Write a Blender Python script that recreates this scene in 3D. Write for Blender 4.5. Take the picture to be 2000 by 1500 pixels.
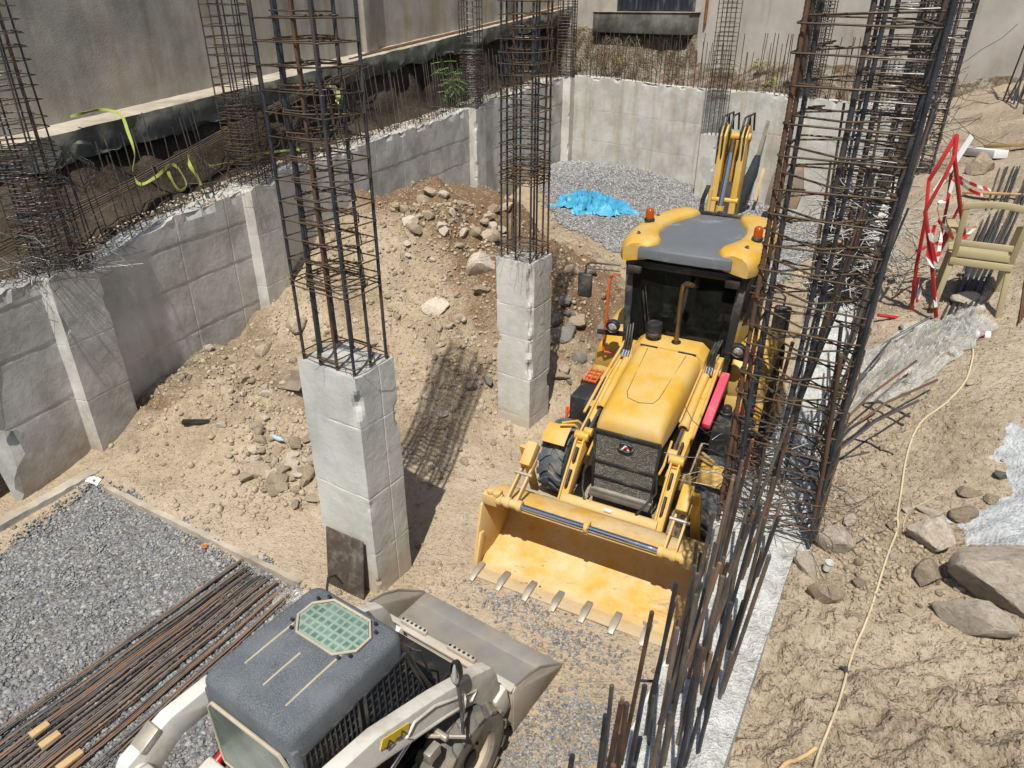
import bpy, bmesh, math, random
import numpy as np
from mathutils import Vector, Matrix, Euler
R = math.radians
S = bpy.context.scene
for o in list(bpy.data.objects): bpy.data.objects.remove(o)

# ---------------------------------------------------------------- camera, light, exposure
PITCH = 28.0; CAMZ = 5.5; FPX = 1387.0
cam = bpy.data.cameras.new('camera'); camo = bpy.data.objects.new('camera', cam)
S.collection.objects.link(camo)
camo.location = (0, 0, CAMZ); camo.rotation_euler = (R(90 - PITCH), 0, 0)
cam.sensor_width = 36; cam.lens = 36 * FPX / 2000; cam.clip_start = 0.05; cam.clip_end = 400
S.camera = camo
SUN_EL, SUN_AZ = 61.5, 11.5       # shadows run towards +Y, a little to +X
w = bpy.data.worlds.new('World'); S.world = w; w.use_nodes = True
nt = w.node_tree; nt.nodes.clear()
sky = nt.nodes.new('ShaderNodeTexSky'); sky.sky_type = 'NISHITA'; sky.sun_disc = False
sky.sun_elevation = R(SUN_EL); sky.sun_rotation = R(180 + SUN_AZ); sky.air_density = 1.2; sky.dust_density = 1.5
bg = nt.nodes.new('ShaderNodeBackground'); bg.inputs[1].default_value = 0.092
ow = nt.nodes.new('ShaderNodeOutputWorld')
nt.links.new(sky.outputs[0], bg.inputs[0]); nt.links.new(bg.outputs[0], ow.inputs[0])
sl = bpy.data.lights.new('sun', 'SUN'); sl.energy = 5.0; sl.angle = R(0.55); sl.color = (1, .955, .88)
so = bpy.data.objects.new('sun', sl); S.collection.objects.link(so)
ce = math.cos(R(SUN_EL))
so.rotation_euler = Vector((math.sin(R(SUN_AZ)) * ce, math.cos(R(SUN_AZ)) * ce, -math.sin(R(SUN_EL)))).to_track_quat('-Z', 'Y').to_euler()
so.location = (-5, -10, 20)
S.view_settings.view_transform = 'Standard'; S.view_settings.look = 'None'
S.view_settings.exposure = 0.17; S.view_settings.gamma = 1; S.view_settings.use_curve_mapping = False
S.cycles.max_bounces = 6; S.cycles.transparent_max_bounces = 12
try: S.cycles.use_denoising = True
except Exception: pass

# ---------------------------------------------------------------- reading positions off rays
ct, st = math.cos(R(PITCH)), math.sin(R(PITCH))
def ray(px, py):
    x = (px - 1000) / FPX; y = (py - 750) / FPX
    return x, ct - y * st, -(st + y * ct)
def atz(px, py, z):
    dx, dy, dz = ray(px, py); t = (z - CAMZ) / dz
    return Vector((dx * t, dy * t, z))
def aty(px, py, Y):
    dx, dy, dz = ray(px, py); t = Y / dy
    return Vector((dx * t, Y, CAMZ + dz * t))

# ---------------------------------------------------------------- noise
def _h(i, j, k, s):
    n = (i * 374761393 + j * 668265263 + k * 2147483647 % 1013904223 + s * 1274126177) & 0xffffffff
    n = (n ^ (n >> 13)) * 1103515245 & 0xffffffff
    n = (n ^ (n >> 16)) * 2654435761 & 0xffffffff
    return ((n ^ (n >> 15)) & 0xffffff) / float(0x7fffff) - 1
def vn(P, seed=0):
    P = np.asarray(P, float); F = np.floor(P).astype(np.int64); f = P - F; f = f * f * (3 - 2 * f)
    i, j, k = F[:, 0], F[:, 1], F[:, 2]; k = k * 1619 + 7
    i = i & 0xffffff; j = j & 0xffffff
    r = 0
    for a in (0, 1):
        for b in (0, 1):
            for c in (0, 1):
                wgt = (f[:, 0] if a else 1 - f[:, 0]) * (f[:, 1] if b else 1 - f[:, 1]) * (f[:, 2] if c else 1 - f[:, 2])
                r = r + wgt * _h(i + a, j + b, (k + c * 1619) & 0xffffff, seed)
    return r
def fbm(P, oct=4, seed=0, gain=.5):
    P = np.asarray(P, float); a = 1; s = 0
    for o in range(oct):
        s = s + a * vn(P, seed + o * 17); P = P * 2.03 + 3.1; a *= gain
    return s
def p3(x, y, z=0): 
    x = np.atleast_1d(np.asarray(x, float)); return np.stack([x, np.asarray(y, float) + 0 * x, z + 0 * x], -1)
def sstep(x, a, b):
    t = np.clip((x - a) / (b - a), 0, 1); return t * t * (3 - 2 * t)

# ---------------------------------------------------------------- tagging and linking
def tag(o, label=None, cat=None, group=None, kind=None):
    if label: o['label'] = label
    if cat: o['category'] = cat
    if group: o['group'] = group
    if kind: o['kind'] = kind
    return o
def link(o, parent=None):
    S.collection.objects.link(o)
    if parent is not None: o.parent = parent
    return o
def empty(name, loc, rz=0, label=None, cat=None, group=None):
    o = bpy.data.objects.new(name, None); o.empty_display_size = .2
    link(o); o.location = loc; o.rotation_euler = (0, 0, rz)
    return tag(o, label, cat, group)
def copy_tree(o, parent=None):
    kids = list(o.children); c = o.copy(); S.collection.objects.link(c); c.parent = parent
    for k in kids: copy_tree(k, c)
    return c

def mesh_np(name, V, F, mats, smooth=None, col=None):
    """V (n,3), F list or (m,k) array of equal polygons"""
    me = bpy.data.meshes.new(name); V = np.asarray(V, np.float32)
    F = np.asarray(F, np.int32); m, k = F.shape
    me.vertices.add(len(V)); me.vertices.foreach_set('co', V.ravel())
    me.loops.add(m * k); me.loops.foreach_set('vertex_index', F.ravel())
    me.polygons.add(m); me.polygons.foreach_set('loop_start', np.arange(m, dtype=np.int32) * k)
    if col is not None:
        at = me.color_attributes.new('Col', 'FLOAT_COLOR', 'POINT')
        at.data.foreach_set('color', np.asarray(col, np.float32).ravel())
    me.update(calc_edges=True); me.validate()
    for mt in (mats if isinstance(mats, (list, tuple)) else [mats]): me.materials.append(mt)
    if smooth is not None:
        me.shade_smooth()
        if smooth < 180: me.set_sharp_from_angle(angle=R(smooth))
    return me

class MB:
    def __init__(s, off=(0, 0, 0)): s.v = []; s.f = []; s.m = []; s.off = Vector(off); s.mi = 0
    def add(s, vs, fs):
        n = len(s.v); s.v += [Vector(p) + s.off for p in vs]
        for f in fs: s.f.append(tuple(i + n for i in f)); s.m.append(s.mi)
        return s
    def box(s, c, sz, rot=None, taper=1.0):
        c = Vector(c); hx, hy, hz = sz[0] / 2, sz[1] / 2, sz[2] / 2
        M = (Euler(rot).to_matrix() if rot is not None and not isinstance(rot, Matrix) else rot) or Matrix.Identity(3)
        vs = [M @ Vector((x * hx * (taper if z > 0 else 1), y * hy * (taper if z > 0 else 1), z * hz)) + c for z in (-1, 1) for y in (-1, 1) for x in (-1, 1)]
        return s.add(vs, [(0, 2, 3, 1), (4, 5, 7, 6), (0, 1, 5, 4), (2, 6, 7, 3), (0, 4, 6, 2), (1, 3, 7, 5)])
    def bar(s, p0, p1, wd, ht, up=(0, 0, 1)):
        p0, p1 = Vector(p0), Vector(p1); d = (p1 - p0); L = d.length; d.normalize(); up = Vector(up)
        if abs(d.dot(up)) > .98: up = Vector((0, 1, 0)) if abs(d.y) < .9 else Vector((1, 0, 0))
        x = d.cross(up).normalized(); z = x.cross(d)
        M = Matrix((x, d, z)).transposed()
        return s.box((p0 + p1) / 2, (wd, L, ht), M)
    def tube(s, pts, r, seg=8, closed=False):
        pts = [Vector(p) for p in pts]; n = len(pts); rs = r if isinstance(r, (list, tuple)) else [r] * n
        T = []
        for i in range(n):
            a = pts[(i - 1) % n] if (closed or i > 0) else pts[i]; b = pts[(i + 1) % n] if (closed or i < n - 1) else pts[i]
            T.append((b - a).normalized())
        up = Vector((0, 0, 1)) if abs(T[0].z) < .9 else Vector((1, 0, 0))
        x = T[0].cross(up).normalized(); vs = []
        for i in range(n):
            x = (x - T[i] * x.dot(T[i])).normalized(); y = T[i].cross(x)
            for k in range(seg):
                a = 2 * math.pi * k / seg; vs.append(pts[i] + (x * math.cos(a) + y * math.sin(a)) * rs[i])
        fs = []
        for i in range(n if closed else n - 1):
            j = (i + 1) % n
            for k in range(seg):
                l = (k + 1) % seg; fs.append((i * seg + k, i * seg + l, j * seg + l, j * seg + k))
        if not closed: fs += [tuple(range(seg))[::-1], tuple((n - 1) * seg + k for k in range(seg))]
        return s.add(vs, fs)
    def cyl(s, p0, p1, r0, r1=None, seg=16):
        return s.tube([p0, p1], [r0, r0 if r1 is None else r1], seg)
    def prism(s, poly, o, ax, ay, d0, d1):
        """poly in the plane (ax, ay) at o, extruded along ax x ay from d0 to d1"""
        o, ax, ay = Vector(o), Vector(ax), Vector(ay); az = ax.cross(ay).normalized(); n = len(poly)
        vs = [o + ax * a + ay * b + az * d0 for a, b in poly] + [o + ax * a + ay * b + az * d1 for a, b in poly]
        fs = [tuple(range(n))[::-1], tuple(range(n, 2 * n))] + [(i, (i + 1) % n, n + (i + 1) % n, n + i) for i in range(n)]
        return s.add(vs, fs)
    def strip(s, poly, o, ax, ay, d0, d1, th):
        """an open bent plate of thickness th following poly"""
        n = len(poly); P = [Vector((a, b)) for a, b in poly]; out = []
        for i in range(n):
            t = (P[min(i + 1, n - 1)] - P[max(i - 1, 0)]).normalized(); out.append(P[i] + Vector((-t.y, t.x)) * th)
        o, ax, ay = Vector(o), Vector(ax), Vector(ay); az = ax.cross(ay).normalized()
        W3 = lambda p, d: o + ax * p[0] + ay * p[1] + az * d
        vs = [W3(p, d0) for p in P] + [W3(p, d1) for p in P] + [W3(p, d0) for p in out] + [W3(p, d1) for p in out]
        fs = []
        for i in range(n - 1):
            fs += [(i, i + 1, n + i + 1, n + i), (2 * n + i, 3 * n + i, 3 * n + i + 1, 2 * n + i + 1),
                   (i, 2 * n + i, 2 * n + i + 1, i + 1), (n + i, n + i + 1, 3 * n + i + 1, 3 * n + i)]
        fs += [(0, n, 3 * n, 2 * n), (n - 1, 3 * n - 1, 4 * n - 1, 2 * n - 1)]
        return s.add(vs, fs)
    def loft(s, rings, caps=True, closed=True):
        n = len(rings[0]); vs = [p for r in rings for p in r]; fs = []
        for i in range(len(rings) - 1):
            for k in range(n if closed else n - 1):
                l = (k + 1) % n; fs.append((i * n + k, i * n + l, (i + 1) * n + l, (i + 1) * n + k))
        if caps and closed: fs += [tuple(range(n))[::-1], tuple((len(rings) - 1) * n + k for k in range(n))]
        return s.add(vs, fs)
    def lathe(s, prof, o, axis=(0, 0, 1), seg=24, closed=False):
        """prof: (radius, height) pairs"""
        o, az = Vector(o), Vector(axis).normalized(); ax = az.orthogonal().normalized(); ay = az.cross(ax)
        vs = []; n = len(prof)
        for k in range(seg):
            a = 2 * math.pi * k / seg; d = ax * math.cos(a) + ay * math.sin(a)
            vs += [o + d * r + az * h for r, h in prof]
        fs = []
        for k in range(seg):
            l = (k + 1) % seg
            for i in range(n if closed else n - 1):
                j = (i + 1) % n; fs.append((k * n + i, l * n + i, l * n + j, k * n + j))
        return s.add(vs, fs)
    def ellipsoid(s, c, r, seg=12, rings=7, rot=None):
        c = Vector(c); M = Euler(rot).to_matrix() if rot else Matrix.Identity(3); vs = []; fs = []
        for i in range(rings + 1):
            t = math.pi * i / rings
            for k in range(seg):
                a = 2 * math.pi * k / seg
                vs.append(c + M @ Vector((r[0] * math.sin(t) * math.cos(a), r[1] * math.sin(t) * math.sin(a), r[2] * math.cos(t))))
        for i in range(rings):
            for k in range(seg):
                l = (k + 1) % seg; fs.append((i * seg + k, (i + 1) * seg + k, (i + 1) * seg + l, i * seg + l))
        return s.add(vs, fs)
    def mesh(s, name, mats, bevel=0, smooth=40, segs=2):
        me = bpy.data.meshes.new(name); me.from_pydata([tuple(v) for v in s.v], [], s.f)
        for m in (mats if isinstance(mats, (list, tuple)) else [mats]): me.materials.append(m)
        me.polygons.foreach_set('material_index', s.m)
        bm = bmesh.new(); bm.from_mesh(me); bmesh.ops.remove_doubles(bm, verts=bm.verts, dist=1e-6)
        bmesh.ops.recalc_face_normals(bm, faces=bm.faces)
        if bevel:
            es = [e for e in bm.edges if len(e.link_faces) == 2 and e.calc_face_angle(0) > R(28)]
            bmesh.ops.bevel(bm, geom=es, offset=bevel, segments=segs, affect='EDGES', profile=.5, clamp_overlap=True)
        bm.to_mesh(me); bm.free()
        if smooth: me.shade_smooth(); me.set_sharp_from_angle(angle=R(smooth))
        return me
    def build(s, name, mats, parent=None, bevel=0, smooth=40, loc=(0, 0, 0), segs=2):
        o = bpy.data.objects.new(name, s.mesh(name, mats, bevel, smooth, segs)); o.location = loc
        return link(o, parent)

# ---------------------------------------------------------------- materials
def hexc(h):
    c = [int(h[i:i + 2], 16) / 255 for i in (0, 2, 4)]
    return tuple(x / 12.92 if x < .04045 else ((x + .055) / 1.055) ** 2.4 for x in c) + (1,)
class NT:
    def __init__(s, name):
        s.m = bpy.data.materials.new(name); s.m.use_nodes = True; s.t = s.m.node_tree; s.t.nodes.clear()
        s.out = s.n('ShaderNodeOutputMaterial'); s.b = s.n('ShaderNodeBsdfPrincipled'); s.l(s.b.outputs[0], s.out.inputs[0])
        s.geo = s.n('ShaderNodeNewGeometry'); s.pos = s.geo.outputs['Position']
    def n(s, t, **k):
        nd = s.t.nodes.new(t)
        for a, b in k.items(): setattr(nd, a, b)
        return nd
    def l(s, a, b): s.t.links.new(a, b)
    def obj(s): s.pos = s.n('ShaderNodeTexCoord').outputs['Object']; return s
    def mapped(s, scale, rot=(0, 0, 0), loc=(0, 0, 0)):
        m = s.n('ShaderNodeMapping'); m.inputs['Scale'].default_value = scale; m.inputs['Rotation'].default_value = rot; m.inputs['Location'].default_value = loc
        s.l(s.pos, m.inputs[0]); return m.outputs[0]
    def noise(s, sc, det=4, rough=.55, vec=None, dist=0):
        n = s.n('ShaderNodeTexNoise'); n.inputs['Scale'].default_value = sc; n.inputs['Detail'].default_value = det
        n.inputs['Roughness'].default_value = rough; n.inputs['Distortion'].default_value = dist
        s.l(vec or s.pos, n.inputs['Vector']); return n.outputs['Fac']
    def vor(s, sc, feat='F1', out='Distance', vec=None):
        n = s.n('ShaderNodeTexVoronoi', feature=feat); n.inputs['Scale'].default_value = sc
        s.l(vec or s.pos, n.inputs['Vector']); return n.outputs[out]
    def ramp(s, fac, stops):
        r = s.n('ShaderNodeValToRGB'); e = r.color_ramp.elements
        while len(e) > 1: e.remove(e[-1])
        e[0].position = stops[0][0]; e[0].color = s._c(stops[0][1])
        for p, c in stops[1:]:
            x = e.new(p); x.color = s._c(c)
        s.l(fac, r.inputs[0]); return r.outputs[0]
    def _c(s, c):
        if isinstance(c, (int, float)): return (c, c, c, 1)
        if isinstance(c, str): return hexc(c)
        return tuple(c) + ((1,) if len(c) == 3 else ())
    def mix(s, fac, a, b, mode='MIX'):
        m = s.n('ShaderNodeMix', data_type='RGBA', blend_type=mode)
        for inp, v in ((m.inputs[0], fac), (m.inputs[6], a), (m.inputs[7], b)):
            if hasattr(v, 'is_linked') or hasattr(v, 'links'): s.l(v, inp)
            else: inp.default_value = v if inp == m.inputs[0] and isinstance(v, (int, float)) else s._c(v)
        return m.outputs[2]
    def math(s, op, a, b=0, clamp=False):
        m = s.n('ShaderNodeMath', operation=op, use_clamp=clamp)
        for inp, v in ((m.inputs[0], a), (m.inputs[1], b)):
            if hasattr(v, 'links'): s.l(v, inp)
            else: inp.default_value = v
        return m.outputs[0]
    def set(s, color=None, rough=None, metal=None, spec=None, **k):
        for nm, v in (('Base Color', color), ('Roughness', rough), ('Metallic', metal), ('Specular IOR Level', spec)):
            if v is None: continue
            if hasattr(v, 'links'): s.l(v, s.b.inputs[nm])
            else: s.b.inputs[nm].default_value = s._c(v) if nm == 'Base Color' else v
        return s
    def bump(s, layers, strength=1.0):
        """layers: (height socket, distance in metres)"""
        prev = None
        for h, d in layers:
            b = s.n('ShaderNodeBump'); b.inputs['Distance'].default_value = d; b.inputs['Strength'].default_value = strength
            s.l(h, b.inputs['Height'])
            if prev: s.l(prev, b.inputs['Normal'])
            prev = b.outputs[0]
        s.l(prev, s.b.inputs['Normal']); return s

def m_simple(name, col, rough=.6, metal=0, var=.15, sc=6, dirt=None, dirtamt=.5, bump=0, bsc=60, spec=.5, obj=True):
    t = NT(name)
    if obj: t.obj()
    c1 = t._c(col); dk = tuple(x * (1 - var) for x in c1[:3]); lt = tuple(min(1, x * (1 + var)) for x in c1[:3])
    c = t.ramp(t.noise(sc, 5), [(.3, dk), (.7, lt)])
    if dirt:
        f = t.ramp(t.noise(sc * .7, 8, .7), [(.62 - dirtamt * .35, 0.0), (.78, 1.0)])
        c = t.mix(f, c, dirt)
        rr = t.ramp(f, [(0, rough), (1, .9)]); t.set(rough=rr)
    else: t.set(rough=rough)
    t.set(color=c, metal=metal, spec=spec)
    if bump: t.bump([(t.noise(bsc, 3), bump)])
    return t.m

M = {}
# earth of the pit: pale dry dust, browner moist lumps
def earth(name, pale, mid, dark, damp, dampsc=.55, damplo=.52, attr=False):
    t = NT(name)
    big = t.noise(.9, 5, .6); fine = t.noise(14, 6, .7); grit = t.vor(60); grit2 = t.vor(24)
    c = t.ramp(t.math('ADD', t.math('MULTIPLY', big, .55), t.math('MULTIPLY', fine, .45)), [(.36, dark), (.48, mid), (.62, pale)])
    d = t.ramp(t.noise(dampsc, 6, .65, t.mapped((1, 1, 1), loc=(3.1, 1.7, 0))), [(damplo, 0.0), (damplo + .12, 1.0)])
    c = t.mix(t.math('MULTIPLY', d, .8), c, damp)
    if attr:
        at = t.n('ShaderNodeAttribute', attribute_name='Col'); sp_ = t.n('ShaderNodeSeparateColor'); t.l(at.outputs['Color'], sp_.inputs[0])
        c = t.mix(t.ramp(t.math('ADD', sp_.outputs[0], t.math('MULTIPLY', t.math('SUBTRACT', t.noise(1.6, 7, .68), .5), .9)), [(.36, 0.0), (.62, .85)]), c, '6A523A')
        c = t.mix(t.math('MULTIPLY', sp_.outputs[1], .6), c, 'B5A592')
    c = t.mix(t.ramp(t.vor(38, out='Color'), [(.72, 0.0), (.8, .35)]), c, pale)
    t.set(color=c, rough=.95, spec=.15)
    t.bump([(t.noise(5, 6, .65), .05), (t.ramp(grit2, [(0, 1.0), (.5, 0.0)]), .010), (fine, .014), (t.ramp(grit, [(0, 1.0), (.6, 0.0)]), .005)])
    return t.m
M['earth'] = earth('pit_earth', 'B0A089', '9D8D76', '84745E', '7A6A56', attr=True)
M['earth_right'] = earth('upper_earth', 'AA9C89', '978975', '7E705E', '867866', .5, .60)
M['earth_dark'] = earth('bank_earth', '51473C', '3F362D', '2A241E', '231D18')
def stone(name, a, b, c, attr=False, sc=7):
    t = NT(name).obj()
    col = t.ramp(t.noise(sc, 6, .6), [(.3, a), (.5, b), (.7, c)])
    if attr:
        at = t.n('ShaderNodeAttribute', attribute_name='Col'); col = t.mix(.25, at.outputs['Color'], col)
    else:
        oi = t.n('ShaderNodeObjectInfo'); k = t.ramp(oi.outputs['Random'], [(0, (.80, .78, .76)), (1, (1.08, 1.06, 1.04))])
        col = t.mix(1.0, col, k, 'MULTIPLY')
    t.set(color=col, rough=.93, spec=.2); t.bump([(t.noise(sc * 2.2, 7, .7), .02), (t.noise(sc * 12, 4), .004)])
    return t.m
M['stone'] = stone('sandstone', '978874', 'AE9E88', 'C2B5A1')
M['stone_pale'] = stone('pale_stone', 'B3A594', 'CBBFAE', 'DAD1C3')
M['stone_grey'] = stone('grey_stone', '6C6A68', '83807C', '979389')
M['pebble'] = stone('loose_pebble', '8A7A66', 'A08E78', 'B5A490', True, 20)
M['gravel'] = stone('crushed_gravel', '767574', '8A8987', '9C9B98', True, 30)
t = NT('gravel_bed'); t.set(color=t.ramp(t.vor(30, out='Color'), [(0, '565553'), (.5, '72716F'), (1, '8A8986')]), rough=.95, spec=.2)
t.bump([(t.ramp(t.vor(32), [(0, 1.0), (.6, 0.0)]), .02)]); M['gravel_bed'] = t.m
t = NT('cement_dust'); t.set(color=t.ramp(t.noise(9, 6, .7), [(.3, '8E9090'), (.6, 'B9BCBC'), (.75, 'C9CBCA')]), rough=.95, spec=.1)
t.bump([(t.noise(22, 6, .7), .02), (t.vor(50), .008)]); M['cement'] = t.m

def concrete(name, lo, mid, hi, stain='8B7F68', streak=.35, patch=.3, world=True, pores=1.0, dirt_low=None, form=None):
    t = NT(name)
    if not world: t.obj()
    c = t.ramp(t.noise(1.6, 8, .62), [(.32, lo), (.5, mid), (.68, hi)])
    s_ = t.ramp(t.noise(3.0, 5, .6, t.mapped((1, 1, .12))), [(.5, 0.0), (.75, streak)])
    c = t.mix(s_, c, stain)
    pt = t.ramp(t.noise(1.1, 9, .55, t.mapped((1, 1, .8), loc=(5, 2, 1)), dist=.4), [(.57, 0.0), (.60, patch)])
    c = t.mix(pt, c, lo)
    sp = t.ramp(t.vor(26), [(.0, 1.0), (.10, 1.0), (.14, 0.0)])
    sel = t.ramp(t.vor(26, out='Color'), [(.80, 0.0), (.82, .6 * pores)])
    c = t.mix(t.math('MULTIPLY', sp, sel), c, '4A4843')
    if dirt_low:
        sepz = t.n('ShaderNodeSeparateXYZ'); t.l(t.geo.outputs['Position'], sepz.inputs[0])
        zz = t.math('ADD', sepz.outputs['Z'], t.math('MULTIPLY', t.noise(3, 5), 1.4))
        c = t.mix(t.ramp(t.math('MULTIPLY', zz, .25), [(.16, .8), (.36, 0.0)]), c, dirt_low)
    t.set(color=c, rough=.88, spec=.25)
    t.bump([(t.noise(9, 6, .6), .008), (t.noise(70, 4, .6), .0022), (t.math('MULTIPLY', sp, sel), -.004)])
    return t.m
M['conc_col'] = concrete('column_concrete', 'AEADA6', 'C0BFB8', 'CDCCC4', 'A89F88', .5, .25, dirt_low='A8967C')
M['conc_wall'] = concrete('cast_wall_concrete', '9E9C94', 'BAB8B2', 'CAC8C3', '9E9684', .4, .45, dirt_low='857259')
M['conc_far'] = concrete('far_wall_concrete', 'AAA8A0', 'BFBDB6', 'CCCBC4', 'A08C70', .75, .6)
M['conc_raw'] = concrete('raw_concrete_top', '85857F', 'A5A59F', 'BCBCB6', '9A917F', .3, .6)
t = NT('splashed_rough_concrete'); n1 = t.noise(34, 6, .75); n2 = t.noise(7, 6, .7)
c = t.ramp(t.math('ADD', t.math('MULTIPLY', n1, .5), t.math('MULTIPLY', n2, .5)), [(.34, '7E7D78'), (.44, 'B4B4AE'), (.55, 'CACAC5'), (.68, 'D8D8D4')])
t.set(color=c, rough=.95, spec=.15); t.bump([(n1, .016), (n2, .022), (t.vor(70), .006)]); M['conc_splash'] = t.m
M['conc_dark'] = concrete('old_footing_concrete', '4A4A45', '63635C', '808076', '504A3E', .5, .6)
M['ledge'] = concrete('ledge_concrete', '8A8172', 'A39A8A', 'B4AB9B', '7C705E', .3, .3)
t = NT('stain_shade_plaster')
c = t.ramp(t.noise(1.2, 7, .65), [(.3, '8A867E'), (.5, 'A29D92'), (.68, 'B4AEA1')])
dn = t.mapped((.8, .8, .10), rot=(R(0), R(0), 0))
c = t.mix(t.ramp(t.noise(1.5, 6, .62, dn), [(.46, 0.0), (.66, .5)]), c, '5E574C')  # streaks mix wall stains with dappled shade painted into the colour
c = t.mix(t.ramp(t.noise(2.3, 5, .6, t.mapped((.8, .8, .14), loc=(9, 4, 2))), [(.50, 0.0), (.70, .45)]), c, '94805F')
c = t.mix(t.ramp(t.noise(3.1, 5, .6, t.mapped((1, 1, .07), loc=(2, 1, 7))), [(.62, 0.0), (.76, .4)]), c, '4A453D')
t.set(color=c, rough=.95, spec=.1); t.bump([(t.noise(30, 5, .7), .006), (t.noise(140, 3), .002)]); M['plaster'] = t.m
t = NT('cream_plaster')
c = t.ramp(t.noise(1.0, 6, .6), [(.3, 'A59D94'), (.6, 'B9B2AA'), (.75, 'C4BEB6')])
c = t.mix(t.ramp(t.noise(2.2, 5, .6, t.mapped((1, 1, .15))), [(.56, 0.0), (.72, .5)]), c, '8C7A66')
t.set(color=c, rough=.95, spec=.1); t.bump([(t.noise(40, 5, .7), .005)]); M['cream'] = t.m

def steel(name, a, b, rust, amt):
    t = NT(name).obj()
    oi = t.n('ShaderNodeObjectInfo'); off = t.n('ShaderNodeVectorMath', operation='ADD')
    sc = t.n('ShaderNodeVectorMath', operation='SCALE'); sc.inputs['Scale'].default_value = 40
    cb = t.n('ShaderNodeCombineXYZ'); t.l(oi.outputs['Random'], cb.inputs[0]); t.l(oi.outputs['Random'], cb.inputs[2])
    t.l(cb.outputs[0], sc.inputs[0]); t.l(t.pos, off.inputs[0]); t.l(sc.outputs[0], off.inputs[1]); t.pos = off.outputs[0]
    c = t.ramp(t.noise(8, 4), [(.3, a), (.7, b)])
    f = t.ramp(t.math('ADD', t.noise(2.2, 6, .7), t.math('MULTIPLY', oi.outputs['Random'], .12)), [(.62 - amt * .3, 0.0), (.76 - amt * .15, 1.0)])
    c = t.mix(f, c, rust)
    t.set(color=c, rough=t.ramp(f, [(0, .42), (1, .85)]), metal=t.ramp(f, [(0, .55), (1, .1)]))
    return t.m
M['rebar'] = steel('rebar_steel', '34373D', '50545C', '4E4036', .22)
M['rebar_rust'] = steel('rusty_rebar', '403A35', '564C42', '664632', .6)
M['tie'] = steel('tie_steel', '3A342D', '52483C', '55432F', .7)
M['tie_grey'] = steel('grey_tie_steel', '4A4A48', '6E6C68', '6B5846', .3)
M['rebar_bundle'] = steel('bundle_steel', '55585C', '85817A', '86644A', .62)
M['rebar_bundle'].node_tree.nodes['Principled BSDF'].inputs['Metallic'].default_value = 0
M['rust_iron'] = steel('rusty_flat_iron', '6B4630', '7E5238', '8A5632', .9)
# ================================================================ TERRAIN
LD = np.array([.36, .933]); LN = np.array([.933, -.36]); LP = np.array([-5.8, 8.2])        # left wall line
FD = np.array([.639, -.769]); FN = np.array([-.769, -.639]); FP = np.array([2.27, 28.5])   # far wall line
RD = np.array([.5, .866]); RN = np.array([.866, -.5]); RP = np.array([.95, 2.0])           # right wall line (outer edge)
def poly_in(P, poly):
    x, y = P[:, 0], P[:, 1]; inside = np.zeros(len(P), bool); n = len(poly)
    for i in range(n):
        x0, y0 = poly[i][:2]; x1, y1 = poly[(i + 1) % n][:2]
        c = ((y0 > y) != (y1 > y)) & (x < (x1 - x0) * (y - y0) / ((y1 - y0) if y1 != y0 else 1e-9) + x0); inside ^= c
    return inside
def poly_sd(P, poly):
    d = np.full(len(P), 1e9); n = len(poly)
    for i in range(n):
        a = np.array(poly[i][:2]); b = np.array(poly[(i + 1) % n][:2]); ab = b - a; ap = P[:, :2] - a
        t = np.clip((ap @ ab) / (ab @ ab), 0, 1); d = np.minimum(d, np.linalg.norm(ap - t[:, None] * ab, axis=1))
    return np.where(poly_in(P, poly), -d, d)
px0 = lambda L: [tuple(atz(a, b, 0)[:2]) for a, b in L]
G_LEFT = px0([(-500, 1500), (-140, 1140), (10, 1062), (190, 938), (235, 955), (330, 1000), (480, 1085), (600, 1142), (700, 1235), (720, 1400), (760, 1500), (700, 1900), (-300, 1900)])
G_FAR = px0([(1086, 440), (1060, 380), (1075, 340), (1120, 322), (1345, 372), (1520, 405), (1600, 440), (1540, 560), (1470, 620), (1330, 560), (1190, 500), (1150, 470)])
G_MID = px0([(945, 1150), (1030, 1165), (1110, 1220), (1190, 1235), (1220, 1290), (1120, 1300), (1010, 1225), (950, 1190)])
G_BOT = px0([(960, 1500), (1000, 1430), (1060, 1375), (1180, 1385), (1215, 1430), (1200, 1520), (1190, 1700), (900, 1700)])
def bump2(x, y, cx, cy, sx, sy, a, rot=0):
    c, s = math.cos(rot), math.sin(rot); u = (x - cx) * c + (y - cy) * s; v = -(x - cx) * s + (y - cy) * c
    return a * np.exp(-.5 * ((u / sx) ** 2 + (v / sy) ** 2))
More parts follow.
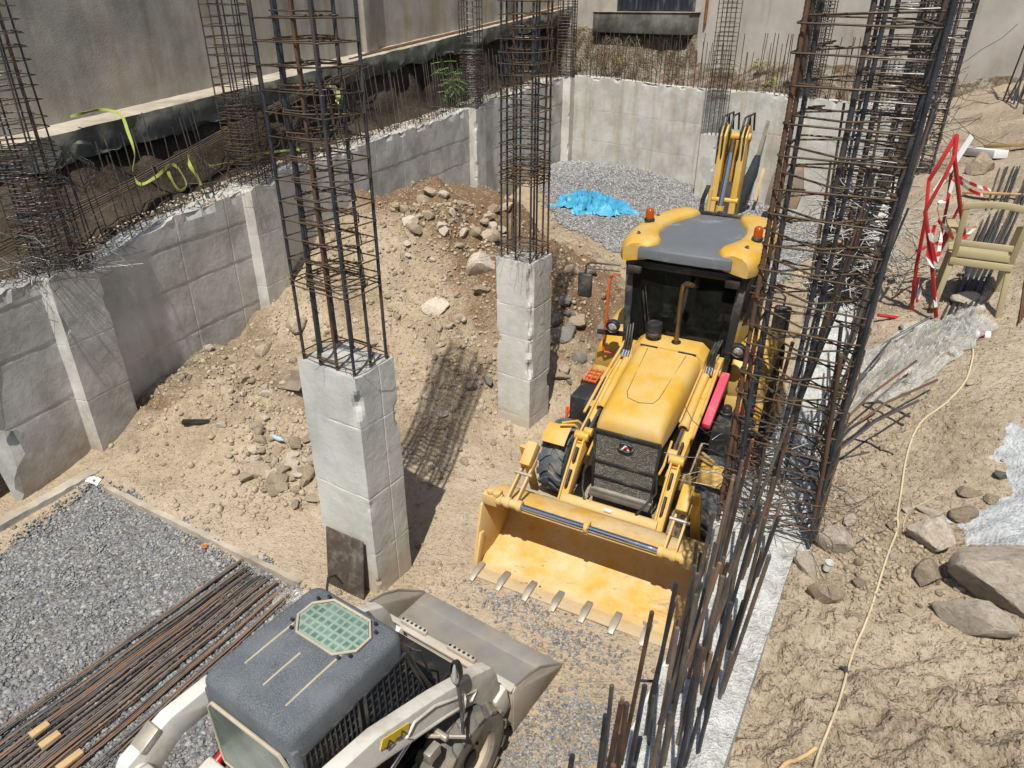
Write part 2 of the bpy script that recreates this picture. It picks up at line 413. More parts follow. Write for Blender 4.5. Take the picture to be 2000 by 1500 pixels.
def zpit(x, y, fine=True):
    x = np.atleast_1d(np.asarray(x, float)); y = np.atleast_1d(np.asarray(y, float)); P = np.stack([x, y], 1)
    m = bump2(x, y, -2.1, 14.4, 2.4, 2.2, 2.1) + bump2(x, y, -1.1, 11.6, 1.5, 1.7, .75) + bump2(x, y, -3.3, 11.2, 1.1, 1.3, .35) \
        + bump2(x, y, -5.2, 9.6, .8, .9, .42) + bump2(x, y, 1.0, 12.4, 1.2, 1.5, .40) + bump2(x, y, -2.6, 8.0, .8, .7, .16) \
        + bump2(x, y, 5.4, 13.5, 1.2, 2.5, .35) + bump2(x, y, -4.1, 8.8, .5, .5, .18)
    far = bump2(x, y, 3.0, 25.5, 2.6, 2.2, .45) + bump2(x, y, 6.6, 21.8, 1.4, 1.4, .15)
    g = np.minimum(np.minimum(poly_sd(P, G_LEFT), poly_sd(P, G_FAR)), 9)
    z = m * (1 + .18 * fbm(p3(x * .8, y * .8), 3, 5)) + far
    z = z + np.clip(m * 1.3 + .12, .12, 1) * .16 * fbm(p3(x * 1.3, y * 1.3), 4, 9) * sstep(g, -.1, .5)
    z = z - .09 * (1 - sstep(poly_sd(P, G_LEFT) + .04 * fbm(p3(x * 4, y * 4), 2, 3), -.06, .06))
    if fine:
        z = z + np.clip(m * 1.8 + .12, .12, 1) * (.045 * fbm(p3(x * 5, y * 5), 5, 21) + .05 * np.abs(fbm(p3(x * 3.2, y * 3.2), 3, 27))) * sstep(g, -.02, .2)
    return z
def uv(x, y):
    return (x - RP[0]) * RD[0] + (y - RP[1]) * RD[1], (x - RP[0]) * RN[0] + (y - RP[1]) * RN[1]
def zright(x, y, fine=True):
    x = np.atleast_1d(np.asarray(x, float)); y = np.atleast_1d(np.asarray(y, float)); u, v = uv(x, y)
    z = 2.36 + .24 * np.clip(v, -.3, 1.7) + .19 * np.clip(u - 1.4, 0, 3.6) + .03 * np.clip(u - 5, 0, 30)
    z = z + .10 * fbm(p3(x * .9, y * .9), 3, 31) + .14 * sstep(v, 2.2, 4.5) + bump2(u, v, 1.9, 1.35, .5, .35, .10)
    rough = sstep(1.5 - u + .5 * fbm(p3(x, y), 2, 8), -.2, .5) * .8 + .25 + .5 * sstep(v, 3, 5)
    r = 1 - np.abs(fbm(p3(x * 3.0, y * 3.0), 4, 41)); z = z + rough * .055 * (np.clip(r, 0, 1) ** 2 - .4) + rough * .030 * np.abs(fbm(p3(x * 6, y * 6), 3, 43))
    if fine:
        r2 = 1 - np.abs(fbm(p3(x * 11, y * 11), 3, 47)); z = z - rough * .022 * (np.clip(r2, 0, 1) ** 3 - .5) + .012 * rough * fbm(p3(x * 26, y * 26), 3, 51)
        z = z + rough * .016 * np.floor(2.5 * np.clip(vn(p3(x * 9, y * 9), 57) + .3, 0, 1))
    return z
def ground(px, py, fn=zpit, z0=None):
    dx, dy, dz = ray(px, py); lo, hi = .5, 60.0
    ts = np.geomspace(2, 45, 110); zz = fn(dx * ts, dy * ts, False); below = (CAMZ + dz * ts) < zz
    if not below.any(): return atz(px, py, 0)
    i = max(int(np.argmax(below)), 1); a, b = ts[i - 1], ts[i]
    for _ in range(9):
        m = (a + b) / 2
        if CAMZ + dz * m < float(fn(dx * m, dy * m)[0]): b = m
        else: a = m
    return Vector((dx * b, dy * b, CAMZ + dz * b))
zP = lambda x, y: float(zpit(x, y)[0])
zR = lambda x, y: float(zright(x, y)[0])

def sheet(name, X, Y, Z, mat, col=None, sm=180):
    n, m = X.shape; V = np.stack([X, Y, Z], -1).reshape(-1, 3)
    I = np.arange(n * m).reshape(n, m); F = np.stack([I[:-1, :-1], I[:-1, 1:], I[1:, 1:], I[1:, :-1]], -1).reshape(-1, 4)
    o = bpy.data.objects.new(name, mesh_np(name, V, F, mat, smooth=sm, col=col)); link(o); return o
# pit floor: rows get longer with distance
N1, N2 = 470, 430
Yr = 1.6 * (31 / 1.6) ** (np.arange(N1) / (N1 - 1)); A = np.linspace(-1, 1, N2)
Y = np.repeat(Yr[:, None], N2, 1); X = A[None, :] * (3.0 + Y * .62) + (Y * .04); X = np.broadcast_to(X, Y.shape).copy()
Z = zpit(X.ravel(), Y.ravel()).reshape(X.shape)
u_, v_ = uv(X, Y); Z = np.where(v_ > -.25, np.minimum(Z, 0), Z)
damp = np.clip(bump2(X.ravel(), Y.ravel(), -1.3, 14.6, 1.5, 1.5, 1.0) + bump2(X.ravel(), Y.ravel(), .6, 12.6, 1.4, 1.9, .9) + bump2(X.ravel(), Y.ravel(), -5.1, 8.9, .6, .5, .6) + bump2(X.ravel(), Y.ravel(), -.7, 8.4, .7, 1.2, .35), 0, 1)
smooth_ = np.clip(bump2(X.ravel(), Y.ravel(), .2, 6.2, .9, 1.6, 1.0) + bump2(X.ravel(), Y.ravel(), -3.3, 6.6, 1.2, .5, 1.0, -.55), 0, 1)
pit = tag(sheet('pit_floor', X, Y, Z, M['earth'], np.stack([damp, smooth_, damp, damp * 0 + 1], -1), 24), kind='structure')
# gravel beds: own sheets a little above the floor
def bed(name, poly, lift, res, clipf=None):
    P = np.array([p[:2] for p in poly]); lo = P.min(0); hi = P.max(0)
    xs = np.arange(lo[0], hi[0] + res, res); ys = np.arange(lo[1], hi[1] + res, res); X, Y = np.meshgrid(xs, ys)
    q = np.stack([X.ravel(), Y.ravel()], 1); sd = poly_sd(q, poly) + .12 * fbm(p3(X.ravel() * 2.5, Y.ravel() * 2.5), 3, 12)
    Z = zpit(X.ravel(), Y.ravel()) + lift * sstep(-sd, -.02, .15) - .05 * sstep(sd, -.02, .06) + .012 * fbm(p3(X.ravel() * 5, Y.ravel() * 5), 2, 2)
    n, m = X.shape; I = np.arange(n * m).reshape(n, m); F = np.stack([I[:-1, :-1], I[:-1, 1:], I[1:, 1:], I[1:, :-1]], -1).reshape(-1, 4)
    keep = (sd.reshape(n, m)[:-1, :-1].ravel() < .08); F = F[keep]
    V = np.stack([X.ravel(), Y.ravel(), Z], -1)
    return tag(link(bpy.data.objects.new(name, mesh_np(name, V, F, M['gravel_bed'], smooth=180))), kind='structure')
bed('gravel_bed', G_LEFT, .015, .04); bed('gravel_bed', G_FAR, .03, .08)

# upper ground beyond the right wall
us = np.concatenate([np.linspace(-2.6, 5.2, 430), 5.2 + np.cumsum(np.linspace(.02, .22, 120))]); vs_ = np.concatenate([np.linspace(-.02, 3.2, 210), 3.2 + np.cumsum(np.linspace(.03, .30, 50))])
Ug, Vg = np.meshgrid(us, vs_); X = RP[0] + Ug * RD[0] + Vg * RN[0]; Y = RP[1] + Ug * RD[1] + Vg * RN[1]
Z = zright(X.ravel(), Y.ravel()).reshape(X.shape)
upper = tag(sheet('upper_ground', X, Y, Z, M['earth_right'], None, 26), kind='structure')
# white cement dust spilled on the upper ground
C_POLY = [tuple(ground(a, b, zright)[:2]) for a, b in [(1855, 1075), (1880, 1030), (1960, 940), (1945, 850), (2030, 800), (2300, 800), (2300, 1120), (2000, 1120), (1930, 1060), (1880, 1110)]]
P = np.array(C_POLY); lo, hi = P.min(0), P.max(0); xs = np.arange(lo[0] - .2, hi[0] + .2, .02); ys = np.arange(lo[1] - .2, hi[1] + .2, .02); X, Y = np.meshgrid(xs, ys)
q = np.stack([X.ravel(), Y.ravel()], 1); sd = poly_sd(q, C_POLY) + .10 * fbm(p3(q[:, 0] * 6, q[:, 1] * 6), 4, 12)
Z = zright(q[:, 0], q[:, 1]) + .035 * sstep(-sd, -.01, .2) - .03 * sstep(sd, 0, .05)
n, m = X.shape; I = np.arange(n * m).reshape(n, m); F = np.stack([I[:-1, :-1], I[:-1, 1:], I[1:, 1:], I[1:, :-1]], -1).reshape(-1, 4)[sd.reshape(n, m)[:-1, :-1].ravel() < .04]
tag(link(bpy.data.objects.new('cement_dust', mesh_np('cement_dust', np.stack([X.ravel(), Y.ravel(), Z], -1), F, M['cement'], smooth=180))),
    'spill of white cement dust spread over the upper earth beside the boulders', 'cement', kind='stuff')

# ================================================================ CONCRETE WALLS
def wall_thing(label, P0, d, nrm, L0, L1, zb, ztop, thick, mats, joints_z, joint_s, seed, ragged=.03, ragged_end=False, res=.10, topmat=1, sm=11, gj=1.0):
    S_ = set(np.round(np.arange(L0, L1 + .001, res), 4))
    for j in joint_s:
        for e in (-.04, -.02, -.008, .008, .02, .04): S_.add(round(j + e, 4))
    S_ = np.array(sorted(S_)); K = []
    zr = set(np.round(np.linspace(0, 1, 30), 4))
    zt_max = float(np.max(ztop(S_)))
    for j in joints_z:
        for e in (-.055, -.03, -.012, .0, .012, .03, .055): zr.add(round((j + e - zb) / (zt_max - zb), 5))
    zr = np.array(sorted(zr))
    prof = [(0.0, t) for t in zr] + [(-thick * t, 1.0) for t in (.02, .07, .13, .2, .27, .34, .41, .48, .55, .62, .69, .76, .83, .9, .96)] + [(-thick, 1.0), (-thick, .6), (-thick, 0.0)]
    nn = np.array([p[0] for p in prof]); tt = np.array([p[1] for p in prof])
    SS, NN = np.meshgrid(S_, nn, indexing='ij'); TT = np.broadcast_to(tt[None, :], SS.shape)
    zt = ztop(S_)[:, None]; ZZ = zb + np.minimum(TT * (zt_max - zb), 1e9) * 1.0
    ZZ = np.where(TT >= 1, zt, np.minimum(ZZ, zt - .01))
    q = lambda f, sd, o=3: fbm(p3(SS.ravel() * f, NN.ravel() * f * 2 + 5, ZZ.ravel() * f), o, sd).reshape(SS.shape)
    front = (NN == 0)
    dn = .006 * q(1.5, seed) + .002 * q(9, seed + 3)
    for j in joints_z:
        jj = j + .02 * fbm(p3(SS.ravel() * 1.2, 0 * SS.ravel()), 3, seed + 7).reshape(SS.shape)
        br = .5 + .7 * q(2.5, seed + 9); side = np.sign(j * 7 % 2 - 1)
        dn = dn + np.exp(-((ZZ - jj) / .016) ** 2) * -.016 * gj * np.clip(br, 0, 1.3) + (ZZ > jj) * .006 * gj * (1 if int(j * 10) % 2 else -1)
    for j in joint_s: dn = dn - .008 * np.exp(-((SS - j) / .009) ** 2)
    edge = np.clip(1 - (zt - ZZ) / .14, 0, 1) * front
    dn = dn * front - edge * np.clip(q(5, seed + 13) - .05, 0, 1) * .09
    top = (TT >= 1)
    ZZ = ZZ + top * (ragged * q(4, seed + 15) + .016 * q(17, seed + 16) + ragged * .8 * q(1.0, seed + 18)) 
    SO = SS.copy()
    if ragged_end:
        wgt = np.clip((L0 + .9 - SS) / .9, 0, 1)
        SO = SO + wgt * (.35 * fbm(p3(0 * SS.ravel(), ZZ.ravel() * 1.6, NN.ravel()), 4, seed + 20).reshape(SS.shape) - .15 * (1 - (ZZ - zb) / (zt_max - zb)) + .22)
    NO = NN + dn
    X = d[0] * SO + nrm[0] * NO; Y = d[1] * SO + nrm[1] * NO
    n, m = X.shape; V = np.stack([X, Y, ZZ], -1).reshape(-1, 3); I = np.arange(n * m).reshape(n, m)
    F = np.stack([I[:-1, :-1], I[1:, :-1], I[1:, 1:], I[:-1, 1:]], -1).reshape(-1, 4)
    mi = np.broadcast_to((np.minimum(np.arange(m - 1), 9999) >= len(zr))[None, :], (n - 1, m - 1)).reshape(-1).astype(np.int32) * topmat
    me = mesh_np('wall_body', V, F, mats, smooth=sm); me.polygons.foreach_set('material_index', mi)
    # closed ends
    bm = bmesh.new(); bm.from_mesh(me); bm.verts.ensure_lookup_table()
    for e in (0, n - 1):
        vs = [bm.verts[int(i)] for i in I[e]]
        try: f = bm.faces.new(vs); f.material_index = 1
        except ValueError: pass
    bmesh.ops.triangulate(bm, faces=[f for f in bm.faces if len(f.verts) > 4]); bm.normal_update(); bm.to_mesh(me); bm.free()
    root = empty('retaining_wall', (P0[0], P0[1], 0), 0, label, 'wall'); root['kind'] = 'thing'
    link(bpy.data.objects.new('wall_body', me), root)
    return root
zl = lambda s: 2.50 + .42 * sstep(np.asarray(s, float), -.2, 4.4) + .018 * np.clip(np.asarray(s, float) - 4, 0, 20) + .05 * fbm(p3(np.asarray(s, float) * .8, 0 * np.asarray(s, float)), 2, 3)
left_wall = wall_thing('long shaded retaining wall with broken top running along the dirt mound', LP, LD, LN, -1.05, 22.2, -.3, zl, .34,
                       [M['conc_wall'], M['conc_raw']], [.95, 1.75, 2.35], [1.25, 2.3, 3.35, 5.6, 6.8, 8.0, 9.2, 10.5, 11.8, 14.4, 15.7, 17.0, 18.3, 19.6, 20.8], 3, .035, True, gj=.7)
zf = lambda s: 3.24 + .03 * fbm(p3(np.asarray(s, float) * .5, 0 * np.asarray(s, float)), 2, 6)
far_wall = wall_thing('pale concrete retaining wall closing the far end of the pit', FP, FD, FN, 0, 13.6, -.5, zf, .34,
                      [M['conc_far'], M['conc_raw']], [1.1, 2.15], [1.0, 2.05, 3.5, 4.9, 6.1, 7.4, 8.8, 10.2, 11.4, 12.6], 23, .02, gj=.25)
RB = RP + RD * 19.2 - RN * .42                     # pit-side edge of the right wall, far end
zr_ = lambda s: 2.55 + .36 * sstep(19.2 - np.asarray(s, float), 2.6, 5.4) + .30 * sstep(19.2 - np.asarray(s, float), 5, 14)
right_wall = wall_thing('retaining wall with rough white top and dense starter bars beside the upper earth', RB, -RD, -RN, 0, 22.2, -.3, zr_, .42,
                        [M['conc_col'], M['conc_splash']], [1.0, 1.9], [8, 9.2, 10.4, 11.6, 12.8, 14, 15.2, 16.4, 17.6, 18.8, 20], 33, .03, res=.04, sm=60)

def rough_box(name, wd, dp, h, mats, res=.04, disp=.006, chip=.05, seed=0, joints=(), z0=0.0, base=0, vjoint=None, topz=.012, jag=0.0):
    """concrete prism standing at z0, edges chipped, joints grooved; topz roughens the top, jag breaks it"""
    Vs, Fs, Ms = [], [], []; nbase = 0
    zl_ = set(np.round(np.arange(0, h + res / 2, res * 1.3), 4)); zl_.add(round(h, 4)); zl_ = {z for z in zl_ if z <= h}
    for j in joints:
        for e in (-.032, -.018, -.006, .0, .006, .018, .032): zl_.add(round(j + e, 4))
    zs = np.array(sorted(zl_))
    def grid(A, B, f, mi):
        nonlocal nbase
        a, b = np.meshgrid(A, B, indexing='ij'); P = f(a.ravel(), b.ravel()); n, m = a.shape
        I = np.arange(n * m).reshape(n, m) + nbase
        Vs.append(P); F = np.stack([I[:-1, :-1], I[1:, :-1], I[1:, 1:], I[:-1, 1:]], -1).reshape(-1, 4); Fs.append(F); Ms.append(np.full(len(F), mi)); nbase += n * m
    xs = np.linspace(-wd / 2, wd / 2, max(3, int(wd / res))); ys = np.linspace(-dp / 2, dp / 2, max(3, int(dp / res)))
    if vjoint is not None: ys = np.sort(np.concatenate([ys, [vjoint - .025, vjoint - .012, vjoint + .012, vjoint + .025, vjoint]]))
    st_ = lambda x, y, z: np.stack([x + 0 * z, y + 0 * z, z + 0 * x], -1)
    grid(xs, zs, lambda a, b: st_(a, -dp / 2 + 0 * a, b), 0); grid(-xs, zs, lambda a, b: st_(a, dp / 2 + 0 * a, b), 0)
    grid(ys, zs, lambda a, b: st_(wd / 2 + 0 * a, a, b), 0); grid(-ys, zs, lambda a, b: st_(-wd / 2 + 0 * a, a, b), 0)
    grid(xs, ys, lambda a, b: st_(a, b, h + 0 * a), 1)
    V = np.concatenate(Vs); F = np.concatenate(Fs); mi = np.concatenate(Ms).astype(np.int32)
    x, y, z = V.T; dx = wd / 2 - np.abs(x); dy = dp / 2 - np.abs(y); e = np.maximum(dx, dy)
    o = seed * 3.7
    near = np.clip(1 - e / .07, 0, 1); ch = near * (.003 + np.clip(fbm(p3(x * 3 + o, y * 3, z * 2.6), 5, seed) - .40, 0, 1) * chip * 1.6)
    gro = 0
    for j in joints:
        jj = j + .012 * fbm(p3(x * 5 + o, y * 5), 2, seed + 3)
        gro = gro + .0045 * np.exp(-((z - jj) / .007) ** 2) * np.clip(.7 + fbm(p3(x * 8 + o, y * 8, z * 2), 2, seed + 4), .1, 1.4)
    if vjoint is not None: gro = gro + .005 * np.exp(-((y - vjoint) / .006) ** 2) * (np.abs(dx) < 1e-6)
    n_ = disp * .5 * fbm(p3(x * 5 + o, y * 5, z * 5), 4, seed + 1)
    sx = np.sign(x) * (-(ch) - gro * (dx < .01) + n_); sy = np.sign(y) * (-(ch) - gro * (dy < .01) + n_)
    V[:, 0] += np.where(dx < .07, sx, 0); V[:, 1] += np.where(dy < .07, sy, 0)
    tp = z >= h - 1e-6; V[:, 2] += tp * (topz * fbm(p3(x * 9 + o, y * 9), 3, seed + 2))
    if jag: V[:, 2] -= np.clip((z - h + .5) / .5, 0, 1) * jag * np.clip(fbm(p3(x * 3 + o, y * 3), 3, seed + 5) + .3, 0, 1.5)
    V[:, 2] += z0
    me = mesh_np(name, V, F, mats, smooth=11); me.polygons.foreach_set('material_index', mi); return me

# ---------------------------------------------------------------- rebar cages
def bar_mesh(h, r, ribbed):
    if not ribbed:
        return MB().tube([(0, 0, 0), (0, 0, h)], r, 7).mesh('vertical_bar', M['rebar'])
    n = int(h / .011); seg = 8; a = 2 * np.pi * np.arange(seg) / seg
    V = []
    for k in range(n):
        rr = r * (1.12 if k % 2 else .93); zz = k * .011
        V.append(np.stack([rr * np.cos(a), rr * np.sin(a), zz + .010 * np.sin(a) + .011], -1))
    V = np.concatenate(V); I = np.arange(n * seg).reshape(n, seg); J = np.roll(I, -1, 1)
    F = np.stack([I[:-1], J[:-1], J[1:], I[1:]], -1).reshape(-1, 4)
    return mesh_np('vertical_bar', V, F, M['rebar'], smooth=60)
def rrect(wd, dp, c=.03, n=3):
    pts = []
    for sx, sy, a0 in ((1, -1, -90), (1, 1, 0), (-1, 1, 90), (-1, -1, 180)):
        for k in range(n):
            a = R(a0 + 90 * k / (n - 1)); pts.append((sx * (wd / 2 - c) + c * math.cos(a), sy * (dp / 2 - c) + c * math.sin(a), 0))
    return pts
def tie_mesh(wd, dp, r, mat, bulge=0, seg=6, hook=True):
    pts = rrect(wd, dp)
    if bulge:
        q = []
        for i, p in enumerate(pts):
            a, b = Vector(p), Vector(pts[(i + 1) % len(pts)]); q.append(a)
            if (b - a).length > .1:
                m = (a + b) / 2; q.append(m + m.normalized() * bulge)
        pts = q
    m = MB().tube(pts, r, seg, closed=True)
    if hook:
        m.tube([(wd / 2 - .01, -dp / 2 + .03, .012), (wd / 2 - .09, -dp / 2 + .10, .02)], r, seg)
        m.tube([(wd / 2 - .03, -dp / 2 + .005, .014), (wd / 2 - .10, -dp / 2 + .08, .03)], r, seg)
    return m.mesh('stirrup', mat)
def diamond_mesh(wd, dp, r, mat, fx, fy, seg=6):
    pts = [(fx * wd / 2, -dp / 2, 0), (wd / 2, -fy * dp / 2, 0), (wd / 2, fy * dp / 2, 0), (fx * wd / 2, dp / 2, 0), (-fx * wd / 2, dp / 2, 0), (-wd / 2, fy * dp / 2, 0), (-wd / 2, -fy * dp / 2, 0), (-fx * wd / 2, -dp / 2, 0)]
    return MB().tube(pts, r, seg, closed=True).mesh('stirrup', mat)
def cage(root, wd, dp, z0, h, nx, ny, rb, rt, ribbed, levels, seed, lean=(0, 0), tiemat='tie', inner=True, extra=0, jit=1.0):
    rnd = random.Random(seed); bm_ = bar_mesh(h, rb, ribbed); me2 = bm_.copy(); me2.materials[0] = M['rebar_rust']
    pos = []
    for i in range(nx):
        for j in range(ny):
            if i in (0, nx - 1) or j in (0, ny - 1):
                pos.append((-wd / 2 + wd * i / (nx - 1), -dp / 2 + dp * j / (ny - 1)))
    for k, (x, y) in enumerate(pos):
        rust = rnd.random() < .13
        o = link(bpy.data.objects.new('vertical_bar', me2 if rust else bm_), root)
        o.location = (x, y, z0 - rnd.random() * .05)
        o.rotation_euler = (R(rnd.uniform(-.35, .35) * jit) + lean[0], R(rnd.uniform(-.35, .35) * jit) + lean[1], rnd.random() * 6)
    ow_ = wd + 2 * rb + 2 * rt; od = dp + 2 * rb + 2 * rt
    outer = [tie_mesh(ow_, od, rt, M[tiemat]), tie_mesh(ow_ + .01, od - .005, rt, M['tie'], .012)]
    inn = diamond_mesh(ow_, od, rt, M[tiemat], .33 if nx >= 4 else .06, .33 if ny >= 4 else .06)
    inn2 = tie_mesh(ow_ * (.36 if nx >= 4 else .5), od, rt, M[tiemat], hook=False) if inner == 2 else None
    for z in levels:
        cx = math.sin(lean[1]) * (z); cy = -math.sin(lean[0]) * z
        for q, me in enumerate((outer[rnd.random() < .3], inn, inn2)):
            if me is None or (q == 1 and not inner): continue
            o = link(bpy.data.objects.new('stirrup', me), root)
            o.location = (cx + rnd.uniform(-.006, .006), cy + rnd.uniform(-.006, .006), z0 + z + (.018 * q) + rnd.uniform(-.012, .012))
            tl = 1.3 * jit
            o.rotation_euler = (R(rnd.uniform(-tl, tl)), R(rnd.uniform(-tl, tl)), R(rnd.uniform(-1.2, 1.2) * jit) + (math.pi if rnd.random() < .5 else 0))
    return root
def wires(root, wd, dp, z0, z1, n, seed, mat='tie_grey', r=.0022, spread=.12):
    rnd = random.Random(seed); m = MB()
    for _ in range(n):
        x = rnd.uniform(-wd / 2, wd / 2) * 1.1; y = rnd.uniform(-dp / 2, dp / 2) * 1.1; z = rnd.uniform(z0, z1)
        pts = [(x, y, z)]; d = Vector((rnd.uniform(-1, 1), rnd.uniform(-1, 1), rnd.uniform(-.4, .4)))
        for k in range(4):
            d += Vector((rnd.uniform(-.7, .7), rnd.uniform(-.7, .7), rnd.uniform(-.7, .5))); p = Vector(pts[-1]) + d.normalized() * spread * rnd.uniform(.3, .8)
            p.z = max(p.z, z0 + .004); pts.append(tuple(p))
        m.tube(pts, r, 4)
    o = m.build('tie_wire_tangle', M[mat], root, smooth=60); o['kind'] = 'stuff'; return o

def column(label, loc, yaw, wd, dp, h, cargs, name='reinforced_column', cat='column', seed=1, z0=0.0, joints=(), chip=.05, vj=None, mats=None, jag=0, group=None):
    root = empty(name, (loc[0], loc[1], z0), yaw, label, cat, group)
    root['kind'] = 'thing'
    me = rough_box('concrete_shaft', wd, dp, h, mats or [M['conc_col'], M['conc_raw']], joints=joints, seed=seed, chip=chip, vjoint=vj, jag=jag, res=.035)
    link(bpy.data.objects.new('concrete_shaft', me), root)
    if cargs: cage(root, z0=h, seed=seed, **cargs)
    return root
def lv(a, b, step): return list(np.arange(a, b, step))
M['splash'] = m_simple('cement_splashed_wire', 'A9A9A4', .85, 0, .15, 9, dirt='6A655C', dirtamt=.5)
# column 1, 2 and the far one: corners solved from the photograph
yaw1 = R(-33)
ex = Vector((math.cos(yaw1), math.sin(yaw1))); ey = Vector((-math.sin(yaw1), math.cos(yaw1)))
def from_front(front, wd, dp, yaw):
    ex = Vector((math.cos(yaw), math.sin(yaw))); ey = Vector((-math.sin(yaw), math.cos(yaw)))
    return Vector(front) - ex * wd / 2 + ey * dp / 2        # front corner is the (+x,-y) one
W1, D1 = .74, .52
c1 = from_front((-1.392, 5.57), W1, D1, yaw1)
col1 = column('wide free-standing concrete column with tall rebar cage, plywood leaning on its foot', c1, yaw1, W1, D1, 2.58,
              dict(wd=W1 - .10, dp=D1 - .10, h=5.6, nx=4, ny=3, rb=.0145, rt=.0062, ribbed=True, levels=[.07, .74, .79, .84] + lv(.98, 5.5, .17), inner=2), seed=4,
              joints=(.55, 1.25, 2.05), vj=.05, chip=.06)
wires(col1, W1, D1, 2.58, 2.66, 10, 2)
W2 = .54
c2 = from_front((.245, 8.62), W2, W2, R(-33))
col2 = column('second concrete column, standing between the dirt mound and the yellow backhoe', c2, R(-33), W2, W2, 2.62,
              dict(wd=W2 - .10, dp=W2 - .10, h=5.6, nx=3, ny=4, rb=.013, rt=.006, ribbed=False, levels=[.10, .16] + [.95, 1.0, 1.04, 1.08, 1.11, 1.16, 1.2] + lv(1.3, 5.4, .125)), seed=9,
              joints=(.35, .95, 1.55, 2.0), chip=.07)
wires(col2, W2, W2, 2.62, 2.86, 60, 5, spread=.2)
c3 = atz(1372, 400, 0)[:2]
col3 = column('far concrete column behind the digger boom, in front of the pale end wall', (c3[0] + .1, c3[1] + .1), R(-48), .55, .55, 2.1,
              dict(wd=.46, dp=.46, h=4.4, nx=4, ny=3, rb=.011, rt=.005, ribbed=False, levels=[.95, 1.0, 1.05, 1.1] + lv(1.2, 4.2, .12), tiemat='tie'), seed=13, joints=(1.1,), chip=.04, mats=[M['conc_far'], M['conc_raw']])
# pillars cast into the walls, each with its cage
def on_left(s, n=0): return (LP[0] + LD[0] * s + LN[0] * n, LP[1] + LD[1] * s + LN[1] * n)
yawL = math.atan2(LD[1], LD[0])
def low_dense(a, b): return lv(.04, a, .07) + lv(a, b, .14)
WM = [M['conc_wall'], M['conc_raw']]
pa = column('patched wall pillar beside the big gravel bed, bushy grey rebar cage on top', on_left(.36, -.03), yawL, .68, .50, 2.62,
            dict(wd=.56, dp=.42, h=3.6, nx=4, ny=3, rb=.011, rt=.0055, ribbed=False, levels=low_dense(1.5, 3.5), tiemat='tie_grey', jit=3.2), 'wall_pillar', 'pillar', 21, mats=WM, jag=.12, chip=.10, joints=(.9, 1.7))
wires(pa, .8, .6, 2.55, 2.9, 170, 7, spread=.35, r=.0035)
pb = column('wall pillar above the rocks at the mound edge, cage and green strap on top', on_left(4.14, -.03), yawL, .74, .50, 2.92,
            dict(wd=.54, dp=.42, h=3.6, nx=4, ny=3, rb=.011, rt=.0055, ribbed=False, levels=low_dense(1.2, 3.5), tiemat='tie', jit=2.4), 'wall_pillar', 'pillar', 22, mats=WM, jag=.10, chip=.09, joints=(1.2, 2.1))
wires(pb, .9, .5, 2.9, 3.05, 80, 8, spread=.3)
pc = column('wall pillar below the green weed, white front edge', on_left(13.2, -.03), yawL, .66, .50, 3.1,
            dict(wd=.48, dp=.42, h=3.6, nx=4, ny=3, rb=.012, rt=.006, ribbed=False, levels=low_dense(1.4, 3.5), tiemat='tie_grey', jit=2.2), 'wall_pillar', 'pillar', 23, mats=WM, jag=.10, chip=.06)
wires(pc, .8, .6, 3.05, 3.9, 90, 9, spread=.3, r=.003)
pd = column('slim corner pillar where the two long walls meet behind the gravel heap', on_left(21.55, .02), yawL, .60, .55, 3.22,
            dict(wd=.55, dp=.5, h=3.6, nx=4, ny=4, rb=.014, rt=.0065, ribbed=False, levels=lv(.04, 3.5, .10), tiemat='tie_grey', jit=1.4), 'wall_pillar', 'pillar', 24, mats=[M['conc_far'], M['conc_raw']], jag=.06)
def on_far(s, n=0): return (FP[0] + FD[0] * s + FN[0] * n, FP[1] + FD[1] * s + FN[1] * n)
yawF = math.atan2(FD[1], FD[0])
pe = column('far wall pillar with a dense dark cage, right of the leaning timbers', on_far(9.3, .0), yawF, .62, .5, 3.25,
            dict(wd=.60, dp=.46, h=3.6, nx=5, ny=4, rb=.013, rt=.0065, ribbed=False, levels=lv(.04, 3.5, .075), tiemat='tie_grey', jit=2), 'wall_pillar', 'pillar', 25, mats=[M['conc_far'], M['conc_raw']])
pg = column('dense dark cage on the far wall where it meets the wall under the tall cages', on_far(12.4, .0), yawF, .62, .5, 3.25,
            dict(wd=.60, dp=.46, h=3.6, nx=4, ny=4, rb=.013, rt=.0065, ribbed=False, levels=lv(.04, 3.5, .09), tiemat='tie', jit=2), 'wall_pillar', 'pillar', 26, mats=[M['conc_far'], M['conc_raw']])
def on_right(u, v=0): return (RP[0] + RD[0] * u + RN[0] * v, RP[1] + RD[1] * u + RN[1] * v)
yawR = math.atan2(RD[1], RD[0]); yawRx = yawR - math.pi / 2
cD = from_front((1.88, 3.40), .56, .62, yawRx)
pD = column('wall pillar with the tall thick-barred cage beside the yellow loader bucket', (cD[0] - .05, cD[1]), yawRx, .60, .72, 2.545,
            dict(wd=.56, dp=.62, h=4.0, nx=3, ny=4, rb=.0128, rt=.0056, ribbed=True, levels=lv(.05, .45, .09) + lv(.5, 3.9, .15), inner=1, jit=1.6), 'wall_pillar', 'pillar', 31, chip=.05, mats=[M['conc_col'], M['conc_splash']])
wires(pD, .6, .7, 2.55, 3.1, 110, 11, spread=.2)
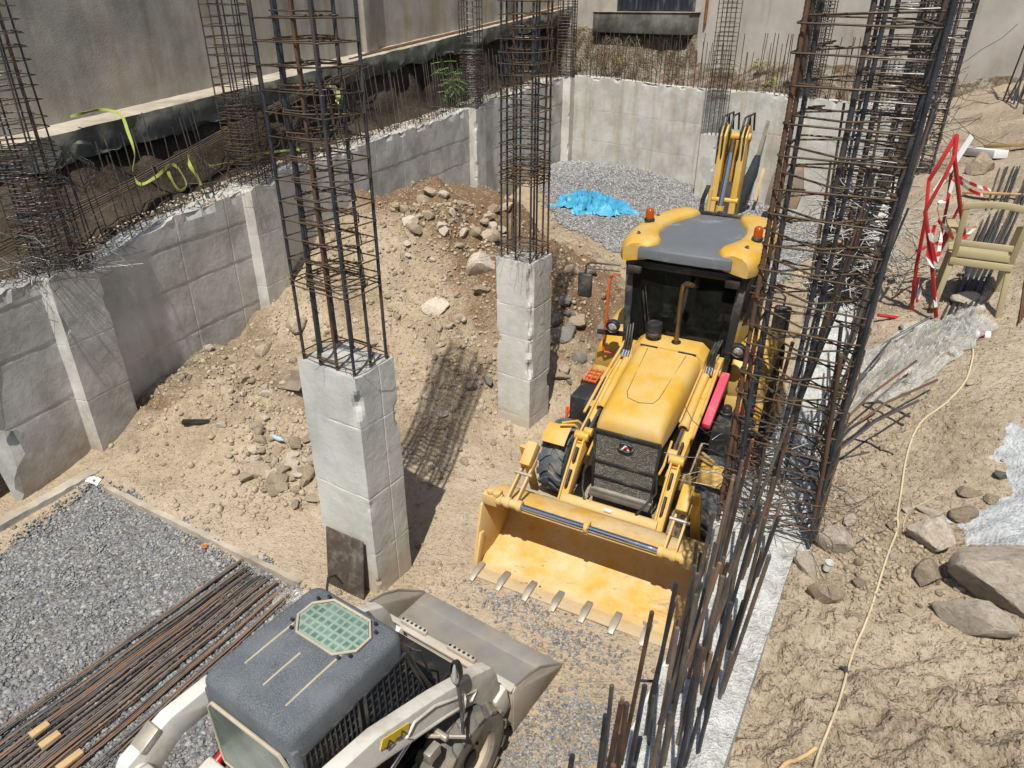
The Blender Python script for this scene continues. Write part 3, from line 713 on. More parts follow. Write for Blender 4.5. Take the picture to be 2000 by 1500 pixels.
def laps(root, wd, dp, z0, n, seed, hs=(1.0, 1.4, 1.9), r=.012):
    rn = random.Random(seed); c = {}
    for k in range(n):
        h = rn.choice(hs); mt = rn.choice(('rebar', 'rebar', 'rebar_rust', 'tie_grey'))
        if (h, mt) not in c: c[(h, mt)] = MB().tube([(0, 0, 0), (.01, 0, h * .5), (0, .015, h)], r, 7).mesh('lap_bar', M[mt], smooth=60)
        a = rn.random() * 4; e = rn.uniform(-.5, .5); x, y = ((e * wd, -dp / 2), (wd / 2, e * dp), (e * wd, dp / 2), (-wd / 2, e * dp))[int(a)]
        o = link(bpy.data.objects.new('lap_bar', c[(h, mt)]), root); o.location = (x, y, z0 - .04); o.rotation_euler = (R(rn.gauss(0, 2.2)), R(rn.gauss(0, 2.2)), rn.random() * 6)
laps(pD, .56, .66, 2.545, 13, 3, (.8, 1.1, 1.4))
pE = column('wall pillar whose cement-spattered cage stands beside the clear plastic sheet', on_right(5.35, -.30), yawRx, .62, .62, 2.86,
            dict(wd=.50, dp=.50, h=4.0, nx=4, ny=4, rb=.0135, rt=.0055, ribbed=False, levels=lv(.04, 1.3, .075) + lv(1.3, 3.9, .12), inner=2, jit=2, tiemat='tie_grey'), 'wall_pillar', 'pillar', 32)
wires(pE, .8, .8, 2.87, 3.9, 240, 12, mat='splash', spread=.25, r=.0042)
laps(pE, .6, .6, 2.86, 22, 4)
pF = column('wall pillar with a wide dense cage behind the red trestle', on_right(10.6, -.15), yawRx, .62, .62, 3.2,
            dict(wd=.62, dp=.6, h=3.8, nx=5, ny=5, rb=.014, rt=.0065, ribbed=False, levels=lv(.04, 3.7, .11), jit=2.4, tiemat='tie_grey'), 'wall_pillar', 'pillar', 33)
wires(pF, .9, .9, 3.2, 4.8, 130, 14, spread=.4, r=.004)

# ---------------------------------------------------------------- starter bars standing out of the walls
def starter(root, P0, pts, h, r, rnd, mats, lean, group=None, bend=0):
    cache = {}
    for (x, y, z) in pts:
        hh = rnd.choice(h); mt = rnd.choice(mats); key = (hh, mt)
        if key not in cache: cache[key] = MB().tube([(0, 0, 0), (-bend * .6, -bend * .3, hh * .5), (-bend, -bend * .5, hh)], r, 6).mesh('starter_bar', M[mt], smooth=60)
        o = link(bpy.data.objects.new('starter_bar', cache[key]), root); o.location = (x - P0[0], y - P0[1], z)
        o.rotation_euler = (lean[0] + R(rnd.gauss(0, 1.5 + 150 * abs(bend))), lean[1] + R(rnd.gauss(0, 1.5 + 150 * abs(bend))), 0)
rnd = random.Random(5)
pts = []
s = .9
while s < 21.5:
    if not any(abs(s - q) < .4 for q in (4.1, 13.2, 21.4)):
        for row in (-.09, -.26):
            if rnd.random() < .85:
                x, y = on_left(s + rnd.uniform(-.04, .04), row); pts.append((x, y, float(zl(s)[0]) - .03))
    s += .235 if s < 14 else .33
# the bars lean back from the pit a few degrees, so their raking shadows run slantwise down the wall
lx, ly = LN[1] * -1, LN[0]
starter(left_wall, LP, pts, (1.15, 1.3, 1.45), .0085, rnd, ['tie_grey', 'tie_grey', 'tie_grey', 'rebar'], (R(4.5) * -LN[1] * -1, R(-4.5) * LN[0]))
pts = []; s = .6
while s < 13.3:
    if abs(s - 9.3) > .4:
        for row in (-.08, -.26):
            if rnd.random() < .8:
                x, y = on_far(s + rnd.uniform(-.05, .05), row); pts.append((x, y, float(zf(s)[0]) - .03))
    s += .17
starter(far_wall, FP, pts, (1.1, 1.35, 1.6), .011, rnd, ['rebar', 'tie_grey', 'tie_grey', 'tie'], (0, 0))
pts = []
for u in np.arange(-1.7, 1.55, .085):
    for v in (-.38, -.33, -.27, -.21, -.14):
        if rnd.random() < (.66 if u < .75 else .34): x, y = on_right(u + rnd.uniform(-.05, .05), v + rnd.uniform(-.03, .03)); pts.append((x, y, 2.5))
starter(right_wall, RB, pts, (.35, .5, .7, .95), .0095, rnd, ['rebar', 'tie_grey', 'rebar_rust', 'tie_grey', 'rebar_bundle'], (R(-2.0), R(3.0)), bend=-.006)
pts = []
for u in np.arange(2.5, 16, .16):
    if abs(u - 5.35) < .4 or abs(u - 10.6) < .5: continue
    for v in (-.32, -.1):
        x, y = on_right(u + rnd.uniform(-.05, .05), v); pts.append((x, y, float(zr_(19.2 - u)) - .03))
starter(right_wall, RB, pts, (.9, 1.15, 1.4), .009, rnd, ['rebar', 'tie_grey', 'rebar_rust'], (R(2), R(4)))
# bars bent out over the upper earth from the foot of the near cage
for i, (a, b, mt) in enumerate([((1600, 905), (1700, 835), 'rebar'), ((1612, 900), (1782, 822), 'rebar'), ((1615, 838), (1725, 715), 'rebar'), ((1625, 862), (1822, 770), 'rebar_rust'),
                                ((1640, 745), (1808, 655), 'rebar'), ((1590, 880), (1775, 755), 'rebar_rust'), ((1660, 790), (1768, 842), 'tie_grey'), ((1600, 800), (1690, 640), 'tie_grey')]):
    p0 = atz(a[0], a[1], 2.75); p1 = ground(b[0], b[1], zright) + Vector((0, 0, .12 + .05 * (i % 3)))
    m_ = (p0 + p1) / 2 + Vector((0, 0, .07))
    o = MB().tube([p0 - Vector((RB[0], RB[1], 0)), m_ - Vector((RB[0], RB[1], 0)), p1 - Vector((RB[0], RB[1], 0))], .0095, 6).build('bent_bar', M[mt], right_wall, smooth=60)

# ================================================================ BUILDINGS AND BANKS
L0 = np.array([-7.05, 11.0]); L2 = np.array([2.1, 30.9]); Ld = (L2 - L0) / np.linalg.norm(L2 - L0); Ln = np.array([Ld[1], -Ld[0]]); LL = np.linalg.norm(L2 - L0)
def led(t, n=0): return L0 + Ld * t + Ln * n
zled = lambda t: 3.78 + (5.45 - 3.78) * np.asarray(t, float) / LL
bl = empty('building', (L0[0], L0[1], 0), 0, 'tall building side of grey plaster with stains and painted-in shade streaks above a broken concrete ledge', 'building')
# ledge: rough strip footing, ragged underside
ts = np.arange(-8, LL + 1.2, .09); prof = [(-.70, 0), (-.45, 0), (-.2, 0), (-.04, 0), (0, -.02), (.01, -.12), (.02, -.22), (.01, -.34), (-.03, -.44), (-.22, -.5), (-.5, -.45), (-.7, -.4)]
T_, K_ = np.meshgrid(ts, np.arange(len(prof)), indexing='ij'); nn = np.array([p[0] for p in prof])[K_]; dz = np.array([p[1] for p in prof])[K_]
sh = T_.shape; q = lambda f, sd: fbm(p3(T_.ravel() * f, nn.ravel() * f * 3, dz.ravel() * f * 2), 4, sd).reshape(sh)
low = np.clip(-dz * 3, 0, 1); nn2 = nn + low * .05 * q(2.5, 3) + .01 * q(8, 5) - low * .10 * np.clip(q(.9, 9), 0, 1); zz = zled(T_) + dz + low * .12 * q(1.6, 4) + .008 * q(5, 8)
X = Ld[0] * T_ + Ln[0] * nn2; Y = Ld[1] * T_ + Ln[1] * nn2; I = np.arange(X.size).reshape(sh)
F = np.stack([I[:-1, :-1], I[1:, :-1], I[1:, 1:], I[:-1, 1:]], -1).reshape(-1, 4)
me = mesh_np('ledge', np.stack([X, Y, zz], -1).reshape(-1, 3), F[:, ::-1], [M['ledge'], M['conc_dark']], smooth=40)
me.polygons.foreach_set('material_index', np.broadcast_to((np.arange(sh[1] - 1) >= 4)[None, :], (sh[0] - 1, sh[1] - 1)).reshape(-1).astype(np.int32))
link(bpy.data.objects.new('ledge', me), bl)
m = MB(); a0 = led(-9, -.62) - L0; a1 = led(LL + 1.6, -.62) - L0; b0 = led(-9, -1.1) - L0; b1 = led(LL + 1.6, -1.1) - L0
m.add([(a0[0], a0[1], 1), (a1[0], a1[1], 1), (a1[0], a1[1], 12), (a0[0], a0[1], 12), (b0[0], b0[1], 1), (b1[0], b1[1], 1), (b1[0], b1[1], 12), (b0[0], b0[1], 12)],
      [(0, 1, 2, 3), (5, 4, 7, 6), (1, 5, 6, 2), (4, 0, 3, 7), (3, 2, 6, 7)])
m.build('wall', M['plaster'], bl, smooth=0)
# a thin pier standing proud of the plaster
for t_ in (9.5, 17.8):
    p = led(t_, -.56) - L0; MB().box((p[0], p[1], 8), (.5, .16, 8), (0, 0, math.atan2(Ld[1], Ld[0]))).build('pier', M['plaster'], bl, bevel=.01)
# bank of earth between wall and ledge
ts = np.arange(-8, 23.5, .12); K = 16
rows = []
for k in range(K):
    f = k / (K - 1); rows.append(f)
rows = np.array(rows)
s_, f_ = np.meshgrid(ts, rows, indexing='ij')
Wb = LP[None, None, :] + LD * s_[..., None] + LN * (-.30)
tl = ((Wb - L0) @ Ld); LE = L0 + Ld * tl[..., None] + Ln * (-.32)
g = np.where(f_ < .55, f_ / .55 * .70, .70 + (f_ - .55) / .45 * .30)[..., None]
Pxy = Wb * (1 - g) + LE * g
zw = zl(s_.ravel()).reshape(s_.shape) - .22; zz2 = zled(tl) - .25
h = np.where(f_ < .55, .12 * f_ / .55, .12 + .88 * ((f_ - .55) / .45) ** .8)
Zb = zw * (1 - h) + zz2 * h
nz = fbm(p3(Pxy[..., 0].ravel() * 1.7, Pxy[..., 1].ravel() * 1.7, Zb.ravel() * 1.7), 4, 61).reshape(s_.shape)
Zb = Zb + .13 * nz; Pxy = Pxy + Ln * (.16 * nz)[..., None] * (f_ > .2)[..., None]
Pxy = np.concatenate([Pxy[:, :1] + 0, Pxy], 1); Zb = np.concatenate([Zb[:, :1] * 0 - .4, Zb], 1); s_ = Zb
I = np.arange(s_.size).reshape(s_.shape); F = np.stack([I[:-1, :-1], I[1:, :-1], I[1:, 1:], I[:-1, 1:]], -1).reshape(-1, 4)
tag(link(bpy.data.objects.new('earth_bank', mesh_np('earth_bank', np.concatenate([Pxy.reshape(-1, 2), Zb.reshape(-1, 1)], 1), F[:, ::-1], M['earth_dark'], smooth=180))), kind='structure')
# far building and the rubble slope in front of it
BO = 1.9
fb = empty('building', (FP[0], FP[1], 0), yawF, 'cream plastered building beyond the far wall with a grey slab and shuttered opening', 'building')
m = MB(); m.box((11, BO + .2, 7.6), (36, .4, 8.0)); m.build('wall', M['cream'], fb, smooth=0)
MB().box((1.75, BO - .27, 4.98), (4.4, .60, .66)).build('slab', M['conc_dark'], fb, bevel=.02)
MB().box((1.75, BO - .27, 5.325), (4.5, .66, .03)).build('slab_screed', M['ledge'], fb, bevel=.008)
sh_ = MB(); sh_.box((2.0, BO - .03, 6.4), (3.5, .05, 2.1)).build('shutter_frame', M['conc_dark'], fb, bevel=.01)
t = NT('blue_black_shutter'); t.set(color=t.ramp(t.noise(5, 5, .6, t.mapped((1, 1, .15))), [(.35, '1C222B'), (.55, '2C3644'), (.72, '76808A')]), rough=.5); M['shutter'] = t.m
for i in range(17):
    MB().box((.42 + i * .198, BO - .075, 6.38), (.17, .035, 2.0)).build('shutter_slat', M['shutter'], fb, bevel=.006)
MB().tube([(4.25, BO - .07, 5.0), (4.25, BO - .07, 11)], .05, 10).build('downpipe', M['rust_iron'], fb)
MB().tube([(4.9, BO - .04, 3.9), (4.9, BO - .04, 11)], .03, 8).build('downpipe', M['cream'], fb)
s2 = np.arange(-2.5, 34, .14); f2 = np.linspace(0, 1, 22); s_, f_ = np.meshgrid(s2, f2, indexing='ij')
nB = -.30 - f_ * (BO - .30); P_ = FP + FD * s_[..., None] + FN * nB[..., None]
Zb = np.where(s_ < 4.0, 3.05 + .25 * f_ + 1.5 * sstep(f_, .55, .92), 3.05 + .85 * f_)
nz = fbm(p3(P_[..., 0].ravel() * 1.6, P_[..., 1].ravel() * 1.6, Zb.ravel() * 1.6), 5, 71).reshape(s_.shape); Zb = Zb + .20 * nz * sstep(f_, 0, .15)
I = np.arange(s_.size).reshape(s_.shape); F = np.stack([I[:-1, :-1], I[1:, :-1], I[1:, 1:], I[:-1, 1:]], -1).reshape(-1, 4)
t = NT('rubble_bank'); c = t.ramp(t.noise(2.2, 8, .7), [(.3, '3E342A'), (.45, '6E5F4E'), (.55, '8E8676'), (.66, '9E9C95')])
t.set(color=c, rough=.95, spec=.1); t.bump([(t.noise(6, 8, .7), .12), (t.vor(14), .05)]); M['rubble'] = t.m
tag(link(bpy.data.objects.new('rubble_bank', mesh_np('rubble_bank', np.concatenate([P_.reshape(-1, 2), Zb.reshape(-1, 1)], 1), F[:, ::-1], M['rubble'], smooth=180))), kind='structure')
# dry roots hanging down the bank face
rnd = random.Random(77); m = MB()
for _ in range(110):
    s = rnd.uniform(.3, 2.4); n_ = -rnd.uniform(.95, 1.6); x, y = on_far(s, n_ + .45); z = rnd.uniform(3.5, 4.6); pts = [(x, y, z)]
    d = Vector((rnd.uniform(-.6, .6), -.5, -.8))
    for k in range(3): d += Vector((rnd.uniform(-.6, .6), rnd.uniform(-.5, .3), rnd.uniform(-.6, .3))); pts.append(tuple(Vector(pts[-1]) + d.normalized() * rnd.uniform(.10, .25)))
    m.tube(pts, [.012, .009, .006, .003], 4)
o = m.build('dry_roots', m_simple('dry_root', '6A5844', .9), None, smooth=60)
tag(o, 'tangle of dry roots hanging from the earth under the grey slab', 'roots', kind='stuff')
# ================================================================ STONES, GRAVEL, PEBBLES
def ico(sub):
    bm = bmesh.new(); bmesh.ops.create_icosphere(bm, subdivisions=sub, radius=1); V = np.array([v.co[:] for v in bm.verts]); F = np.array([[v.index for v in f.verts] for f in bm.faces]); bm.free(); return V, F
def rock_shape(sub, seed, cuts=9, rough=.10, dmin=.62):
    V, F = ico(sub); V = V.copy(); r = np.random.RandomState(seed)
    for _ in range(cuts):
        n = r.normal(size=3); n /= np.linalg.norm(n); d = r.uniform(dmin, .9); k = V @ n - d; V -= np.outer(np.clip(k, 0, None) * .93, n)
    V *= (1 + rough * fbm(V * 1.6 + seed * 2.3, 3, seed) + rough * .35 * fbm(V * 6 + seed, 3, seed + 1))[:, None]
    return V, F
ROCKS = {}
def rock_mesh(mat, i, sub=3):
    k = (mat, i, sub)
    if k not in ROCKS:
        V, F = rock_shape(sub, 100 + i * 7, cuts=11 + i % 6, rough=.05 + .02 * (i % 3), dmin=.50); ROCKS[k] = mesh_np('stone', V, F, M[mat], smooth=22)
    return ROCKS[k]
def put_rock(name, p, size, rot, mat, i, label, group=None, sink=.25, fn=zP, sub=3, cat='stone'):
    o = link(bpy.data.objects.new(name, rock_mesh(mat, i, sub))); o.scale = size; o.rotation_euler = rot
    o.location = (p[0], p[1], fn(p[0], p[1]) + size[2] * (.62 - sink)); return tag(o, label, cat, group)
def prock(px, py, wpx, size, rot, mat, i, label, fn=zpit, zf_=zP, **k):
    g = ground(px, py, fn); dpt = g.y * ct + (CAMZ - g.z) * st; s = wpx * dpt / FPX / 2
    put_rock(k.pop('name', 'boulder'), g, (s * size[0], s * size[1], s * size[2]), rot, mat, i, label, fn=zf_, **k)
# the boulders one can point at
for a in [
    (941, 530, 60, (1, .8, 1.0), (.2, .1, .3), 'stone_pale', 1, 'big pale boulder on the mound, touching the second column'),
    (940, 570, 40, (1, .8, .6), (.1, .1, .9), 'stone', 2, 'brown boulder just below the big pale one on the mound'),
    (848, 603, 68, (1, .8, .42), (.25, .1, -.3), 'stone_pale', 3, 'flat pale slab of rock lying alone on the mound slope'),
    (866, 452, 34, (.7, 1, .7), (.5, .2, .5), 'stone_pale', 4, 'upright wedge of pale rock half way up the mound'),
    (840, 378, 30, (1, .9, .8), (0, .2, .5), 'stone', 5, 'round earthy boulder on the crest of the mound'),
    (868, 384, 26, (1, .7, .7), (0, .4, .2), 'stone_pale', 6, 'pale stone second along the mound crest'),
    (905, 402, 34, (1, .6, .4), (0, .2, -.5), 'stone', 7, 'thin brown slab at the end of the mound crest'),
    (580, 640, 60, (.8, 1, .5), (.3, 0, .2), 'stone', 8, 'large flat tan rock behind the column, half buried'),
    (512, 690, 46, (.6, 1, .6), (.3, 0, -.5), 'stone', 9, 'tall tan rock leaning below the wall pillar'),
    (522, 770, 40, (1, .6, .4), (0, .1, .2), 'stone_pale', 10, 'flat tan rock beside the scrap plate'),
    (478, 742, 34, (1, .8, .6), (0, .2, .8), 'stone', 11, 'rounded tan rock near the foot of the long wall'),
    (602, 930, 52, (.5, 1, .6), (.3, .2, .15), 'stone', 12, 'long upright rock leaning on the wide column'),
    (500, 925, 66, (1, .8, .5), (.1, .2, .5), 'stone', 13, 'largest tan rock of the heap left of the wide column'),
    (835, 775, 30, (1, .6, .5), (.4, .1, .5), 'stone_pale', 14, 'pale rock at the edge of the column shadow'),
    (1100, 660, 62, (1, .8, .5), (.1, .1, .2), 'stone_grey', 15, 'grey slab rock in shade between column and backhoe'),
    (1130, 630, 46, (1, .9, .6), (.1, .1, .9), 'stone', 16, 'brown rock in shade beside the backhoe mirror'),
    (620, 905, 40, (1, .7, .6), (.2, .2, .9), 'stone', 17, 'brown rock tucked against the wide column'),
    (908, 905, 28, (.6, 1, .7), (.6, .2, .4), 'stone', 18, 'sharp rock standing in the striped cage shadow'),
]: prock(*a)
for a in [
    (1972, 1165, 225, (1, .66, .80), (.1, .1, -.45), 'stone_pale', 21, 'largest rounded boulder, bedded in the white cement dust'),
    (1905, 1225, 175, (1, .42, .62), (.1, .1, -.62), 'stone_pale', 22, 'long boulder lying below the largest one'),
    (1818, 1056, 108, (.9, 1, .85), (.1, .2, .3), 'stone_pale', 23, 'blocky boulder beside the pale cable'),
    (1812, 1130, 68, (1, .8, .9), (.2, .1, .8), 'stone', 24, 'dark-edged stone under the blocky boulder'),
    (1632, 1068, 84, (1.1, .62, .85), (.1, .1, -.8), 'stone_pale', 25, 'oblong tan rock nearer the wall, left of the cable'),
    (1570, 1108, 52, (1, 1.1, 1.0), (.1, .1, .2), 'stone_pale', 26, 'rounded rock beside the white cup'),
    (1608, 1170, 84, (1, .55, .8), (.1, .1, .2), 'stone', 27, 'flat two-lobed rock below the white cup'),
    (1673, 1142, 36, (1, .9, .7), (.1, .3, .5), 'stone', 28, 'squarish rock between the cup and the cable'),
    (1657, 1018, 44, (1, .8, .7), (.2, .1, .9), 'stone_pale', 29, 'pale rock above the oblong tan rock'),
    (1892, 965, 56, (1, .5, .4), (.1, .1, -.1), 'stone', 30, 'flat slab at the upper edge of the cement dust'),
    (1936, 978, 36, (1, .8, .6), (.1, .1, -.1), 'stone', 31, 'small slab beside the flat one by the cement'),
    (1880, 1008, 66, (1, .7, .5), (.1, .1, .3), 'stone', 32, 'buried rock between the slab and the cement dust'),
    (1815, 1003, 56, (1, .35, .35), (.1, .1, -.4), 'stone_pale', 33, 'thin pale stone lying on top of the blocky boulder'),
    (1955, 930, 30, (1, .9, .6), (.1, .1, -.1), 'stone_grey', 34, 'grey lump at the narrow top of the cement dust'),
    (1918, 335, 66, (1, .9, .8), (.1, .1, .3), 'stone', 35, 'big round rock behind the red trestle'),
    (1890, 590, 76, (1, .6, .4), (0, .1, .1), 'stone_pale', 36, 'flat pale rock under the plastic chair'),
    (1780, 640, 60, (1, .6, .4), (0, .1, .3), 'stone_pale', 37, 'flat rock at the foot of the red trestle'),
    (1695, 770, 36, (1, .8, .6), (0, .1, .6), 'stone', 38, 'rock at the lower edge of the plastic sheet'),
    (1778, 742, 40, (1, .8, .4), (0, .1, .3), 'stone', 39, 'low rock holding down the plastic sheet'),
]: prock(*a, fn=zright, zf_=zR, sub=4)
# loose stones in groups: they share a label because nothing tells them apart
rnd = random.Random(12)
def crowd(n, gen, smin, smax, mats, label, group, zf_=zP, name='stone', p=1.8, sink=.2):
    for k in range(int(n)):
        x, y = gen(); s = smin + (smax - smin) * rnd.random() ** p
        put_rock(name, (x, y), (s * rnd.uniform(.8, 1.25), s * rnd.uniform(.6, .95), s * rnd.uniform(.5, .8)), (rnd.uniform(-.3, .3), rnd.uniform(-.3, .3), rnd.uniform(0, 6.3)),
                 rnd.choice(mats), rnd.randrange(12), label, group, fn=zf_, sub=2, sink=sink)
def pix(cx, cy, sx, sy, fn=zpit):
    def g():
        q = ground(rnd.gauss(cx, sx), rnd.gauss(cy, sy), fn); return q.x, q.y
    return g
SM = ['stone', 'stone', 'stone_pale']
crowd(52, pix(560, 915, 42, 34), .05, .14, SM, 'fist-sized tan stone in the heap beside the wide column', 'stones heaped beside the wide column', sink=.05, p=1.2)
crowd(22, pix(480, 860, 75, 45), .03, .09, SM, 'small tan stone scattered between the gravel bed and the mound', 'stones scattered beyond the gravel bed')
crowd(30, pix(480, 730, 80, 50), .03, .10, SM, 'stone lying on the slope below the long wall', 'stones below the long wall')
crowd(34, pix(880, 435, 60, 30), .06, .20, SM, 'stone on the upper part of the dirt mound', 'stones on the mound top')
crowd(34, pix(810, 600, 90, 80), .03, .10, SM, 'stone on the lower slope of the dirt mound', 'stones on the mound slope')
crowd(30, pix(925, 720, 50, 60), .04, .13, SM + ['stone_grey'], 'rounded stone in the shade of the second column', 'stones shaded by the second column')
crowd(24, pix(1120, 610, 32, 60), .06, .17, ['stone', 'stone_grey', 'stone_grey'], 'stone in the shaded gap beside the backhoe', 'stones between column and backhoe')
crowd(20, pix(870, 880, 60, 80), .03, .08, SM, 'stone lying in the barred shadow of the cage', 'stones in the cage shadow')
crowd(16, pix(1590, 560, 60, 60), .06, .22, SM, 'stone behind the tall cage at the foot of the wall', 'stones behind the tall cage')
crowd(24, pix(1690, 1060, 60, 70, zright), .016, .045, SM, 'small stone among the rocks beside the cable', 'small stones by the cable', zf_=zR)
crowd(16, pix(1830, 1110, 60, 60, zright), .015, .045, SM, 'small stone around the big boulders', 'small stones around the boulders', zf_=zR)
crowd(12, pix(1850, 600, 50, 40, zright), .03, .07, SM, 'stone under and around the plastic chair', 'stones near the chair', zf_=zR)
crowd(14, pix(300, 1180, 150, 120), .025, .05, ['stone_pale', 'stone'], 'tan stone lying among the grey gravel', 'tan stones in the gravel', sink=-.1)

# masses nobody could count: crushed gravel and small clods, each one real mesh
IV, IF = ico(1)
def scatter(name, mat, X, Y, zf_, size, seed, pal, flat=.55, variants=8, lift=.2, label=None):
    r = np.random.RandomState(seed); n = len(X); sh = []
    for k in range(variants):
        v = IV.copy()
        for _ in range(5):
            nn_ = r.normal(size=3); nn_ /= np.linalg.norm(nn_); v -= np.outer(np.clip(v @ nn_ - r.uniform(.45, .8), 0, None), nn_)
        sh.append(v * r.uniform(.85, 1.15, v.shape))
    sh = np.array(sh); vi = r.randint(0, variants, n); s = size(r, n)
    a = r.uniform(0, 2 * np.pi, n); tx = r.normal(0, .35, n); ty = r.normal(0, .35, n); sx = r.uniform(.8, 1.35, n); sy = r.uniform(.65, 1.0, n); sz = r.uniform(flat * .8, flat * 1.4, n)
    V = sh[vi] * np.stack([sx, sy, sz], -1)[:, None, :] * s[:, None, None]
    ca, sa = np.cos(a)[:, None], np.sin(a)[:, None]
    y1 = V[..., 1] * np.cos(tx)[:, None] - V[..., 2] * np.sin(tx)[:, None]; z1 = V[..., 1] * np.sin(tx)[:, None] + V[..., 2] * np.cos(tx)[:, None]
    x1 = V[..., 0] * np.cos(ty)[:, None] + z1 * np.sin(ty)[:, None]; z2 = -V[..., 0] * np.sin(ty)[:, None] + z1 * np.cos(ty)[:, None]
    X3 = x1 * ca - y1 * sa + X[:, None]; Y3 = x1 * sa + y1 * ca + Y[:, None]; Z3 = z2 + (zf_(X, Y) + s * lift)[:, None]
    V = np.stack([X3, Y3, Z3], -1).reshape(-1, 3); nv = len(IV)
    F = (IF[None] + (np.arange(n) * nv)[:, None, None]).reshape(-1, 3)
    pal = np.array([hexc(c) for c in pal]); col = np.repeat(pal[r.randint(0, len(pal), n)] * np.stack([k_ := r.uniform(.75, 1.2, n), k_, k_, np.ones(n)], -1), nv, 0)
    o = link(bpy.data.objects.new(name, mesh_np(name, V, F, M[mat], col=col)))
    return tag(o, label, 'gravel' if 'gravel' in name else 'clods', kind='stuff')
GP = ['85868A', '96979A', 'A5A6A8', 'B2B3B2', '74767B', '9E9D98', 'BAB6AC']
EP = ['AC9C87', '9C8B76', 'BEB09B', '93826D', 'A99983']
def sample(poly, dens, seed, grow=0, fallw=.09):
    P = np.array([p[:2] for p in poly]); lo = P.min(0) - grow; hi = P.max(0) + grow; r = np.random.RandomState(seed); n = int(dens * (hi - lo).prod())
    q = np.stack([r.uniform(lo[0], hi[0], n), r.uniform(lo[1], hi[1], n)], 1); dpt = q[:, 1] * ct + CAMZ * st; xx = 1000 + FPX * q[:, 0] / dpt; yy = 750 + FPX * (CAMZ * ct - q[:, 1] * st) / dpt
    q = q[(xx > -60) & (xx < 2060) & (yy < 1570)]
    sd = poly_sd(q, P) + .12 * fbm(p3(q[:, 0] * 2.5, q[:, 1] * 2.5), 3, 12); keep = (sd < 0) | (np.random.RandomState(seed + 1).rand(len(q)) < np.exp(-np.clip(sd, 0, 9) / fallw) * .6 * (sd < grow))
    return q[keep]
q = sample(G_LEFT, 1500, 1, .25, .028)
scatter('gravel', 'gravel', q[:, 0], q[:, 1], lambda x, y: zpit(x, y) + .012, lambda r, n: r.uniform(.012, .027, n) * (1 + .7 * (r.rand(n) < .06)) * np.where(r.rand(n) < .3, .6, 1), 1, GP, label='bed of loose grey crushed gravel under the steel bars and the skid steer')
print('gravel', len(q))
q = sample(G_FAR, 420, 2, .5)
scatter('gravel', 'gravel', q[:, 0], q[:, 1], lambda x, y: zpit(x, y) + .03, lambda r, n: r.uniform(.018, .042, n), 2, GP, label='heap of grey gravel against the pale end wall')
q = sample(G_MID, 900, 3, .35)
scatter('gravel', 'gravel', q[:, 0], q[:, 1], lambda x, y: zpit(x, y) + .004, lambda r, n: r.uniform(.010, .026, n), 3, GP, label='gravel spilled in front of the yellow bucket teeth')
q = sample(G_BOT, 2100, 4, .35)
scatter('gravel', 'gravel', q[:, 0], q[:, 1], lambda x, y: zpit(x, y) + .006, lambda r, n: r.uniform(.009, .024, n), 4, GP + ['B0ADA4', 'A9A69E'], label='patch of pale gravel beside the skid steer wheel')
# clods and pebbles on the earth
r = np.random.RandomState(8); n = 90000
Yc = 2.5 * (20 / 2.5) ** r.rand(n); Xc = r.uniform(-1, 1, n) * (Yc * .66 + 1.6); P = np.stack([Xc, Yc], 1)
dens = .07 + .93 * np.clip(fbm(p3(Xc * 1.1, Yc * 1.1), 3, 5) + .12 + .6 * (zpit(Xc, Yc, False) > .25), 0, 1); u_, v_ = uv(Xc, Yc); sl_ = (Xc - LP[0]) * LN[0] + (Yc - LP[1]) * LN[1]
k = (r.rand(n) < dens) & (poly_sd(P, G_LEFT) > .05) & (poly_sd(P, G_FAR) > .1) & (v_ < -.35) & (sl_ > .02)
Xc, Yc = Xc[k], Yc[k]; big = Yc
scatter('pebbles', 'pebble', Xc, Yc, lambda x, y: zpit(x, y), lambda r, n: (.006 + .0015 * big) * r.uniform(.4, 1.0, n) * (1 + 1.8 * (r.rand(n) < .06)), 9, EP, flat=.7, lift=.15, label='clods and pebbles strewn over the pit floor and mound')
print('pebbles', len(Xc))
n = 34000; uu = r.uniform(-2.2, 9, n) ; vv = r.rand(n) ** 1.3 * 5 + .02; Xc = RP[0] + uu * RD[0] + vv * RN[0]; Yc = RP[1] + uu * RD[1] + vv * RN[1]
k = r.rand(n) < np.clip(.25 + fbm(p3(Xc * 1.3, Yc * 1.3), 3, 15) + .4, .08, 1); Xc, Yc = Xc[k], Yc[k]
scatter('pebbles', 'pebble', Xc, Yc, zright, lambda r, n: r.uniform(.002, .007, n) * (1 + 1.8 * (r.rand(n) < .08)), 10, EP, flat=.75, lift=.1, label='crumbs of dry earth and small pebbles on the upper ground')
# same around the banks: pale crumbs on the wall tops
r = np.random.RandomState(18); n = 5000; s = r.uniform(-1, 21.5, n); a = -r.rand(n) * .7 - .02
Xc = LP[0] + LD[0] * s + LN[0] * a; Yc = LP[1] + LD[1] * s + LN[1] * a
scatter('rubble', 'pebble', Xc, Yc, lambda x, y: zl(s) - .02, lambda r, n: r.uniform(.008, .03, n) * (1 + .03 * s), 19, ['B4AEA4', '9B948A', 'A39179', 'C4C0B8'], lift=.3, label='crumbled concrete along the top of the long shaded wall')

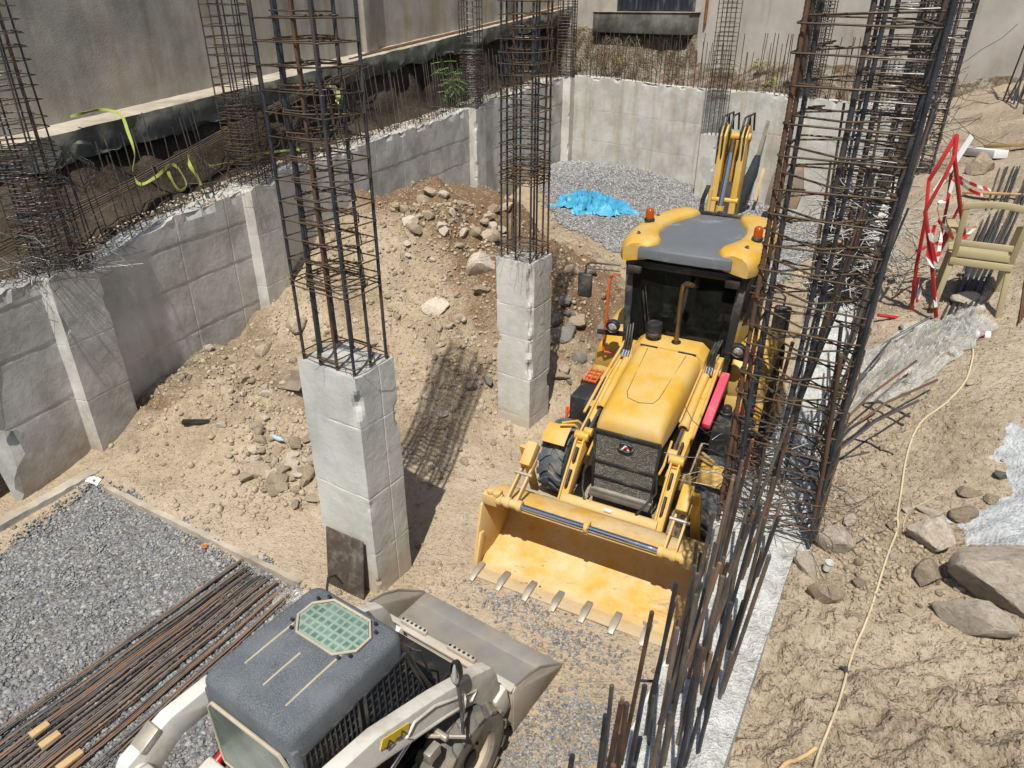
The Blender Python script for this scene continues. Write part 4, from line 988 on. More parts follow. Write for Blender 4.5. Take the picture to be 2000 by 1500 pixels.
r = np.random.RandomState(28); n = 9000; uu = r.uniform(-2.2, 3.2, n); vv = r.rand(n) ** .8 * 3.4 + .05; Xc = RP[0] + uu * RD[0] + vv * RN[0]; Yc = RP[1] + uu * RD[1] + vv * RN[1]
k = r.rand(n) < np.clip(fbm(p3(Xc * 1.9, Yc * 1.9), 3, 35) * .9 + .15, .02, 1); Xc, Yc = Xc[k], Yc[k]
scatter('clods', 'pebble', Xc, Yc, zright, lambda r, n: r.uniform(.005, .014, n) * (1 + 1.2 * (r.rand(n) < .12)), 29, EP, flat=.8, lift=.0, label='lumpy clods of the cracked earth in the lower corner')

def zone(n, seed, fn_, spots, thin):
    r = np.random.RandomState(seed); X = []; Y = []
    for (px, py, sx, sy, w_) in spots:
        g = ground(px, py, fn_); dpt = g.y * ct + (CAMZ - g.z) * st; k = int(n * w_); X.append(g.x + r.normal(0, sx * dpt / FPX, k)); Y.append(g.y + r.normal(0, sy * dpt / FPX * 1.7, k))
    return np.concatenate(X), np.concatenate(Y)
X_, Y_ = zone(2600, 41, zpit, [(480, 730, 90, 50, .2), (540, 900, 60, 50, .22), (870, 430, 90, 35, .2), (830, 560, 110, 80, .2), (930, 720, 50, 80, .1), (1120, 610, 40, 70, .08)], 0)
k = ((X_ - LP[0]) * LN[0] + (Y_ - LP[1]) * LN[1]) > .08; X_, Y_ = X_[k], Y_[k]
scatter('rubble', 'stone', X_, Y_, zpit, lambda r, n: r.uniform(.012, .045, n) * (1 + .6 * (r.rand(n) < .1)), 42, EP, flat=.7, lift=.25, label='broken stones and chunks littering the mound and its foot')
X_, Y_ = zone(1500, 43, zright, [(1650, 1060, 70, 70, .5), (1800, 1080, 80, 60, .25), (1850, 600, 70, 50, .15), (1720, 860, 60, 50, .1)], 0)
k = ((X_ - RP[0]) * RN[0] + (Y_ - RP[1]) * RN[1]) > .03; X_, Y_ = X_[k], Y_[k]
scatter('rubble', 'stone', X_, Y_, zright, lambda r, n: r.uniform(.005, .018, n) * (1 + .8 * (r.rand(n) < .1)), 44, EP, flat=.75, lift=.25, label='small broken stones between the wall top and the boulders')
# ================================================================ PAINTS
M['yellow'] = m_simple('yellow_paint', 'BE9432', .45, 0, .05, 3, dirt='B8A67E', dirtamt=.6, bump=.0004, bsc=40)
M['yellow_dusty'] = m_simple('dusty_yellow_paint', 'C49A44', .62, 0, .08, 2.2, dirt='BFAB86', dirtamt=1.1, bump=.0012, bsc=30)
M['black_paint'] = m_simple('black_plastic', '26282A', .45, 0, .2, 5, dirt='6C655A', dirtamt=.35, bump=.0004)
M['dark_metal'] = m_simple('dark_chassis', '1E1E1D', .6, .2, .2, 5, dirt='5A5044', dirtamt=.5)
M['grey_roof'] = m_simple('grey_roof_plastic', '5C6064', .62, 0, .07, 3, dirt='8E9294', dirtamt=.25, bump=.0005, bsc=90)
M['rubber'] = m_simple('tyre_rubber', '464F57', .9, 0, .15, 6, dirt='9A8E7A', dirtamt=.45, bump=.001, bsc=50)
M['chrome'] = m_simple('chrome_rod', 'C9CCD0', .12, 1, .03, 8, dirt='A09684', dirtamt=.15)
M['worn_steel'] = m_simple('worn_bare_steel', 'A6A29A', .42, .6, .15, 6, dirt='B4A58C', dirtamt=.6)
M['hose'] = m_simple('hydraulic_hose', '1B1B1C', .5, 0, .2, 12, dirt='57524A', dirtamt=.3)
M['orange'] = m_simple('orange_paint', 'D4562A', .5, 0, .1, 6, dirt='8E6A52', dirtamt=.35)
M['pink'] = m_simple('pink_red_paint', 'D84A5C', .55, 0, .1, 6, dirt='B89088', dirtamt=.3)
M['copper'] = m_simple('heat_browned_pipe', '8A7256', .3, .8, .25, 7)
M['seat'] = m_simple('seat_fabric', '33363A', .9, 0, .2, 10)
M['red'] = m_simple('red_enamel', 'B5161C', .35, 0, .05, 6)
M['white_e'] = m_simple('white_enamel', 'D8D8D4', .35, 0, .03, 6)
M['sticker'] = m_simple('yellow_sticker', 'D8B81E', .4, 0, .05, 8)
t = NT('scraped_bucket_paint').obj(); c = t.ramp(t.noise(4, 6, .6), [(.3, 'B98E3A'), (.7, 'CDA450')])
c = t.mix(t.ramp(t.noise(2.3, 8, .7), [(.38, 0.0), (.62, .85)]), c, 'C8B48E'); c = t.mix(t.ramp(t.noise(5, 6, .75, t.mapped((1, 2.5, 1), loc=(4, 1, 0))), [(.60, 0.0), (.66, .8)]), c, '8F8676')
sp_ = t.n('ShaderNodeSeparateXYZ'); t.l(t.pos, sp_.inputs[0]); yy = t.math('ADD', sp_.outputs['Y'], t.math('MULTIPLY', t.noise(7, 5), .25))
c = t.mix(t.ramp(t.math('ADD', yy, 3.0), [(.08, .75), (.26, 0.0)]), c, 'A89B84'); t.set(color=c, rough=.68); t.bump([(t.noise(26, 5, .7), .0015), (t.noise(3, 3), .006)]); M['bucket_paint'] = t.m
def glass(name, tint, mixf, rough=.03):
    t = NT(name); t.t.nodes.remove(t.b); tr = t.n('ShaderNodeBsdfTransparent'); tr.inputs[0].default_value = tint
    gl = t.n('ShaderNodeBsdfGlossy'); gl.inputs['Roughness'].default_value = rough; gl.inputs[0].default_value = (.9, .95, .95, 1)
    fr = t.n('ShaderNodeFresnel'); fr.inputs[0].default_value = 1.5; mx = t.n('ShaderNodeMixShader'); df = t.n('ShaderNodeBsdfDiffuse'); df.inputs[0].default_value = (.30, .31, .28, 1); m2 = t.n('ShaderNodeMixShader')
    dn = t.ramp(t.noise(5, 8, .75), [(.42, mixf * .5), (.75, mixf * 1.8)])
    t.l(fr.outputs[0], mx.inputs[0]); t.l(tr.outputs[0], mx.inputs[1]); t.l(gl.outputs[0], mx.inputs[2])
    t.l(dn, m2.inputs[0]); t.l(mx.outputs[0], m2.inputs[1]); t.l(df.outputs[0], m2.inputs[2]); t.l(m2.outputs[0], t.out.inputs[0]); return t.m
M['glass'] = glass('tinted_cab_glass', (.16, .20, .18, 1), .03)
t = NT('amber_lens'); t.set(color='C85A10', rough=.15); t.b.inputs['Transmission Weight'].default_value = .45; M['amber'] = t.m
t = NT('lamp_glass'); t.set(color='D8DCDE', rough=.08, metal=.75); M['lampglass'] = t.m
# perforated grille: a honeycomb of dark holes in grey wire
t = NT('honeycomb_screen').obj(); v = t.vor(62, 'DISTANCE_TO_EDGE', vec=t.mapped((1, .3, 1)))
t.set(color=t.mix(t.ramp(v, [(.05, 0.0), (.12, 1.0)]), '8F8C82', '16181A'), rough=.6); t.bump([(t.ramp(v, [(.05, 1.0), (.16, 0.0)]), .006)]); M['screen'] = t.m

def wheel(parent, c, Rr, wd, rim_mat, nl, lug_h, side=1, steer=0):
    """axle along local x; returns tyre with rim beside it"""
    x, y, z = c; m = MB(); h = wd / 2; s = Rr
    prof = [(s * .56, -h * .80), (s * .60, -h * .95), (s * .78, -h), (s * .92, -h * .93), (s * .975, -h * .72), (s * .99, 0), (s * .975, h * .72), (s * .92, h * .93), (s * .78, h), (s * .60, h * .95), (s * .56, h * .80)]
    M0 = m.lathe(prof, (0, 0, 0), (1, 0, 0), 48, closed=True)
    for k in range(nl):
        for sd in (-1, 1):
            a = 2 * math.pi * (k + (.5 if sd > 0 else 0)) / nl; pts = []
            ring = []
            for q, (u, da) in enumerate(((.0, 0), (.35, .06), (.68, .20), (1.0, .26))):
                aa = a + da; rr = s * (1.0 - .03 * (u > .9)); ring.append((sd * h * u, aa, rr))
            w_ = math.pi / nl * .55
            vs = []
            for (xx, aa, rr) in ring:
                for (e, rad) in ((-w_, rr - lug_h * .6), (-w_ * .8, rr + lug_h * .7), (w_ * .8, rr + lug_h * .7), (w_, rr - lug_h * .6)):
                    vs.append((xx, math.cos(aa + e) * rad, math.sin(aa + e) * rad))
            fs = []
            for i in range(3):
                for j in range(3): fs.append((i * 4 + j, i * 4 + j + 1, i * 4 + j + 5, i * 4 + j + 4))
            fs += [(0, 1, 2, 3), (15, 14, 13, 12)]
            m.add(vs, fs)
    ty = m.build('tyre', M['rubber'], None, smooth=30); 
    r = MB(); r.lathe([(s * .58, -h * .78), (s * .58, h * .78), (s * .50, h * .72), (s * .46, h * .35), (s * .22, h * .28), (s * .20, h * .55), (0, h * .55)], (0, 0, 0), (side, 0, 0), 32)
    rm = r.build('rim', M[rim_mat], None, smooth=30)
    wroot = bpy.data.objects.new('wheel', None); link(wroot, parent); wroot.location = (c[0], c[1] + wheel.off, c[2]); wroot.rotation_euler = (0, 0, steer); wroot.empty_display_size = .1
    ty.parent = wroot; rm.parent = wroot
    hb = MB(); hb.lathe([(s * .20, h * .5), (s * .17, h * .66), (0, h * .68)], (0, 0, 0), (side, 0, 0), 20)
    for k in range(8):
        a = k * math.pi / 4; hb.cyl((side * h * .3, math.cos(a) * s * .33, math.sin(a) * s * .33), (side * h * .40, math.cos(a) * s * .33, math.sin(a) * s * .33), .014, seg=6)
    hb.build('hub', M['dark_metal'], wroot, smooth=30); return wroot

wheel.off = -3.0
# ================================================================ BACKHOE LOADER (x across, y = distance behind the bucket lip, z up)
LIP = Vector((.63, 5.44, 0)); BYAW = math.atan2(-.462, .887)
bx = Vector((math.cos(BYAW), math.sin(BYAW), 0)); by = Vector((-math.sin(BYAW), math.cos(BYAW), 0))
S0 = 3.0
BH = empty('backhoe_loader', LIP + by * S0, BYAW, 'yellow backhoe loader with grey roof panel, two amber beacons and a wide toothed front bucket', 'backhoe loader')
BM = lambda: MB((0, -S0, 0))
# bucket
prof = [(0, .015), (.18, .018), (.22, .03), (.46, .036), (.50, .05), (.66, .075), (.80, .15), (.88, .30), (.88, .46), (.80, .60), (.66, .69), (.46, .74), (.26, .765)]
HB = 1.19
bucket = BM().strip([(a, b) for a, b in prof], (0, 0, 0), (0, 1, 0), (0, 0, 1), -HB, HB, -.022).build('bucket', M['bucket_paint'], BH, smooth=50)
for sd in (-1, 1):
    side = [(.0, .0)] + [(a, b - .012) for a, b in prof[1:]] + [(.20, .74), (.10, .42), (.02, .10)]
    BM().prism(side, (sd * (HB - .0), 0, 0), (0, 1, 0), (0, 0, 1), -.014, .014).build('bucket_side', M['yellow_dusty'], bucket, bevel=.003)
    BM().prism([(.0, .0), (.10, .0), (.20, .40), (.12, .42), (.02, .12)], (sd * (HB - .02), 0, 0), (0, 1, 0), (0, 0, 1), -.02, .02).build('side_cutter', M['yellow_dusty'], bucket, bevel=.004)
BM().box((0, -.035, .012), (2 * HB, .15, .022)).build('cutting_edge', M['bucket_paint'], bucket, bevel=.004)
for i in range(8):
    x = -1.12 + i * .32
    BM().add([(x - .033, .09, .020), (x + .033, .09, .020), (x + .040, -.07, .020), (x - .040, -.07, .020), (x - .028, -.19, .012), (x + .028, -.19, .012),
              (x - .033, .09, .052), (x + .033, .09, .052), (x + .040, -.07, .066), (x - .040, -.07, .066), (x - .028, -.19, .020), (x + .028, -.19, .020)],
             [(0, 1, 2, 3), (3, 2, 5, 4), (6, 9, 8, 7), (9, 10, 11, 8), (0, 6, 7, 1), (4, 5, 11, 10), (0, 3, 9, 6), (3, 4, 10, 9), (1, 7, 8, 2), (2, 8, 11, 5)]).build('bucket_tooth', M['worn_steel'], bucket, bevel=.003)
# fork shaft across the bucket top
PY, PZ = .27, .83
BM().tube([(-HB + .05, PY, PZ), (HB - .05, PY, PZ)], .031, 20).build('fork_shaft', M['chrome'], BH)
for xs_ in ((-1.00, -.90, -.76), (.78, .90, 1.00)):
    b = BM().cyl((xs_[0] - .02, PY, PZ), (xs_[-1] + .02, PY, PZ), .046)
    for x in xs_: b.lathe([(.031, -.03), (.058, -.028), (.062, 0), (.058, .028), (.031, .03)], (x, PY, PZ), (1, 0, 0), 20)
    b.build('shaft_collar', M['yellow_dusty'], BH)
BM().box((0, PY + .02, PZ - .01), (.05, .10, .12)).lathe([(.034, -.02), (.055, -.018), (.055, .018), (.034, .02)], (0, PY, PZ), (1, 0, 0), 18).build('shaft_bracket', M['yellow_dusty'], BH, bevel=.004)
for sd in (-1, 1):
    BM().box((sd * 1.10, PY + .03, PZ - .01), (.17, .17, .13)).cyl((sd * 1.03, PY - .01, PZ + .05), (sd * 1.03, PY - .01, PZ + .10), .045, seg=12).cyl((sd * 1.10, PY - .01, PZ + .05), (sd * 1.10, PY - .01, PZ + .11), .04, seg=12).build('end_block', M['yellow_dusty'], BH, bevel=.012)
    # folded fork with its slotted carrier, standing back from the shaft
    x = sd * .86; c = BM()
    for dx in (-.055, .055):
        c.bar((x + dx, PY - .01, PZ), (x + dx, .76, 1.10), .022, .075, (0, -.5, 1))
    f = c.build('fork_carrier', M['yellow_dusty'], BH, bevel=.004)
    BM().bar((x + sd * .0, .60, 1.10), (x, .82, 1.27), .12, .14, (0, -.5, 1)).build('fork_head', M['yellow'], BH, bevel=.012)
    BM().bar((x - .09 * sd * -1, .74, 1.26), (x + .09 * sd, 1.05, .48), .10, .045, (0, 1, .3)).build('fork', M['yellow'], BH, bevel=.006)
    BM().tube([(x - .10, .56, 1.03), (x + .10, .56, 1.03)], .02, 10).build('pin', M['worn_steel'], BH)
BM().tube([(-.55, .98, .52), (.55, .98, .52)], .075, 20).build('cross_tube', M['yellow_dusty'], BH)
BM().box((.0, .93, .585), (.09, .04, .03)).build('tube_plate', M['white_e'], BH, bevel=.004)
# loader arms
armp = [(3.0, 1.52, .07), (2.4, 1.38, .085), (1.75, 1.10, .10), (1.45, .98, .115), (1.15, .66, .095), (.92, .40, .075)]
def arm_side(pts, x, th):
    up, dn = [], []
    for i, (s, z, h) in enumerate(pts):
        a = pts[max(i - 1, 0)]; b_ = pts[min(i + 1, len(pts) - 1)]; t_ = Vector((b_[0] - a[0], b_[1] - a[1])).normalized(); n_ = Vector((-t_.y, t_.x))
        up.append((s + n_.x * h, z + n_.y * h)); dn.append((s - n_.x * h, z - n_.y * h))
    return BM().prism(up + dn[::-1], (x, 0, 0), (0, 1, 0), (0, 0, 1), -th, th)
for sd in (-1, 1):
    x = sd * .56; m = arm_side(armp, x - .045, .011)
    for dx in (.045,):
        n0 = arm_side(armp, x + dx, .011); m.add([v - m.off for v in n0.v], n0.f)
    for i in range(len(armp) - 1):
        a, b_ = armp[i], armp[i + 1]; m.bar((x, a[0], a[1]), (x, b_[0], b_[1]), .09, .10, (0, 0, 1))
    arm = m.build('loader_arm', M['yellow'], BH, bevel=.004)
    # slots and bosses of the lower arm
    for (s0, z0, s1, z1) in ((1.36, .97, 1.24, .83), (1.18, .77, 1.04, .60), (1.70, 1.155, 1.52, 1.08)):
        BM().bar((x, s0, z0 + .035), (x, s1, z1 + .035), .030, .075, (0, 0, 1)).build('arm_slot', M['dark_metal'], arm, bevel=.012)
    for (s_, z_) in ((1.48, 1.09), (.94, .42), (2.95, 1.52)):
        BM().cyl((x - .085, s_, z_), (x + .085, s_, z_), .058).build('pivot_boss', M['yellow'], arm, bevel=.008)
    # lift cylinder along the hood, with chrome rod
    xc = sd * .50
    cy = BM().cyl((xc, 3.0, 1.62), (xc, 1.92, 1.27), .052, seg=20).lathe([(.05, -.03), (.062, -.02), (.062, .03), (.05, .04)], (xc, 1.93, 1.273), (0, -.95, -.31), 20).build('lift_cylinder', M['yellow'], BH)
    BM().cyl((xc, 1.93, 1.273), (xc, 1.55, 1.15), .026, seg=16).build('cylinder_rod', M['chrome'], cy)
    BM().cyl((xc - .05, 1.52, 1.14), (xc + .05, 1.52, 1.14), .05, seg=14).build('rod_eye', M['yellow'], cy, bevel=.006)
    BM().tube([(sd * .62, 2.95, 1.66), (sd * .64, 2.3, 1.46), (sd * .645, 1.72, 1.26)], .018, 8).build('tie_rod', M['yellow'], BH)
    BM().tube([(sd * .44, 2.9, 1.62), (sd * .445, 1.9, 1.33)], .012, 8).build('guide_rod', M['yellow'], BH)
    BM().box((x, 3.0, 1.58), (.16, .16, .20)).box((x, 2.97, 1.70), (.05, .12, .08)).build('arm_pivot_block', M['yellow'], BH, bevel=.01)
    # bundle of hoses arching from the cab foot onto the cylinders
    for j, dx in enumerate((-.035, .0, .035)):
        BM().tube([(x + dx - sd * .03, 2.80, 1.62), (x + dx - sd * .03, 2.86, 1.78 + .02 * j), (x + dx, 2.98, 1.90 + .02 * j), (x + dx, 3.07, 1.86), (x + dx, 3.12, 1.60)], .016, 8).build('hydraulic_hose', M['hose'], BH)
        BM().cyl((x + dx - sd * .03, 2.81, 1.64), (x + dx - sd * .03, 2.74, 1.58), .019, seg=10).build('hose_fitting', M['chrome'], BH)
    BM().tube([(sd * .40, 1.32, .95), (sd * .43, 1.25, .75), (sd * .36, 1.05, .68), (sd * .30, .98, .60)], .015, 8).build('hydraulic_hose', M['hose'], BH)
    BM().tube([(sd * .42, 1.75, 1.15), (sd * .43, 1.45, 1.0), (sd * .42, 1.32, .96)], .014, 8).build('steel_pipe', M['yellow'], BH)
# pink safety strut stowed on one arm
BM().bar((.72, 2.86, 1.56), (.72, 2.02, 1.28), .10, .09).build('safety_strut', M['pink'], BH, bevel=.015)
# hood
def hring(s, hw, zt, sh, zb): 
    return [(-hw, s, zb), (-hw, s, zt - sh)] + [(-hw + sh * (1 - math.cos(a)), s, zt - sh + sh * math.sin(a)) for a in (.5, 1.05, 1.57)] + \
           [(hw - sh * (1 - math.cos(a)), s, zt - sh + sh * math.sin(a)) for a in (1.57, 1.05, .5)] + [(hw, s, zt - sh), (hw, s, zb)]
rings = [hring(*a) for a in ((1.42, .385, 1.29, .06, 1.22), (1.425, .395, 1.37, .09, 1.21), (1.46, .405, 1.435, .12, 1.20), (1.54, .41, 1.49, .13, 1.20), (1.8, .415, 1.56, .13, 1.2), (2.3, .43, 1.67, .13, 1.26), (2.78, .445, 1.765, .13, 1.32))]
rings = [[(x * .94, y, z) for x, y, z in r_] for r_ in rings]
hood = BM().loft(rings).build('hood', M['yellow'], BH, smooth=50, bevel=0)
BM().tube([(-.24, 2.74, 1.758), (-.19, 1.88, 1.579), (-.15, 1.78, 1.556), (0, 1.74, 1.547), (.15, 1.78, 1.556), (.19, 1.88, 1.579), (.24, 2.74, 1.758)], .0035, 6).build('hood_panel_line', M['dark_metal'], hood)
for x in (-.24, .24): BM().box((x, 2.785, 1.772), (.22, .022, .016)).build('hood_hinge', M['dark_metal'], hood, bevel=.003)
cw = [(-.46, 2.79, 1.30), (-.46, 2.79, 1.71), (-.36, 2.79, 1.79), (.36, 2.79, 1.79), (.46, 2.79, 1.71), (.46, 2.79, 1.30)]
BM().loft([cw, [(x * .98, 3.10, z + .03) for x, y, z in cw]]).build('rear_cowl', M['yellow'], BH, bevel=.015)
BM().box((0, 2.25, 1.0), (.74, 1.5, .56)).build('engine_side', M['dark_metal'], BH, bevel=.02)
# grille
g = BM().add([(-.375, 1.42, 1.27), (.375, 1.42, 1.27), (.345, 1.37, .50), (-.345, 1.37, .50), (-.375, 1.6, 1.27), (.375, 1.6, 1.27), (.345, 1.47, .50), (-.345, 1.47, .50)],
             [(0, 3, 2, 1), (0, 4, 7, 3), (1, 2, 6, 5), (3, 7, 6, 2), (0, 1, 5, 4), (4, 5, 6, 7)]).build('grille', M['screen'], BH, smooth=0)
m = BM(); m.bar((-.385, 1.41, 1.27), (.385, 1.41, 1.27), .035, .035); m.bar((-.38, 1.41, 1.27), (-.35, 1.36, .50), .03, .03); m.bar((.38, 1.41, 1.27), (.35, 1.36, .50), .03, .03)
m.bar((-.36, 1.385, .88), (.36, 1.385, .88), .018, .03); m.bar((-.355, 1.37, .68), (.355, 1.37, .68), .018, .03)
m.build('grille_frame', M['black_paint'], BH, bevel=.004)
BM().box((0, 1.38, .50), (.74, .10, .05)).box((0, 1.36, .44), (.78, .05, .09)).build('front_bumper', M['worn_steel'], BH, bevel=.008)
bd = BM(); bd.loft([[(.085 * math.cos(a), y_, 1.15 + .052 * math.sin(a) + dz) for a in np.linspace(0, 2 * math.pi, 25)[:-1]] for y_, dz in ((1.400, 0), (1.375, .003))]).build('badge', M['dark_metal'], BH)
badge = bpy.data.objects['badge']
BM().tube([(.085 * math.cos(a), 1.374, 1.153 + .052 * math.sin(a)) for a in np.linspace(0, 2 * math.pi, 25)[:-1]], .008, 8, closed=True).build('badge_ring', M['chrome'], badge)
BM().prism([(-.05, -.028), (-.028, -.028), (.0, .014), (.008, .030), (-.008, .034)], (0, 1.371, 1.15), (1, 0, 0), (0, 0, 1), -.002, .002).prism([(.022, -.028), (.048, -.028), (.018, .026), (.004, .034)], (0, 1.371, 1.15), (1, 0, 0), (0, 0, 1), -.002, .002).build('badge_letter', M['white_e'], badge)
BM().prism([(-.006, .004), (.020, .026), (.042, .006), (.016, -.018)], (0, 1.369, 1.15), (1, 0, 0), (0, 0, 1), -.002, .002).build('badge_diamond', M['red'], badge)
# pre-cleaner and exhaust
p = BM(); p.lathe([(.0, .20), (.06, .198), (.095, .18), (.10, .15), (.10, .09), (.094, .085), (.094, .06), (.10, .055), (.10, .02), (.07, .0), (.055, -.05)], (-.24, 2.95, 1.84), (0, 0, 1), 28).build('air_cleaner', M['black_paint'], BH, smooth=40)
BM().tube([(.05, 2.96, 1.76), (.05, 2.96, 2.46), (.06, 2.95, 2.56), (.10, 2.92, 2.60), (.19, 2.86, 2.61)], .030, 16).build('exhaust_pipe', M['copper'], BH, smooth=60)
BM().lathe([(.03, 0), (.06, .002), (.055, .012), (.03, .014)], (.05, 2.96, 1.815), (0, 0, 1), 18).build('exhaust_collar', M['dark_metal'], BH)
# chassis, axles, wheels
BM().box((0, 2.95, .55), (.5, 2.9, .32)).box((0, 4.5, .75), (.9, 1.3, .5)).build('chassis', M['dark_metal'], BH, bevel=.02)
BM().bar((-.78, 1.95, .50), (.78, 1.95, .50), .16, .16).box((0, 1.95, .50), (.3, .3, .26)).bar((-.80, 1.95, .46), (-.80, 1.95, .62), .12, .12, (0, 1, 0)).build('front_axle', M['yellow_dusty'], BH, bevel=.02)
BM().bar((-.78, 4.15, .72), (.78, 4.15, .72), .24, .24).build('rear_axle', M['dark_metal'], BH, bevel=.02)
for sd in (-1, 1):
    wheel(BH, (sd * .94, 1.90, .45), .455, .33, 'yellow', 15, .022, sd, R(-3))
    wheel(BH, (sd * .93, 4.15, .71), .71, .45, 'yellow', 18, .03, sd)
    # front fender: short curved plate on a double pipe bracket
    arc = [(1.90 + .57 * math.cos(a), .47 + .57 * math.sin(a)) for a in np.linspace(R(108), R(136), 7)]
    BM().strip(arc, (sd * .94, 0, 0), (0, 1, 0), (0, 0, 1), -.15, .15, .014).build('front_fender', M['yellow'], BH, bevel=.004)
    for off in (0, .11):
        BM().tube([(sd * (.94 - .02), 1.66 + off * .5, 1.04), (sd * (.78 - .02), 1.72 + off, 1.05), (sd * .73, 1.76 + off, 1.0), (sd * .72, 1.80 + off, .7), (sd * .72, 1.84 + off, .5)], .017, 8).build('fender_bracket', M['yellow'], BH, smooth=60)
    # rear fender: domed shell over the big tyre, flared forward beside the cab
    rg = []
    for a in np.linspace(R(12), R(172), 15):
        cz, cs = math.sin(a), -math.cos(a); rr = .86 + .05 * math.sin(a)
        s_, z_ = 4.15 + cs * rr * 1.10 * -1, .72 + cz * rr
        rg.append([(sd * .70, s_, z_ + .05), (sd * .88, s_, z_ + .055), (sd * 1.04, s_, z_ + .03), (sd * 1.13, s_ , z_ - .04), (sd * 1.165, s_, z_ - .16), (sd * 1.14, s_ , z_ - .17), (sd * 1.10, s_, z_ - .08), (sd * 1.0, s_, z_ - .02), (sd * .70, s_, z_ + .0)])
    BM().loft(rg, closed=True).build('rear_fender', M['yellow'], BH, smooth=55)
    fl = [[(sd * .70, 3.34, .86), (sd * 1.14, 3.40, .82), (sd * 1.16, 3.52, .82), (sd * .70, 3.6, .86)], [(sd * .70, 3.20, 1.20), (sd * 1.13, 3.26, 1.16), (sd * 1.165, 3.50, 1.18), (sd * .70, 3.62, 1.30)],
          [(sd * .70, 3.22, 1.45), (sd * 1.08, 3.28, 1.42), (sd * 1.13, 3.55, 1.42), (sd * .70, 3.8, 1.60)], [(sd * .70, 3.40, 1.66), (sd * .94, 3.46, 1.62), (sd * 1.02, 3.7, 1.58), (sd * .70, 3.95, 1.66)]]
    BM().loft(fl).build('fender_flare', M['yellow'], BH, bevel=.035, segs=3, smooth=60)
    BM().box((sd * .93, 3.38, .80), (.42, .22, .14)).build('mudguard_skirt', M['black_paint'], BH, bevel=.03)
    # tank, step plates, orange ladder
    BM().box((sd * .92, 2.72, .78), (.42, .56, .46)).build('side_tank', M['black_paint'], BH, bevel=.02)
    BM().box((sd * .95, 3.12, .82), (.36, .26, .10)).build('step_plate', M['black_paint'], BH, bevel=.015)
    st_ = BM()
    for k in range(4):
        y_ = 2.86 + k * .085; st_.box((sd * 1.02, y_, 1.06 + .01 * k), (.17, .022, .03))
    for dx in (-.085, -.0, .085): st_.bar((sd * 1.02 + dx, 2.84, 1.055), (sd * 1.02 + dx, 3.14, 1.10), .014, .03)
    st_.build('orange_step', M['orange'], BH, bevel=.003)
    st_ = BM()
    for k in range(3): st_.box((sd * 1.17, 2.62 + .0 * k, .42 + k * .16), (.05, .34, .03))
    st_.bar((sd * 1.17, 2.46, .38), (sd * 1.17, 2.46, .82), .03, .03, (0, 1, 0)).bar((sd * 1.17, 2.78, .38), (sd * 1.17, 2.78, .82), .03, .03, (0, 1, 0)).build('orange_step', M['orange'], BH, bevel=.003)
    BM().lathe([(.0, .11), (.045, .108), (.06, .09), (.06, .03), (.075, .02), (.075, 0), (.05, -.05)], (sd * .80, 2.86, 1.04), (0, 0, 1), 18).build('filler_cap', M['black_paint'], BH)
    # head lamp on a dark bracket
    hl = BM().lathe([(.0, .12), (.055, .11), (.085, .06), (.09, 0), (.082, -.012), (.075, 0), (.0, .004)], (sd * .80, 2.98, 1.84), (0, 1, .15), 24).build('head_lamp', M['black_paint'], BH, smooth=50)
    BM().lathe([(.0, -.022), (.04, -.016), (.062, .0), (.0, .01)], (sd * .80, 2.985, 1.84), (0, 1, .15), 20).build('lens', M['lampglass'], hl)
    BM().box((sd * .895, 3.02, 1.86), (.035, .06, .11)).build('indicator_lens', M['amber'], hl, bevel=.008)
    BM().bar((sd * .60, 3.12, 1.72), (sd * 1.02, 3.02, 1.72), .02, .07).bar((sd * .66, 3.1, 1.70), (sd * .66, 3.1, 1.20), .06, .03, (0, 1, 0)).build('lamp_bracket', M['dark_metal'], BH, bevel=.004)
    # hand rail
    BM().tube([(sd * .82, 3.22, 2.46), (sd * .90, 3.18, 2.48), (sd * .935, 3.17, 2.42), (sd * .95, 3.17, 2.25), (sd * .97, 3.16, 1.45), (sd * .95, 3.16, 1.38), (sd * .84, 3.2, 1.37)], .0155, 10).build('hand_rail', M['orange'], BH, smooth=60)
BM().box((-.70, 2.30, 1.06), (.17, .15, .012)).build('tank_lid', M['yellow'], BH, bevel=.003)
# cab
gx, z0c, z1c = .74, 1.18, 2.70
fr = []  # pillars: (bottom, top)
pil = [((-.62, 3.12, 1.2), (-.70, 3.22, 2.68)), ((.62, 3.12, 1.2), (.70, 3.22, 2.68)), ((-.76, 4.05, 1.35), (-.76, 4.05, 2.68)), ((.76, 4.05, 1.35), (.76, 4.05, 2.68)), ((-.70, 4.85, 1.4), (-.68, 4.75, 2.68)), ((.70, 4.85, 1.4), (.68, 4.75, 2.68))]
for i, (a, b_) in enumerate(pil): BM().bar(a, b_, .10 if i < 2 else .07, .07, (0, 1, 0)).build('cab_pillar', M['black_paint'], BH, bevel=.012)
BM().box((0, 4.0, 1.15), (1.42, 1.75, .12)).build('cab_floor', M['dark_metal'], BH, bevel=.01)
BM().bar((-.72, 3.22, 2.66), (.72, 3.22, 2.66), .07, .09).bar((-.72, 4.75, 2.66), (.72, 4.75, 2.66), .07, .09).bar((-.73, 3.2, 2.66), (-.73, 4.8, 2.66), .06, .09).bar((.73, 3.2, 2.66), (.73, 4.8, 2.66), .06, .09).build('cab_header', M['black_paint'], BH, bevel=.01)
def pane(name, pts, th=.008):
    a, b_, c, d = [Vector(p) for p in pts]; n_ = (b_ - a).cross(d - a).normalized() * th
    BM().add([a, b_, c, d, a + n_, b_ + n_, c + n_, d + n_], [(0, 3, 2, 1), (4, 5, 6, 7), (0, 1, 5, 4), (1, 2, 6, 5), (2, 3, 7, 6), (3, 0, 4, 7)]).build(name, M['glass'], BH, smooth=0)
